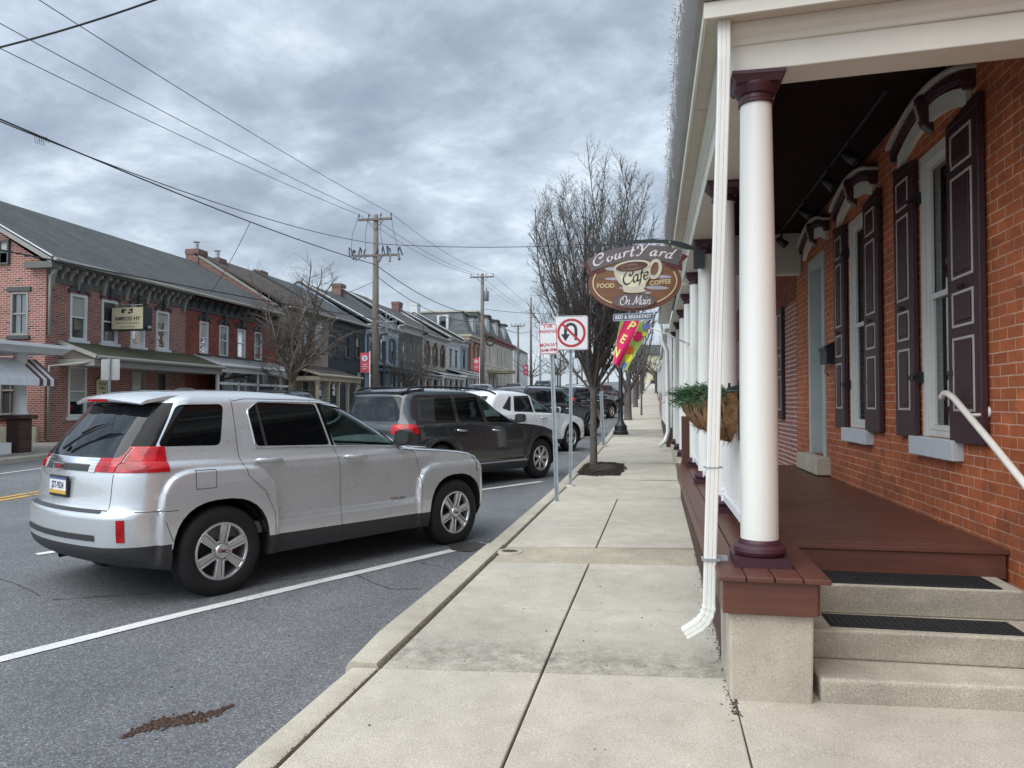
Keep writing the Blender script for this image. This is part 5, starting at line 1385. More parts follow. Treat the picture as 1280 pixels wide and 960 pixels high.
    # windows
    for nm,poly,key,rad in g['windows']:
        ins=ccut(bm,sidef(min(p[0] for p in poly),max(p[0] for p in poly),min(p[1] for p in poly),max(p[1] for p in poly)),rpoly(poly,rad),'y')
        for s_ in(-1,1):
            sel=[f for f in ins if f.is_valid and f.calc_center_median().y*s_>0]
            o=take(bm,sel,-.012,nm,M[key],root)
    for nm,poly,key,front in g['endglass']:
        ins=ccut(bm,endf(front),rpoly(poly,.07),'x')
        ins=[f for f in ins if f.calc_center_median().z>g['belt']-.1]
        take(bm,ins,-.008,nm,M[key],root)
    # window rebates
    be=[e for e in bm.edges if len(e.link_faces)==1 and min(e.verts[0].co.z,e.verts[1].co.z)>g['belt']-.12 and e.link_faces[0].material_index!=2]
    r=bmesh.ops.extrude_edge_only(bm,edges=be)
    cen=Vector((g['gmid'],0,g['belt']))
    for v in [v for v in r['geom'] if isinstance(v,bmesh.types.BMVert)]:
        d=(v.co-Vector((g['gmid'],0,v.co.z-.1)))
        if abs(v.co.y)>.45 and g['gx'][0]<v.co.x<g['gx'][1]: v.co.y-=math.copysign(.02,v.co.y)
        else: v.co-=d.normalized()*.018
    for f in [f for f in r['geom'] if isinstance(f,bmesh.types.BMFace)]: f.material_index=2; f.smooth=False
    # black trim zones, seams
    for poly in g.get('blackall',[]):
        xa,xb_=min(p[0] for p in poly),max(p[0] for p in poly); za,zb_=min(p[1] for p in poly),max(p[1] for p in poly)
        ins=ccut(bm,[f for f in bm.faces if f.material_index==0 and xa-.15<f.calc_center_median().x<xb_+.15 and za-.1<f.calc_center_median().z<zb_+.1],poly,'y')
        for f in ins: f.material_index=3
    for poly in g.get('blackzones',[]):
        ins=ccut(bm,sidef(min(p[0] for p in poly),max(p[0] for p in poly),min(p[1] for p in poly),max(p[1] for p in poly)),poly,'y')
        for f in ins: f.material_index=3
    for line in g.get('seams',[]):
        for a,b in zip(line,line[1:]):
            d=Vector((b[0]-a[0],b[1]-a[1])).normalized(); n=Vector((-d.y,d.x))*.0030; a=Vector(a);b=Vector(b)
            ins=ccut(bm,[f for f in sidef(min(a.x,b.x),max(a.x,b.x),min(a.y,b.y),max(a.y,b.y)) if f.material_index in(0,1)],[tuple(a+n),tuple(b+n),tuple(b-n),tuple(a-n)],'y')
            for f in ins: f.material_index=2
    for line in g.get('rear_seams',[]):
        for a,b in zip(line,line[1:]):
            a=Vector(a);b=Vector(b);d=(b-a).normalized(); n=Vector((-d.y,d.x))*.0035
            ins=ccut(bm,[f for f in endf(False) if f.material_index in(0,1)],[tuple(a+n),tuple(b+n),tuple(b-n),tuple(a-n)],'x')
            for f in ins: f.material_index=2
    # lamps: region of the shell lifted proud of it
    def region(x0,x1,y0,y1,z0,z1,front,slope=0):
        out=[]
        for s_ in(-1,1):
            fs_=[f for f in bm.faces if f.material_index==0 and f.calc_center_median().y*s_>0 and x0-.2<f.calc_center_median().x<x1+.2 and z0-.2<f.calc_center_median().z<z1+.2]
            ins=ccut(bm,fs_,[(x0,z0),(x1,z0+slope),(x1,z1),(x0,z1)],'y')
            ins=ccut(bm,ins,[(s_*y0,z0-1),(s_*y1,z0-1),(s_*y1,z1+1),(s_*y0,z1+1)],'x')
            out.append(ins)
        return out
    for nm,(x0,x1,y0,y1,z0,z1),key,front,slope in g['lamps']:
        for ins in region(x0,x1,y0,y1,z0,z1,front,slope):
            take(bm,ins,.007,nm,M[key],root,keep=True)
            for f in ins:
                if f.is_valid: f.material_index=2
    for nm,(x0,x1,y0,y1,z0,z1),key in g.get('patches',[]):
        fs_=[f for f in bm.faces if x0-.2<f.calc_center_median().x<x1+.2 and z0-.2<f.calc_center_median().z<z1+.2]
        ins=ccut(bm,fs_,[(x0,z0),(x1,z0),(x1,z1),(x0,z1)],'y'); ins=ccut(bm,ins,[(y0,z0-1),(y1,z0-1),(y1,z1+1),(y0,z1+1)],'x')
        take(bm,ins,.006,nm,M[key] if key in M else MATS[key],root,keep=True)
    for e in bm.edges:
        if len(e.link_faces)==2 and (e.link_faces[0].smooth!=e.link_faces[1].smooth): e.smooth=False
    bm.to_mesh(me); bm.free()
    for m in(g['paint'],M['cladding'],M['seam'],mat('piano_black',(.006,.006,.007),.14,var=0,spec=.15)): me.materials.append(m)
    me.update(); body=bpy.data.objects.new('body',me); COL.objects.link(body); body.parent=root
    # underbody and wheel wells
    u=MB(); W0=smooth_tab(zw,.4)
    u.box(.85,smooth_tab(zf,.4)-.5,-W0+.14,W0-.14,Zs[0]+.01,Zs[0]+.10)
    for ax in(ax_r,ax_f):
        for s_ in(-1,1):
            n=16
            for k in range(n):
                a0=math.pi*k/n-.1;a1=math.pi*(k+1)/n-.1
                if k==n-1: a1+=.2
                q=[(ax+(wr+.015)*math.cos(a),wz+(wr+.015)*math.sin(a)) for a in(a0,a1)]
                yo_,yi=s_*(W0-.05),s_*(W0-.42)
                u.poly([(q[0][0],yo_,q[0][1]),(q[1][0],yo_,q[1][1]),(q[1][0],yi,q[1][1]),(q[0][0],yi,q[0][1])])
            u.poly([(ax+(wr+.015)*math.cos(a),s_*(W0-.42),max(.24,wz+(wr+.015)*math.sin(a))) for a in [2*math.pi*k/20 for k in range(20)]])
    u.build('underbody',M['arch'],root,local=True)
    i_=MB(); fl_=.55; i_.box(ax_r-.2,ax_f-.35,-W0+.09,W0-.09,.45,fl_)
    i_.box(ax_f-.55,ax_f-.35,-W0+.1,W0-.1,.5,g['belt']-.02)   # dash
    for xs_,sy in((ax_f-1.35,-.38),(ax_f-1.35,.38),(ax_f-2.2,-.38),(ax_f-2.2,.38)):
        i_.box(xs_-.05,xs_+.45,sy-.24,sy+.24,.55,.78)
        i_.hexa([(xs_-.10,sy-.23,.7),(xs_+.08,sy-.23,.7),(xs_+.08,sy+.23,.7),(xs_-.10,sy+.23,.7),(xs_-.28,sy-.2,1.28),(xs_-.15,sy-.2,1.28),(xs_-.15,sy+.2,1.28),(xs_-.28,sy+.2,1.28)])
        i_.hexa([(xs_-.28,sy-.12,1.32),(xs_-.19,sy-.12,1.32),(xs_-.19,sy+.12,1.32),(xs_-.28,sy+.12,1.32),(xs_-.29,sy-.1,1.46),(xs_-.22,sy-.1,1.46),(xs_-.22,sy+.1,1.46),(xs_-.29,sy+.1,1.46)])
    i_.tube([(ax_f-.80,.38+.18*math.cos(t),1.02+.18*math.sin(t)) for t in [k*6.283/16 for k in range(17)]],.014,6)
    i_.build('interior',M['seat'],root,local=True,bevel=.02)
    # wheels
    T,S,D,cap,yo=wheel_meshes(wz,g['rim_r'],.225,g['rim'],M['rimmat'])
    proto=T.build('wheel',M['rubber_tyre'],root,local=True,auto=40); rim=S.build('rim',g.get('rimmat',M['rimmat']),proto,local=True,bevel=.004,auto=35); disc=D.build('brake_disc',M['alloy_dark'],proto,local=True)
    if g.get('captext'):
        ct=MB(); put_text(ct,g['captext'],lambda x,y:(x,yo-.0235,y),.038,.0015); ct.build('cap_badge',M['signred'] if False else mat('cap_letter',(.16,.04,.04),.4,var=0),rim,local=True)
    ry=halfw(ax_r,wz)-.118-g.get('wheel_in',.0)
    first=True
    for ax in(ax_r,ax_f):
        for s_ in(-1,1):
            w_=proto if first else copy_tree(proto,root); first=False
            w_.parent=root; w_.location=(ax,s_*ry,wz); w_.rotation_euler=(0,R_(g.get('spin',12)*(1 if ax==ax_r else 1.7)),0 if s_<0 else math.pi)
    # door handles
    for (hx,hz) in g['handles']:
        for s_ in(-1,1):
            h=MB(); y=halfw(hx,hz); 
            h.tube([(hx-.12,s_*(y-.004),hz+.006),(hx-.115,s_*(y+.030),hz+.006),(hx,s_*(y+.040),hz),(hx+.115,s_*(y+.030),hz-.004),(hx+.12,s_*(y-.004),hz-.004)],[.012,.019,.021,.019,.012],8)
            h.build('door_handle',g.get('handlemat',g['paint']),root,local=True,smooth=True)
            h=MB(); h.lathe([(0,0),(.032,0),(.034,-.004)],(hx,s_*(y+.0015),hz),16,axis='y'); h.v=[(hx+(a-hx)*1.5,b,hz-.004+(c-hz)*.8) for a,b,c in h.v]; h.build('handle_cup',M['seam'],root,local=True)
    # mirrors
    mx,mz=g['mirror']; y=halfw(mx,mz)
    for s_ in(-1,1):
        mb=MB()
        def rr_(x,hy,hz_): return [(x,s_*(y+.135+hy*c),mz+.06+hz_*s2) for c,s2 in [(math.copysign(abs(math.cos(t))**.6,math.cos(t)),math.copysign(abs(math.sin(t))**.6,math.sin(t))) for t in [k*6.283/20 for k in range(20)]]]
        vs=rr_(mx-.07,.098,.070)+rr_(mx-.04,.105,.080)+rr_(mx+.02,.095,.075)+rr_(mx+.07,.05,.045); fs=[]
        for j in range(3):
            for k in range(20): fs.append((j*20+k,j*20+(k+1)%20,(j+1)*20+(k+1)%20,(j+1)*20+k))
        fs.append(tuple(range(60,80))); mb.add(vs,fs); mr_=mb.build('wing_mirror',g.get('mirrormat',g['paint']),root,local=True,smooth=True)
        mb=MB(); mb.poly(rr_(mx-.068,.092,.066)); mb.box(mx-.03,mx+.04,s_*(y-.03),s_*(y+.08),mz-.03,mz+.03); mb.build('mirror_glass',M['cladding'],mr_,local=True)
    g['halfw']=halfw
    return root
def levels(z0,belt,roof,hood,st=.035):
    L=[]; z=z0
    while z<hood-.1: L.append(z); z+=st
    z=hood-.1
    while z<belt+.05: L.append(z); z+=.0125
    while z<roof-.12: L.append(z); z+=.035
    for k in range(13): L.append(roof-.12*(1-k/12)**1.6 if k<12 else roof)
    out=[L[0]]
    for a in L[1:]:
        if a>out[-1]+.0008: out.append(a)
    return out
def P_paint(n,c,**k): return paint(n,c,**k)
silver=dict(name='parked_suv',paint=paint('silver_paint',(.56,.59,.61),.45,.25,1.0),belt=1.12,gmid=1.75,glen=1.6,gx=(.45,3.05),
 back=[(.22,.24),(.30,.13),(.38,.08),(.50,.05),(.70,.04),(.728,.05),(.745,.085),(.80,.11),(1.0,.13),(1.12,.165),(1.25,.24),(1.40,.345),(1.53,.45),(1.60,.52),(1.645,.60),(1.67,.78),(1.68,1.0)],
 front=[(.22,4.30),(.32,4.43),(.5,4.49),(.75,4.485),(.88,4.45),(.96,4.38),(1.0,4.27),(1.03,4.08),(1.055,3.84),(1.08,3.58),(1.11,3.40),(1.16,3.27),(1.23,3.13),(1.36,2.89),(1.47,2.68),(1.55,2.50),(1.60,2.33),(1.64,2.08),(1.67,1.75),(1.68,1.45)],
 width=[(.22,.84),(.28,.875),(.40,.90),(.6,.905),(.85,.903),(1.0,.898),(1.06,.888),(1.085,.870),(1.14,.845),(1.20,.825),(1.35,.782),(1.50,.735),(1.56,.712),(1.60,.685),(1.64,.61),(1.67,.44),(1.68,.28)],
 levels=levels(.275,1.12,1.68,1.08,.02),axles=(.98,3.78),wheel_r=.365,arch_r=.425,arch_sq=.80,rim_r=.232,rim='six',rad=(.25,.26),radtop=.36,bow=(.15,.13),rear_lift=1,ns=220,flare_soft=.045,flare_rear=(.50,.68),ledge=.016,
 flare=.034,flare_pow=5,flare_size=(.56,.575),scoop=.020,taper=.045,gtaper=.05,
 clad=[(-1,.55,.49,.485),(-1,6,.455,.40)],
 windows=[('window',[(.50,1.225),(.70,1.55),(1.09,1.555),(1.01,1.215)],'privacy',.05),('window',[(1.34,1.195),(2.11,1.175),(2.02,1.555),(1.42,1.57),(1.31,1.50)],'privacy',.035),('front_window',[(2.17,1.17),(2.98,1.135),(2.80,1.36),(2.50,1.505),(2.07,1.555)],'frontglass',.03)],
 endglass=[('rear_window',[(-.66,1.14),(.66,1.14),(.585,1.55),(-.585,1.55)],'rearglass',False),('windscreen',[(-.73,1.12),(.73,1.12),(.60,1.56),(-.60,1.56)],'frontglass',True)],
 blackall=[[(.0,1.225),(.49,1.225),(.69,1.565),(.0,1.565)]],blackzones=[[(2.09,1.56),(2.04,1.56),(2.13,1.17),(2.16,1.17)]],
 seams=[[(1.17,1.60),(1.155,1.12),(1.20,.96),(1.30,.87),(1.36,.82)],[(2.055,1.575),(2.15,1.15),(2.19,.95),(2.205,.22)],[(2.99,1.12),(3.16,1.06),(3.235,.88),(3.22,.24)],[(.74,.885),(.91,.885),(.91,1.03),(.74,1.03),(.74,.885)],[(1.36,.82),(1.455,.62),(1.47,.25)],[(1.18,1.58),(1.30,1.60),(2.05,1.59)],[(2.05,1.59),(2.5,1.54),(2.85,1.36),(3.05,1.13)],[(3.05,1.085),(3.6,1.045),(4.25,.965)],[(.30,.745),(.60,.735)],[(.50,.66),(.56,.50)]],
 rear_seams=[[(-.66,.76),(-.66,1.02)],[(.66,.76),(.66,1.02)],[(-.66,.755),(.66,.755)]],
 lamps=[('tail_lamp',(-.2,.55,.672,1.2,1.035,1.225),'tail_red',False,.0),('tail_lamp',(-.2,.45,.46,.662,1.035,1.225),'tail_red',False,.0),('reversing_lamp',(-.2,.3,.38,.455,1.03,1.115),'lamp_clear',False,0),('headlamp',(4.12,4.6,.46,1.2,.80,.965),'lamp_clear',True,0),('rear_reflector',(-.2,.50,.765,.805,.525,.69),'tail_red',False,0)],
 patches=[('tailgate_trim',(-.2,.2,-.375,.375,1.035,1.085),'cladding'),('tailgate_chrome',(-.2,.22,-.46,.46,1.09,1.135),'chrome'),('bumper_pad',(-.05,.16,-.62,.62,.735,.755),'cladding'),('bumper_grille',(-.1,.25,-.60,.60,.53,.575),'cladding'),('grille',(4.3,4.7,-.55,.55,.62,.9),'cladding')],
 handles=[(1.42,1.075),(2.36,1.055)],mirror=(2.98,1.16),mirrormat=M['cladding'],captext='GMC',spin=8)
car=make_car(silver,'silver SUV parked nose-in at the kerb, nearest the camera','car',(-4.68,5.206,.095),27.56,'cars angle parked along the right kerb')
hw=silver['halfw']
# silver car extras ----------------------------------------------------
s=MB()
# spoiler
vs=[];n=12
for j,(x,z,th) in enumerate(((.38,1.60,.018),(.43,1.63,.045),(.60,1.662,.05),(.80,1.676,.03))):
    for i in range(n+1):
        y=-.57+1.14*i/n; k=(y/.57)**2; vs.append((x+.08*k**2,y*(1+.02*j),z-.042*k))
    for i in range(n+1):
        y=-.57+1.14*i/n; k=(y/.57)**2; vs.append((x+.08*k**2+.01,y*(1+.02*j),z-.042*k-th*(1-.45*k)))
m2=n+1;fs=[]
for j in range(3):
    for i in range(n):
        a=j*2*m2+i; b=(j+1)*2*m2+i; fs.append((a,a+1,b+1,b)); fs.append((a+m2,b+m2,b+m2+1,a+m2+1))
for i in range(n): fs.append((i,m2+i,m2+i+1,i+1))
for j in range(3):
    for i in(0,n): a=j*2*m2+i;b=(j+1)*2*m2+i; fs.append((a,b,b+m2,a+m2))
s.add(vs,fs); sp2=s.build('spoiler',silver['paint'],car,local=True,auto=40)
s=MB(); s.box(.380,.42,-.17,.17,1.577,1.593); s.build('brake_light',M['tail_red'],sp2,local=True)
s=MB(); s.tube([(.24,.10,1.18),(.205,.10,1.20)],.025,10); s.tube([(.175,.10,1.20),(.225,-.10,1.30),(.27,-.30,1.365),(.31,-.44,1.40)],[.013,.010,.007,.005],6); s.tube([(.225,-.12,1.325),(.275,-.26,1.385),(.305,-.40,1.405)],[.011,.013,.004],6)
s.build('rear_wiper',M['black'],car,local=True)
# plate
s=MB(); s.box(.098,.114,-.165,.165,.825,.99); pl=s.build('plate_frame',M['black'],car,local=True,bevel=.004)
px_=.096
s=MB(); s.box(px_-.002,px_,-.150,.150,.848,.975); b=s.build('licence_plate',M['signwhite'],pl,local=True)
s=MB(); s.box(px_-.0032,px_-.002,-.150,.150,.848,.876); s.build('plate_band',mat('plate_gold',(.55,.36,.06),.5,var=0),b,local=True) if False else s.build('plate_band',mat('plate_gold',(.55,.36,.06),.5,var=0),pl,local=True)
s=MB(); put_text(s,'JZT-9324',lambda x,y:(px_-.004,-x,.915+y),.072,.0015,sx=.80); s.build('plate_lettering',mat('plate_blue',(.03,.04,.10),.5,var=0),pl,local=True)
s=MB(); s.box(px_-.0032,px_-.002,-.150,.150,.960,.975); s.build('plate_top_band',mat('plate_top_blue',(.06,.10,.28),.5,var=0),pl,local=True)
# badges
s=MB(); put_text(s,'GMC',lambda x,y:(.118,-x+.05,1.062+y),.046,.002,sx=1.35); s.build('badge',mat('badge_red',(.30,.015,.02),.3,var=0),car,local=True)
s=MB(); s.tube([(.122,-y+.05,z) for y,z in((-.10,1.037),(.10,1.037),(.10,1.085),(-.10,1.085),(-.10,1.037))],.003,5); s.build('badge_rim',M['chrome'],car,local=True)
s=MB(); put_text(s,'TERRAIN',lambda x,y:(2.93+x,-hw(2.93,.60)-.002,.60+y),.042,.001,sx=1.25); s.build('side_lettering',M['chrome'],car,local=True)
s=MB(); put_text(s,'SLE',lambda x,y:(1.10+x,-hw(1.10,1.245)-.003,1.245+y),.034,.001,sx=1.7); s.build('trim_lettering',M['chrome'],car,local=True)
s=MB(); put_text(s,'TERRAIN',lambda x,y:(.088,.50-x,.80+y),.032,.001,sx=1.25); s.build('rear_lettering',M['chrome'],car,local=True)
# chrome window line (right and left)
for sg_ in(-1,1):
    s=MB(); pts=[(1.30,1.50),(1.33,1.185),(2.0,1.165),(2.6,1.145),(3.0,1.12)]
    q=[]
    for (a,bz),(c,dz) in zip(pts,pts[1:]):
        for k in range(8): t=k/8; x=a+(c-a)*t; z=bz+(dz-bz)*t; q.append((x,sg_*(hw(x,z)+.003),z))
    s.tube(q,.006,6)
    q=[]
    pts=[(1.30,1.50),(1.42,1.578),(2.04,1.567),(2.30,1.545)]
    for (a,bz),(c,dz) in zip(pts,pts[1:]):
        for k in range(8): t=k/8; x=a+(c-a)*t; z=bz+(dz-bz)*t; q.append((x,sg_*(hw(x,z)+.003),z))
    s.tube(q,.005,6); s.build('window_chrome',M['chrome'],car,local=True,smooth=True)
# black bar splitting off the quarter pane (rear door divider)
s=MB(); s.bar((1.44,-hw(1.44,1.20)+.006,1.19),(1.40,-hw(1.40,1.57)+.004,1.57),.022,.01,(0,1,0)); s.build('window_divider',M['cladding'],car,local=True)
s=MB(); s.lathe([(0,.035),(.03,.03),(.06,.012),(.075,0)],(1.15,0,1.668),16); s.v=[(1.15+(x-1.15)*1.9,y*.8,z) for x,y,z in s.v]; s.build('roof_antenna',M['black'],car,local=True,smooth=True)
s=MB(); s.tube([(.50,.50,.29),(.31,.50,.275)],.028,10,cap=False); s.build('exhaust_tip',M['black'],car,local=True)

def suv(name_paint,L,H,belt,axles,wr,W,over,windows,rear_top,front_scr,**kw):
    """generic estate body scaled from overall sizes. rear_top: x of roof rear; front_scr: (cowl x, roof front x)"""
    cow,rf=front_scr; b=belt
    d=dict(name=kw.pop('name','parked_suv'),paint=name_paint,belt=b,gmid=(rear_top+rf)/2,glen=(rf-rear_top)/2+.5,gx=(rear_top-.05,cow-.2),
     back=[(.22,.22),(.32,.08),(.45,.01),(.62,.0),(.68,.02),(.72,.07),(b-.05,.10),(b+.02,.13),(H-.13,rear_top-.10),(H-.08,rear_top),(H-.04,rear_top+.12),(H-.01,rear_top+.4),(H,rear_top+.65)],
     front=[(.22,L-.2),(.32,L-.05),(.5,L),(.70,L-.01),(.82,L-.06),(b-.17,L-.14),(b-.12,L-.30),(b-.07,L-.55),(b-.03,L-.85) if L-.85>cow else (b-.03,cow+.12),(b+.01,cow),(b+.06,cow-.12),(b+.25,cow-.12-(cow-rf)*.40),(H-.13,rf+.14),(H-.08,rf-.04),(H-.04,rf-.3),(H-.01,rf-.65),(H,rf-.9)],
     width=[(.22,W*.90),(.30,W*.95),(.45,W*.995),(.6,W),(.85,W*.99),(b-.05,W*.965),(b+.02,W*.935),(b+.08,W*.90),(b+.3,W*.82),(H-.13,W*.755),(H-.08,W*.715),(H-.04,W*.62),(H-.01,W*.42),(H,W*.28)],
     levels=levels(.22,b,H,b-.02),axles=axles,wheel_r=wr,arch_r=wr+.055,rim_r=.235,rim='five',rad=(.22,.34),radtop=.42,bow=(.08,.20),
     clad=[(-1,6,.36,.33)],windows=windows,
     endglass=[('rear_window',[(-.66*W,b+.06),(.66*W,b+.06),(.62*W,H-.15),(-.62*W,H-.15)],'rearglass',False),('windscreen',[(-.80*W,b+.04),(.80*W,b+.04),(.66*W,H-.12),(-.66*W,H-.12)],'frontglass',True)],
     lamps=[('tail_lamp',(-.2,.36,.50,1.2,b-.13,b+.02),'tail_red',False,0),('headlamp',(L-.42,L+.2,.5,1.2,b-.32,b-.19),'lamp_clear',True,0)],
     handles=[(axles[0]+.50,b-.10),(axles[0]+1.42,b-.12)],mirror=(cow-.42,b+.03),spin=20)
    d.update(kw); return d
def rails(parent,g,H,x0,x1,y,m):
    for s_ in(-1,1):
        s=MB(); q=[(x0,s_*y,H-.05),(x0+.10,s_*y,H-.01),(x0+.4,s_*y,H+.012),((x0+x1)/2,s_*y,H+.015),(x1-.35,s_*y,H-.012),(x1-.08,s_*y,H-.06),(x1,s_*y,H-.09)]
        s.tube(crom([(a,c) for a,b,c in q],4) and [(a,s_*y,c) for a,c in crom([(a,c) for a,b,c in q],4)],.017,8); s.build('roof_rail',m,parent,local=True,smooth=True)
def door_seams(ax,L,b,cow,H,wr):
    return [[(ax[0]+.18,H-.1),(ax[0]+.20,b),(ax[0]+.36,.80),(ax[0]+wr+.08,.5)],[(ax[0]+1.02,H-.1),(ax[0]+1.09,b),(ax[0]+1.11,.36)],[(cow-.35,b-.02),(ax[1]-wr-.20,.85),(ax[1]-wr-.18,.34)],[(cow-.1,b-.04),(L-.45,b-.12)]]
def place(cfg,label,contact,heading,grp='cars angle parked along the right kerb',zoff=0):
    """contact: world point under the front right wheel"""
    cx,cy=contact; h=R_(heading); u=Vector((math.sin(h),math.cos(h))); n=Vector((-u.y,u.x))   # left
    half=smooth_tab(cfg['width'],.4)-.02
    o=Vector((cx,cy))+n*half-u*cfg['axles'][1]
    z=(zr(cx,cy)+zr(o.x+u.x*cfg['axles'][0],o.y+u.y*cfg['axles'][0]))/2
    return make_car(cfg,label,'car',(o.x,o.y,z+zoff),heading,grp)
bk=paint('charcoal_paint',(.024,.028,.033),.15,.22,1.0)
ax=(.84,3.60); L=4.56; b=1.06; H=1.67; cow=3.36; rf=2.31
dark=suv(bk,L,H,b,ax,.375,.93,0,[('window',[(.78,b+.05),(1.28,b+.045),(1.28,H-.16),(.88,H-.17)],'privacy',.04),('window',[(1.36,b+.04),(2.0,b+.03),(1.94,H-.14),(1.36,H-.155)],'privacy',.03),('front_window',[(2.08,b+.03),(2.96,b+.0),(2.78,b+.20),(2.44,H-.19),(2.02,H-.14)],'frontglass',.03)],.32,(cow,rf),
  seams=door_seams(ax,L,b,cow,H,.375),handlemat=M['chrome'],rim='seven',patches=[('sill_trim',(1.31,3.11,-1.2,-.5,.37,.395),'chrome')])
dk=place(dark,'dark charcoal SUV with roof rails parked beside the silver one',(-2.09,14.34),27.5); rails(dk,dark,H,.38,2.6,.60,M['black'])
s=MB(); s.hexa([(.28,-.58,1.56),(.28,.58,1.56),(.75,.62,1.60),(.75,-.62,1.60),(.26,-.58,1.60),(.26,.58,1.60),(.75,.62,1.66),(.75,-.62,1.66)]); s.build('spoiler',bk,dk,local=True,bevel=.012)
wp=paint('pearl_paint',(.80,.81,.81),.1,.25,.9)
ax=(.95,3.68); L=4.72; b=1.03; H=1.62; cow=3.42; rf=2.25
wh=suv(wp,L,H,b,ax,.37,.93,0,[('window',[(.80,b+.14),(1.08,b+.06),(1.25,H-.15),(1.16,H-.17)],'privacy',.03),('window',[(1.22,b+.05),(2.02,b+.03),(1.98,H-.13),(1.36,H-.15)],'privacy',.03),('front_window',[(2.08,b+.03),(2.98,b+.0),(2.76,b+.20),(2.42,H-.18),(2.05,H-.13)],'frontglass',.03)],.62,(cow,rf),
  seams=door_seams(ax,L,b,cow,H,.37),handlemat=M['chrome'],rim='five')
place(wh,'white crossover parked third along the right kerb',(-2.17,20.66),27.5)
bp=paint('black_paint',(.010,.011,.013),.3,.22,.9)
ax=(1.0,3.95); L=4.95; b=1.10; H=1.72; cow=3.75; rf=2.75
blk=suv(bp,L,H,b,ax,.385,.95,0,[('window',[(.75,b+.05),(1.45,b+.045),(1.45,H-.16),(.85,H-.17)],'privacy',.04),('window',[(1.52,b+.04),(2.36,b+.03),(2.32,H-.14),(1.52,H-.155)],'privacy',.03),('front_window',[(2.44,b+.03),(3.32,b+.0),(3.14,b+.20),(2.85,H-.19),(2.40,H-.14)],'frontglass',.03)],.35,(cow,rf),
  seams=door_seams(ax,L,b,cow,H,.385),handlemat=M['chrome'],rim='seven')
o_=place(blk,'black SUV parked behind the bare tree and sign posts',(-2.1,27.0),27.5); rails(o_,blk,H,.45,2.95,.62,M['black'])
# farther cars: reuse whole cars with new colours
def recolor(root,old,new):
    for ch in root.children:
        if ch.type=='MESH' and any(m==old for m in ch.data.materials):
            ch.data=ch.data.copy()
            for i,m in enumerate(ch.data.materials):
                if m==old: ch.data.materials[i]=new
def clone(src,label,loc,heading,oldp,newp,grp,name=None):
    c=copy_tree(src); c['label']=label; c['group']=grp; c.location=loc; c.rotation_euler=(0,0,R_(90-heading))
    if newp: recolor(c,oldp,newp)
    return c
def atc(X,Y,h,half=.9,axf=3.75):
    u=Vector((math.sin(R_(h)),math.cos(R_(h)))); n=Vector((-u.y,u.x)); o=Vector((X,Y))+n*half-u*axf; return (o.x,o.y,(zr(X,Y)+zr(o.x,o.y))/2)
gp='cars angle parked along the right kerb'
white_root=[o for o in bpy.data.objects if o.get('label')=='white crossover parked third along the right kerb'][0]
navy=paint('navy_paint',(.012,.016,.025),.4,.25,.9); sil2=paint('pale_silver_paint',(.42,.43,.44),.5,.3,.8); red2=paint('maroon_paint',(.10,.012,.015),.4,.25,.9); blu=paint('blue_grey_paint',(.09,.12,.16),.5,.25,.9)
clone(white_root,'dark navy crossover parked farther up the right kerb by the lamp post',atc(-2.0,39.3,27.5),27.5,wp,navy,gp)
clone(dk,'pale silver SUV parked far up the right kerb behind the tree trunks',atc(-2.0,46.0,27.5),27.5,bk,sil2,gp)
clone(white_root,'maroon crossover parked far up the right kerb beyond the silver SUV',atc(-2.0,58.5,27.5),27.5,wp,red2,gp)
gl='cars parked and driving on the far side of the street'
def lane(src,lab,X,Y,h,op,np_): clone(src,lab,(X,Y,zr(X,Y)),h,op,np_,gl)
lane(dk,'dark grey SUV parked on the far side in front of the red shop',-13.75,25.6,0,bk,None)
lane(white_root,'silver white car on the far side in front of the cream row house',-12.2,55.0,180,wp,sil2)
lane(white_root,'black car on the far side in front of the mansard building',-13.6,74.0,0,wp,bp)
lane(dk,'pale blue grey car farther back on the far side near the junction',-12.6,88.0,0,bk,blu)
lane(white_root,'white car farthest up the street near the junction',-8.0,101.0,180,wp,None)
lane(dk,'dark SUV coming down the middle of the street far away',-11.0,79.0,180,bk,navy)
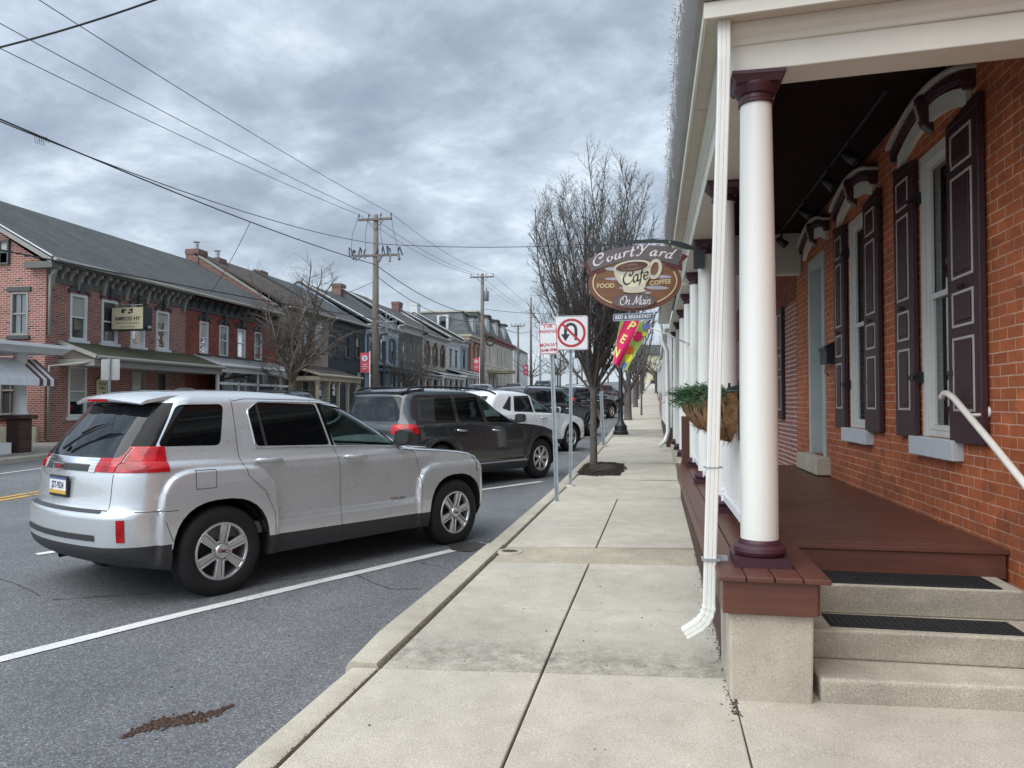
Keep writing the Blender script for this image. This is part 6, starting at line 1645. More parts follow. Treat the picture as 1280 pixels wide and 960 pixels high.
# ------------------------------------------------------------------ left side row
FX=-18.3; RB=random.Random(17)
FW=lambda u,z,d:(FX-d,u,z)
def sash(parent,P,u0,u1,z0,z1,frm,glass,w=.055,d0=.0,d1=.07,arch=0,meet=True,muntin=0,sillm=None,name='window'):
    s=MB()
    def bx(a,b,c,d,e0,e1):
        s.hexa([P(a,c,e1),P(b,c,e1),P(b,c,e0),P(a,c,e0),P(a,d,e1),P(b,d,e1),P(b,d,e0),P(a,d,e0)])
    bx(u0,u0+w,z0,z1,-.02,.08); bx(u1-w,u1,z0,z1,-.02,.08); bx(u0+w,u1-w,z1-w,z1,-.02,.08); bx(u0+w,u1-w,z0,z0+w,-.02,.08)
    if meet: bx(u0+w,u1-w,(z0+z1)/2-.025,(z0+z1)/2+.025,.0,.07)
    for k in range(muntin): uu=u0+(u1-u0)*(k+1)/(muntin+1); bx(uu-.012,uu+.012,z0+w,z1-w,.03,.07)
    o=s.build(name,frm,parent)
    g=MB(); g.poly([P(u0+w,z0+w,.06),P(u1-w,z0+w,.06),P(u1-w,z1-w,.06),P(u0+w,z1-w,.06)]); g.build('pane',glass,o)
    if meet and RB.random()<.6:
        zb=z1-w-(z1-z0-2*w)*RB.choice((.25,.45,.5,.7)); g=MB(); k=0; zz=z1-w
        while zz>zb and k<40: g.poly([P(u0+w+.01,zz,.0588),P(u1-w-.01,zz,.0588),P(u1-w-.01,zz-.035,.0575),P(u0+w+.01,zz-.035,.0575)]); zz-=.04;k+=1
        g.build('blind',M['blind'],o)
    if sillm:
        g=MB(); a,b=u0-.08,u1+.08; g.hexa([P(a,z0-.12,.05),P(b,z0-.12,.05),P(b,z0-.12,-.08),P(a,z0-.12,-.08),P(a,z0-.004,.05),P(b,z0-.004,.05),P(b,z0-.004,-.08),P(a,z0-.004,-.08)]); g.build('sill',sillm,o)
    return o
def lintel(parent,P,u0,u1,z,m,h=.16,pr=.06,arch=False,key=True):
    s=MB()
    if arch:
        n=8
        for i in range(n):
            a,b=i/n,(i+1)/n; f=lambda t: z+.0+.14*(1-(2*t-1)**2)
            ua,ub=u0-.1+(u1-u0+.2)*a,u0-.1+(u1-u0+.2)*b
            s.hexa([P(ua,f(a),.0),P(ub,f(b),.0),P(ub,f(b),-pr),P(ua,f(a),-pr),P(ua,f(a)+h,.0),P(ub,f(b)+h,.0),P(ub,f(b)+h,-pr),P(ua,f(a)+h,-pr)])
        if key: c=(u0+u1)/2; s.hexa([P(c-.07,z+.05,0),P(c+.07,z+.05,0),P(c+.07,z+.05,-pr-.05),P(c-.07,z+.05,-pr-.05),P(c-.09,z+.40,0),P(c+.09,z+.40,0),P(c+.09,z+.40,-pr-.08),P(c-.09,z+.40,-pr-.08)])
    else: s.hexa([P(u0-.1,z,.0),P(u1+.1,z,.0),P(u1+.1,z,-pr),P(u0-.1,z,-pr),P(u0-.1,z+h,.0),P(u1+.1,z+h,.0),P(u1+.1,z+h,-pr),P(u0-.1,z+h,-pr)])
    s.build('lintel',m,parent)
def chimney(parent,x,y0,y1,zb,zt,m,pots=0,w=.7):
    s=MB(); s.box(x-w/2,x+w/2,y0,y1,zb,zt-.25); s.box(x-w/2-.03,x+w/2+.03,y0-.03,y1+.03,zt-.25,zt-.1); s.box(x-w/2-.02,x+w/2+.02,y0-.02,y1+.02,zt-.1,zt)
    c=s.build('chimney',m,parent)
    for k in range(pots):
        s=MB(); yc=y0+(y1-y0)*(k+.5)/pots; s.lathe([(.11,zt),(.11,zt+.35),(.0,zt+.36)],(x,yc,0),12); s.lathe([(.19,zt+.42),(.0,zt+.5)],(x,yc,0),12); s.tube([(x+.1,yc,zt+.3),(x+.1,yc,zt+.44)],.01,4); s.tube([(x-.1,yc,zt+.3),(x-.1,yc,zt+.44)],.01,4); s.build('flue_cap',M['galv'],c)
def gable_roof(parent,y0,y1,zE,xr,zr_,m,over=.45,xb=None,th=.12,name='roof',trim=None):
    xb=xb if xb is not None else 2*xr-FX; xe=FX+over; ze=zE-.0
    s=MB(); s.hexa([(xr,y0,zr_-th),(xe,y0,ze-th),(xe,y1,ze-th),(xr,y1,zr_-th),(xr,y0,zr_),(xe,y0,ze),(xe,y1,ze),(xr,y1,zr_)])
    s.hexa([(xb-over,y0,ze-th),(xr,y0,zr_-th),(xr,y1,zr_-th),(xb-over,y1,ze-th),(xb-over,y0,ze),(xr,y0,zr_),(xr,y1,zr_),(xb-over,y1,ze)])
    r=s.build(name,m,parent)
    s=MB(); s.tube([(xe+.05,y0,ze-.07),(xe+.05,y1,ze-.07)],.07,8); s.build('gutter',M['gutter'],r)
    return r
def body(parent,y0,y1,z0,zE,ops,m,xr,zr_,xb=None,depth=.1,gable=True,ops_side=()):
    xb=xb if xb is not None else 2*xr-FX; mb=MB()
    facade(mb,FW,y0,y1,z0,zE,ops,depth)
    PS=lambda u,z,d:(u,y0+d,z)
    facade(mb,PS,xb,FX,z0,zE-.1,list(ops_side),depth) if ops_side else mb.poly([(FX,y0,z0),(xb,y0,z0),(xb,y0,zE-.1),(FX,y0,zE-.1)])
    mb.poly([(FX,y1,z0),(xb,y1,z0),(xb,y1,zE-.1),(FX,y1,zE-.1)]); mb.poly([(xb,y0,z0),(xb,y1,z0),(xb,y1,zE),(xb,y0,zE)])
    if gable:
        for y in(y0,y1): mb.poly([(FX,y,zE-.1),(xb,y,zE-.1),(xr,y,zr_-.1)])
    return mb.build('wall',m,parent)
def backing(parent,y0,y1,z0,z1,xb):
    s=MB(); s.box(xb+.3,FX-.45,y0+.15,y1-.15,z0,z1); s.build('dark_interior',MATS['interior_dark'],parent)
XR,ZR=-23.0,8.95
# --- brick corner house
h1=thing('brick_house','red brick gabled corner house with bracketed eaves and mossy porch roof','house',(FX,20.3,zs(20.3)))
up=[(21.28,22.02,3.72,5.2),(22.70,23.48,3.73,5.2),(24.15,24.93,3.72,5.18),(25.57,26.34,3.72,5.17)]
lo=[(21.25,22.05,1.25,2.88),(24.2,24.95,.75,2.88),(25.6,26.3,1.1,2.88)]
body(h1,20.3,27.4,.2,6.05,up+lo,M['red_brick'],XR,ZR,ops_side=[(-19.55,-18.92,3.77,5.12),(-20.35,-19.58,6.0-.3,6.0-.1) if False else (-21.6,-20.9,3.77,5.12),(-19.9,-19.2,1.3,2.85)]); backing(h1,20.3,27.4,.3,5.9,-27.5)
gable_roof(h1,20.05,27.38,6.12,XR,ZR,M['roof'])
for o in up: sash(h1,FW,*o,M['white_wood'],M['glass_lit'],.08,sillm=M['white_wood']); lintel(h1,FW,o[0],o[1],o[3],M['dark_trim'],.12,.07,arch=True)
sash(h1,FW,*lo[0],M['white_wood'],M['glass'],.07,sillm=M['white_wood'])
for o in lo[1:]: sash(h1,FW,*o,M['grey_trim'],M['glass'],.08)
PG=lambda u,z,d:(u,20.3+d,z)
for o in((-19.55,-18.92,3.77,5.12),(-21.6,-20.9,3.77,5.12),(-19.9,-19.2,1.3,2.85)): sash(h1,PG,*o,M['grey_trim'],M['glass_lit'],.07,muntin=1,sillm=M['dark_trim']); lintel(h1,PG,o[0],o[1],o[3]+.02,M['dark_trim'],.13)
sash(h1,lambda u,z,d:(u,20.3+d-.06,z),-20.3,-19.6,5.98,6.75,M['dark_trim'],M['glass'],.06,muntin=1,name='attic_window')
# raking trim, corbels, frieze
s=MB(); s.hexa([(FX+.42,20.0,5.93),(XR,20.0,8.78),(XR,20.3,8.78),(FX+.42,20.3,5.93),(FX+.42,20.0,6.08),(XR,20.0,8.93),(XR,20.3,8.93),(FX+.42,20.3,6.08)]); s.build('rake_board',M['grey_trim'],h1)
s=MB(); s.bar((FX+.45,20.02,6.14),(XR,20.02,8.99),.05,.03); s.build('drip_edge',M['white_wood'],h1)
s=MB(); s.box(FX+.001,FX+.05,20.35,27.38,5.45,5.98); s.box(FX,FX+.42,20.1,27.38,5.93,5.99); s.box(FX-.55,FX+.43,20.02,20.298,5.80,5.99); s.build('frieze',mat('frieze_grey',(.10,.10,.092),.6,var=.12),h1)
def corbel(parent,y,big,m,z=5.93):
    s=MB(); h=.62 if big else .36; p=.36 if big else .33; w=.06 if big else .045
    prof=[(FX+.05,z),(FX+p,z),(FX+p,z-.10),(FX+p*.62,z-.16),(FX+.14,z-h*.6),(FX+.10,z-h),(FX+.05,z-h)]
    s.prism(prof,'y',y-w,y+w); s.build('corbel',m,parent)
for i in range(19): corbel(h1,20.45+i*.375,i%3==0,M['grey_trim'])
s=MB(); s.tube([(FX+.4,20.42,6.0),(FX+.2,20.40,5.75),(FX+.07,20.38,5.6),(FX+.07,20.38,3.75)],.05,8); s.tube([(FX+1.35,20.9,3.02),(FX+.9,20.8,2.92),(FX+.07,20.4,2.82),(FX+.07,20.38,.55)],.05,8); s.build('downspout',M['gutter'],h1,smooth=True)
s=MB(); s.box(FX+.0,FX+.10,22.16,22.2,.5,.9) ; s.box(-27,FX-.2,20.2,20.298,.3,.95); s.build('footing',M['step'],h1)
def porch_roof(parent,y0,y1,zw,zf,xf,m,endm,posts=(),pm=None,th=.07,fas=None,deck=None,name='porch_roof'):
    s=MB(); s.hexa([(FX,y0,zw-th),(xf,y0,zf-th),(xf,y1,zf-th),(FX,y1,zw-th),(FX,y0,zw),(xf,y0,zf),(xf,y1,zf),(FX,y1,zw)]); r=s.build(name,m,parent)
    s=MB(); s.box(FX,xf-.06,y0+.02,y1-.02,zf-.32,zf-th-.03); 
    s.build('porch_beam',endm,r)
    s=MB(); s.bar((FX,y0-.02,zw-.04),(xf+.05,y0-.02,zf-.04),.06,.12); s.tube([(xf+.05,y0,zf-.05),(xf+.05,y1,zf-.05)],.06,8); s.build('porch_gutter',fas or M['gutter'],r)
    for y in posts:
        s=MB(); x=xf-.25; zb=zs(y); s.box(x-.07,x+.07,y-.07,y+.07,zb,zf-.32); s.box(x-.10,x+.10,y-.10,y+.10,zb,zb+.18); s.box(x-.10,x+.10,y-.10,y+.10,zf-.47,zf-.32); s.build('porch_post',pm,r)
    return r
pr=porch_roof(h1,20.8,27.95,3.66,3.16,-16.95,M['roof_moss'],M['grey_trim'],(),None,fas=M['gutter'])
s=MB(); s.prism([(FX,3.10),(FX,3.60),(-17.1,3.12),(-17.1,3.0)],'y',20.84,20.88); s.build('gable_shingles',shingle('gable_shingle',(.16,.13,.11),(.12,.10,.09)),pr)
# sign boards on the house
sb=thing('hanging_box_sign','cream box sign reading AMROD HY projecting over the mossy porch roof','sign',(FX,23.3,4.5))
yA=23.1; s=MB(); s.box(-18.25,-17.0,yA,yA+.45,3.98,4.78); bx_=s.build('box',M['ink'],sb,bevel=.01)
s=MB(); s.box(-18.22,-17.03,yA-.006,yA-.0005,4.01,4.75); fc=s.build('face',mat('sign_cream',(.56,.50,.33),.5,var=.08,vs=3),sb)
s=MB()
for txt,z,sz,bd_ in(('AMROD HY',4.36,.185,.006),('Vehicle Title, Auto Insurance',4.22,.075,.001),('717-466-2345',4.15,.05,.001) if False else ('www.amrodhy.com',4.09,.075,.001)):
    put_text(s,txt,lambda x,y,z=z:(-17.62+x,yA-.008,z+y),sz,bd_,sx=1.0)
for a,b,c,d in((-17.85,-17.74,4.56,4.70),(-17.72,-17.66,4.64,4.70),(-17.60,-17.50,4.54,4.60),(-17.48,-17.42,4.56,4.71),(-17.56,-17.47,4.64,4.70)): s.box(a,b,yA-.010,yA-.0065,c,d)
s.build('lettering',M['ink'],sb)
s=MB(); s.tube([(FX,yA+.2,4.86),(-17.2,yA+.2,4.86)],.025,6); s.tube([(-17.4,yA+.2,4.86),(-17.4,yA+.2,4.76)],.015,5); s.tube([(-18.0,yA+.2,4.86),(-18.0,yA+.2,4.76)],.015,5); s.build('sign_arm',M['grey_trim'],sb)
s=MB(); s.lathe([(0,0),(.06,.02),(.07,.10)],(-16.92,yA+.2,4.02),10); s.build('flood_lamp',M['galv'],sb); sb.location.z+=.2
sb=thing('plaque_sign','cream arched Realty plaque on the brick wall under the mossy porch roof','sign',(FX,22.75,2))
s=MB(); s.prism([(22.45,1.55),(22.95,1.55),(22.95,2.45),(22.80,2.52),(22.76,2.66),(22.64,2.66),(22.60,2.52),(22.45,2.45)],'x',FX+.03,FX+.07); s.build('board',MATS['sign_cream'],sb,bevel=.01)
s=MB(); put_text(s,'FOCUS',lambda x,y:(FX+.073,22.70+x,2.32+y),.115,.003); put_text(s,'Realty',lambda x,y:(FX+.073,22.70+x,2.19+y),.12,.003); s.lathe([(.04,0),(.075,0),(.075,.004)],(FX+.071,22.78,1.98),18,axis='x'); s.bar((FX+.074,22.52,1.93),(FX+.074,22.74,1.97),.004,.02); s.build('lettering',M['ink'],sb)

# --- red shop
h2=thing('red_shop','painted red brick shop with grey bracketed eaves and white shopfront','shop',(FX,31,zs(31)))
up=[(28.35,28.97,3.74,5.07),(29.80,30.50,3.73,5.06),(31.25,31.93,3.74,5.04),(32.75,33.42,3.72,5.03)]
body(h2,27.4,34.9,.4,6.05,up,M['paint_red'],XR,ZR); backing(h2,27.4,34.9,.5,5.9,-27.5)
gable_roof(h2,27.38,35.0,6.12,XR,ZR,M['roof'])
for o in up: sash(h2,FW,*o,M['white_wood'],M['glass_lit'],.06,sillm=M['dark_trim']); lintel(h2,FW,o[0],o[1],o[3],M['dark_trim'],.14,.07,arch=True)
s=MB(); s.box(FX,FX+.05,27.45,34.9,5.45,5.98); s.build('frieze',M['dark_trim'],h2)
for i in range(13): corbel(h2,27.7+i*.56,False,M['dark_trim'])
sf=porch_roof(h2,27.98,34.6,3.66,3.28,-17.15,mat('metal_roof_grey',(.30,.32,.31),.5,var=.1,streak=False),M['white_wood'],(),None,fas=M['white_wood'],name='shop_canopy')
s=MB(); X0=-17.25
for a,b,c,d in((28.0,28.15,.85,2.95),(31.2,31.3,.85,2.95),(34.4,34.55,.85,2.95),(29.6,29.66,1.2,2.6),(32.8,32.86,1.2,2.6),(28.15,34.4,2.45,2.55),(28.15,34.4,1.1,1.2)): s.box(X0-.08,X0,a,b,c,d)
s.box(X0-.06,X0-.01,28.15,34.4,.75,1.1); fr=s.build('shopfront',M['white_wood'],h2)
s=MB(); s.box(X0-.05,X0-.04,28.15,34.4,1.2,2.95); s.build('pane',M['glass'],fr)
s=MB(); s.box(FX,X0-.1,28.0,34.5,.5,.74); s.build('shop_plinth',M['brownstone'],h2)
# parapet between shop and next house with twin chimneys
s=MB(); s.hexa([(FX-.2,34.95,6.1),(FX-.2,35.3,6.1),(XR,35.3,ZR+.05),(XR,34.95,ZR+.05),(FX-.2,34.95,6.55),(FX-.2,35.3,6.55),(XR,35.3,ZR+.40),(XR,34.95,ZR+.40)]); pw=s.build('parapet',M['chimney_brick'],h2)
s=MB(); s.hexa([(FX-.15,34.90,6.55),(FX-.15,35.35,6.55),(XR,35.35,ZR+.40),(XR,34.90,ZR+.40),(FX-.15,34.90,6.63),(FX-.15,35.35,6.63),(XR,35.35,ZR+.48),(XR,34.90,ZR+.48)]); s.build('coping',M['grey_trim'],pw)
chimney(h2,XR,34.9,35.7,8.5,9.55,M['chimney_brick'],1,.7); chimney(h2,XR+.35,36.3,37.0,8.4,9.35,M['chimney_brick'],1,.6)

# --- generic row houses
def rowhouse(nm,lab,y0,y1,zE,m,roofm,wins,frm,arch=False,shut=None,porch=None,xr=XR,zr_=None,chim=(),glass='glass',trim='grey_trim',rake=None,door=None,lint='dark_trim',cat='house'):
    g=thing(nm,lab,cat,(FX,(y0+y1)/2,zs((y0+y1)/2)),group=None)
    zr_=zr_ or zE+2.9; z0=zs(y0)-.3
    ops=list(wins); zg=zs((y0+y1)/2)
    lows=[]
    n=max(2,int((y1-y0)/1.9))
    for k in range(n):
        c=y0+(k+.5)*(y1-y0)/n; lows.append((c-.45,c+.45,zg+(.25 if k==n//2 else .9),zg+2.55))
    body(g,y0+.01,y1-.01,z0,zE,ops+lows,m,xr,zr_); backing(g,y0,y1,z0+.1,zE-.1,2*xr-FX)
    r=gable_roof(g,y0,y1,zE+.06,xr,zr_,roofm)
    s=MB(); s.box(FX,FX+.06,y0+.02,y1-.02,zE-.45,zE-.04); s.box(FX,FX+.40,y0+.02,y1-.02,zE-.10,zE-.04); s.build('cornice',M[trim],g)
    for o in wins:
        sash(g,FW,*o,M[frm],M[glass],.07,sillm=M[frm]); lintel(g,FW,o[0],o[1],o[3],M[lint],.13,.06,arch=arch,key=arch)
        if shut:
            for a,b in((o[0]-.42,o[0]-.05),(o[1]+.05,o[1]+.42)):
                s=MB(); s.box(FX+.003,FX+.05,a,b,o[2]-.02,o[3]+.02)
                for k in range(12): zz=o[2]+.05+k*(o[3]-o[2]-.1)/12; s.box(FX+.05,FX+.062,a+.05,b-.05,zz,zz+.06)
                s.build('shutter',M[shut],g)
    for k,o in enumerate(lows):
        if k==n//2: s=MB(); s.box(FX-.09,FX-.05,o[0]+.06,o[1]-.06,o[2],o[3]-.06); s.box(FX-.05,FX-.03,o[0]+.2,o[1]-.2,o[2]+1.2,o[3]-.3); s.build('door',M['dark_trim'],g); sash(g,FW,*o,M[frm],M['glass'],.07,meet=False,name='door_frame')
        else: sash(g,FW,*o,M[frm],M['glass'],.07)
    if rake:
        s=MB(); s.bar((FX+.45,y0+.05,zE+.12),(xr,y0+.05,zr_+.07),.14,.06); s.build('rake_board',M[rake],g)
    for a,b,zt,*w in chim: chimney(g,xr,a,b,zr_-.8,zt,M[w[0]] if w else M['chimney_brick'],0,.7)
    if porch: porch_roof(g,y0+.1,y1-.1,porch[0],porch[1],porch[2],M[porch[3]],M[porch[4]],[y0+.3+k*(y1-y0-.6)/porch[6] for k in range(porch[6]+1)],M[porch[5]],fas=M[porch[4]])
    return g
M['dark_blue']=mat('slate_blue_trim',(.075,.11,.135),.6,var=.1)
M['light_blue']=mat('pale_blue_siding',(.36,.47,.62),.65,var=.05); M['white_sid']=mat('white_siding',(.60,.61,.62),.6,var=.06); M['bluegrey']=mat('blue_grey_siding',(.25,.32,.37),.6,var=.06)
M['grey_sid']=mat('grey_siding',(.11,.115,.12),.8,var=.15,vs=6); M['cream_wall']=mat('cream_stucco',(.52,.455,.37),.8,var=.1); M['brown_sh']=mat('brown_shutter',(.09,.05,.04),.6,var=.15)
M['sand']=mat('sandstone_paint',(.44,.39,.29),.7,var=.1); M['dark_sid']=mat('charcoal_stucco',(.035,.044,.052),.75,var=.15)
M['red_trim']=mat('red_trim',(.20,.025,.025),.55,var=.1)
rowhouse('row_house','tan brick house with two white arched windows and brown porch roof',35.3,41.0,6.55,M['tan_brick'],M['roof_brown'],[(37.4,38.1,4.45,5.85),(39.3,40.0,4.4,5.82)],'white_wood',True,None,(3.75,3.15,-16.2,'roof_brown','sand','sand',4),chim=((41.2,42.0,9.55),),lint='white_wood')
rowhouse('row_house','charcoal painted house beside the tan brick one',41.0,46.7,6.6,M['dark_sid'],M['roof'],[(41.8,42.5,4.5,5.8),(43.4,44.1,4.5,5.8),(45.1,45.8,4.6,5.9)],'dark_trim',False,None,None,trim='dark_trim',rake='dark_trim')
rowhouse('row_house','pale blue house with slate blue shopfront porch behind the first utility pole',46.7,53.2,6.9,M['light_blue'],M['roof'],[(47.4,48.1,4.7,6.2),(49.5,50.2,4.7,6.2),(51.6,52.3,4.7,6.2)],'dark_blue',False,'dark_blue',(4.35,4.1,-16.5,'dark_blue','dark_blue','dark_blue',3),chim=((52.9,53.8,10.6),),rake='white_wood',trim='white_wood')
rowhouse('row_house','dark grey sided house behind the round bare tree',53.2,59.2,7.5,M['grey_sid'],M['roof'],[(54.2,54.9,5.0,6.4),(56.2,56.9,5.0,6.4),(58.0,58.7,5.0,6.4)],'grey_trim',False,None,(4.4,3.9,-16.6,'roof','grey_trim','white_wood',3),rake='white_wood',trim='white_wood')
rowhouse('row_house','cream house with three brown shuttered windows and posted porch',59.2,66.5,7.3,M['cream_wall'],M['roof_brown'],[(60.2,60.95,5.0,6.5),(62.5,63.25,5.0,6.5),(64.8,65.55,5.0,6.5)],'brown_sh',True,'brown_sh',(4.6,4.1,-16.4,'roof_brown','white_wood','white_wood',4),chim=((66.0,67.1,11.0),),rake='white_wood',lint='brown_sh',trim='white_wood')
rowhouse('row_house','narrow white house with paired windows beside the cream one',66.5,71.5,7.6,M['white_sid'],M['roof'],[(67.6,68.3,5.2,6.6),(69.6,70.3,5.2,6.6)],'grey_trim',False,None,(4.9,4.4,-16.4,'roof','white_wood','white_wood',3),rake='white_wood',trim='white_wood',chim=((71.5,72.6,11.6,'white_sid'),))
rowhouse('row_house','narrow blue grey house between the white and red ones',71.5,74.7,7.8,M['bluegrey'],M['roof'],[(72.7,73.4,5.4,6.9)],'dark_blue',False,None,(5.0,4.6,-16.4,'roof','white_wood','white_wood',2),rake='white_wood',trim='white_wood')
def mansard(nm,lab,y0,y1,zE,zT,m,corn,wins,frm,x1=-28,inset=.9,dorm=(),sidedorm=None,trimw='white_wood'):
    g=thing(nm,lab,'building',(FX,(y0+y1)/2,zs(y0))); z0=zs(y0)-.3; mb=MB(); lows=[(y0+1+k*2.2,y0+2+k*2.2,zs(y0)+.8,zs(y0)+2.9) for k in range(int((y1-y0-1)/2.2))]
    facade(mb,FW,y0,y1,z0,zE,wins+lows,.12)
    for a,b in(((FX,y0),(x1,y0)),((x1,y0),(x1,y1)),((x1,y1),(FX,y1))): mb.poly([(a[0],a[1],z0),(b[0],b[1],z0),(b[0],b[1],zE),(a[0],a[1],zE)])
    mb.build('wall',m,g); backing(g,y0,y1,z0+.1,zE-.1,x1)
    for o in wins+lows: sash(g,FW,*o,M[frm],M['glass'],.07,sillm=M[frm]); lintel(g,FW,o[0],o[1],o[3],M[frm],.16,.08,arch=True)
    s=MB(); s.hexa([(x1,y0,zE),(FX+.1,y0,zE),(FX+.1,y1,zE),(x1,y1,zE),(x1+inset,y0+inset,zT),(FX-inset,y0+inset,zT),(FX-inset,y1-inset,zT),(x1+inset,y1-inset,zT)]); r=s.build('mansard_roof',M['mansard'],g)
    s=MB(); s.box(x1-.2,FX+.40,y0-.15,y1+.15,zE-.12,zE+.12); s.box(x1-.1,FX+.15,y0-.05,y1+.05,zE-.45,zE-.12); s.build('cornice',M[corn],g)
    s=MB(); s.box(x1+inset-.15,FX-inset+.15,y0+inset-.15,y1-inset+.15,zT,zT+.15); s.build('roof_curb',M['sand'],r)
    for y in dorm:
        s=MB(); xx=FX-.25; s.box(xx-1.2,xx+.1,y-.6,y+.6,zE+.2,zT-.35); d=s.build('dormer',M[trimw],r); s=MB(); s.box(xx-1.2,xx+.35,y-.8,y+.8,zT-.35,zT-.1); s.build('dormer_roof',M['roof'],d); s=MB(); s.box(xx+.101,xx+.12,y-.35,y+.35,zE+.35,zT-.5); s.build('pane',M['glass'],d)
    if sidedorm:
        x=sidedorm; s=MB(); s.box(x-.6,x+.6,y0+.15,y0+1.2,zE+.25,zT-.35); d=s.build('dormer',M[trimw],r); s=MB(); s.box(x-.35,x+.35,y0+.13,y0+.149,zE+.4,zT-.5); s.build('pane',M['glass'],d)
    return g
mansard('mansard_building','red fronted building with sand cornice and grey slate mansard roof',74.7,81.4,8.6,11.1,M['paint_red'],'sand',[(76,76.7,5.6,7.6),(78,78.7,5.6,7.6),(79.8,80.5,5.6,7.6)],'sand',dorm=(78,),sidedorm=-21.0)
mansard('mansard_building','long cream building with red cornice and dark slate mansard at the street end',81.4,100,9.3,11.9,M['cream_wall'],'red_trim',[(82.5+k*2.3,83.3+k*2.3,6.2,8.4) for k in range(7)],'white_wood',dorm=(85,90,95))
s=MB(); s.box(-18.3,-15.9,84,89,5.4,5.6); s.box(-18.3,-16.0,84.1,88.9,5.2,5.4); tag(s.build('entrance_canopy',M['sand']),'flat sand coloured entrance canopy on the long cream mansard building','canopy')
# junction and beyond
for i,(x,y,w,d,h,mm,lab) in enumerate(((-26,118,9,14,6.5,'white_sid','white house beyond the junction at the left'),)):
    g=thing('far_house',lab,'house',(x,y,zs(y))); z=zs(y); s=MB(); s.box(x-w/2,x+w/2,y,y+d,z-.5,z+h); s.prism([(x-w/2,z+h),(x+w/2,z+h),(x,z+h+2.6)],'y',y,y+d); s.build('wall',M[mm],g)
    s=MB(); s.prism([(x-w/2-.4,z+h-.1),(x,z+h+2.75),(x+w/2+.4,z+h-.1),(x,z+h+2.5)],'y',y-.3,y+d+.3); s.build('roof',M['roof'],g)
    for a in(-.3,.0,.3):
        for zz in(1.2,4.0): sash(g,lambda u,zv,dd,y=y:(u,y-.09+dd,zv),x+a*w-.45,x+a*w+.45,z+zz,z+zz+1.5,M['white_wood'],M['glass'],.1)
# cream house up the right pavement
g=thing('cream_house','pale yellow house on the rise at the far end of the right pavement','house',(2,206,zs(206))); z=zs(206)
s=MB(); s.box(-3.2,9,206,216,z-.5,z+7.5); s.prism([(206,z+7.5),(216,z+7.5),(211,z+10)],'x',-3.2,9); s.build('wall',mat('cream_yellow',(.60,.54,.36),.8,var=.06),g)
s=MB(); s.hexa([(-3.6,205.4,z+7.3),(9.4,205.4,z+7.3),(9.4,211,z+10.1),(-3.6,211,z+10.1),(-3.6,205.4,z+7.5),(9.4,205.4,z+7.5),(9.4,211,z+10.3),(-3.6,211,z+10.3)]); s.build('roof',M['roof'],g)
for x in(-1.9,.8,3.6):
    for zz in(1.2,4.3): sash(g,lambda u,zv,dd:(u,205.9+dd,zv),x-.6,x+.6,z+zz,z+zz+1.9,M['white_wood'],M['glass'],.14)
def bush(nm,lab,x,y,rx,ry,rz,seed,n=900,m='hedge',s0=.06):
    rnd=random.Random(seed); s=MB(); z=zs(y)
    for k in range(n):
        v=Vector((rnd.gauss(0,1),rnd.gauss(0,1),abs(rnd.gauss(0,1)))).normalized()*rnd.uniform(.55,1.0)*(1+.2*math.sin(k))
        p=Vector((x+v.x*rx,y+v.y*ry,z+v.z*rz)); a=Vector((rnd.uniform(-1,1),rnd.uniform(-1,1),rnd.uniform(-1,1))).normalized()*s0*rnd.uniform(.6,1.6); b=a.cross(Vector((rnd.uniform(-1,1),rnd.uniform(-1,1),rnd.uniform(-1,1)))).normalized()*s0
        s.add([p-a,p+b,p+a,p-b],[(0,1,2,3)])
    g=thing(nm,lab,'shrub',(x,y,z)); s.build('leaves',M[m],g); t=MB(); t.tube([(x,y,z-.1),(x,y,z+rz*.6)],.05*max(1,rx),6); t.build('stem',M['bark'],g)
bush('evergreen_shrub','dark clipped evergreen shrub in front of the pale yellow house',2.4,176,2.6,2.6,2.2,3,700,s0=.22)

# --- neighbour with striped awning at far left
h0=thing('porch_house','house with a white and brown striped awning over its stone piered porch','house',(-18,15,.3))
s=MB(); s.box(-26,-18.3,5,17.9,0,3.1); s.build('wall',M['red_brick'],h0)
s=MB(); s.hexa([(-26,5,3.0),(-15.45,5,2.95),(-15.45,17.75,2.95),(-26,17.75,3.0),(-26,5,3.35),(-15.3,5,3.12),(-15.3,17.9,3.12),(-26,17.9,3.35)]); s.build('porch_roof',M['white_wood'],h0)
s=MB(); s.box(-15.42,-15.28,5,17.9,3.10,3.19); s.box(-18,-15.3,17.78,17.92,3.10,3.20); s.build('porch_gutter',M['vinyl'],h0)
aw=thing('awning','white metal awning with brown stripes at its end over the porch at the left edge','awning',(-15.7,15,2.5))
yy_=5.0;k=0; wh_=MB();br_=MB()
while yy_<17.5:
    w=.27 if yy_<16.85 else .12; tgt=wh_ if (yy_<16.85 or k%2==0) else br_
    y1_=yy_+w-.012; lift=.0
    tgt.hexa([(-16.15,yy_,2.80),(-15.50,yy_,2.26),(-15.50,y1_,2.26),(-16.15,y1_,2.80),(-16.13,yy_,2.83),(-15.47,yy_,2.29),(-15.47,y1_,2.29),(-16.13,y1_,2.83)])
    tgt.hexa([(-15.50,yy_,2.12),(-15.47,yy_,2.12),(-15.47,y1_,2.12),(-15.50,y1_,2.12),(-15.50,yy_,2.285),(-15.47,yy_,2.285),(-15.47,y1_,2.285),(-15.50,y1_,2.285)])
    yy_+=w;k+=1
wh_.build('white_slats',M['vinyl'],aw); br_.build('brown_slats',mat('awning_brown',(.13,.06,.05),.5,var=.1),aw)
s=MB(); s.tube([(-16.15,17.5,2.80),(-15.48,17.5,2.26)],.02,6); s.tube([(-16.2,17.45,2.3),(-15.5,17.45,2.28)],.015,6); s.build('awning_frame',M['vinyl'],aw)
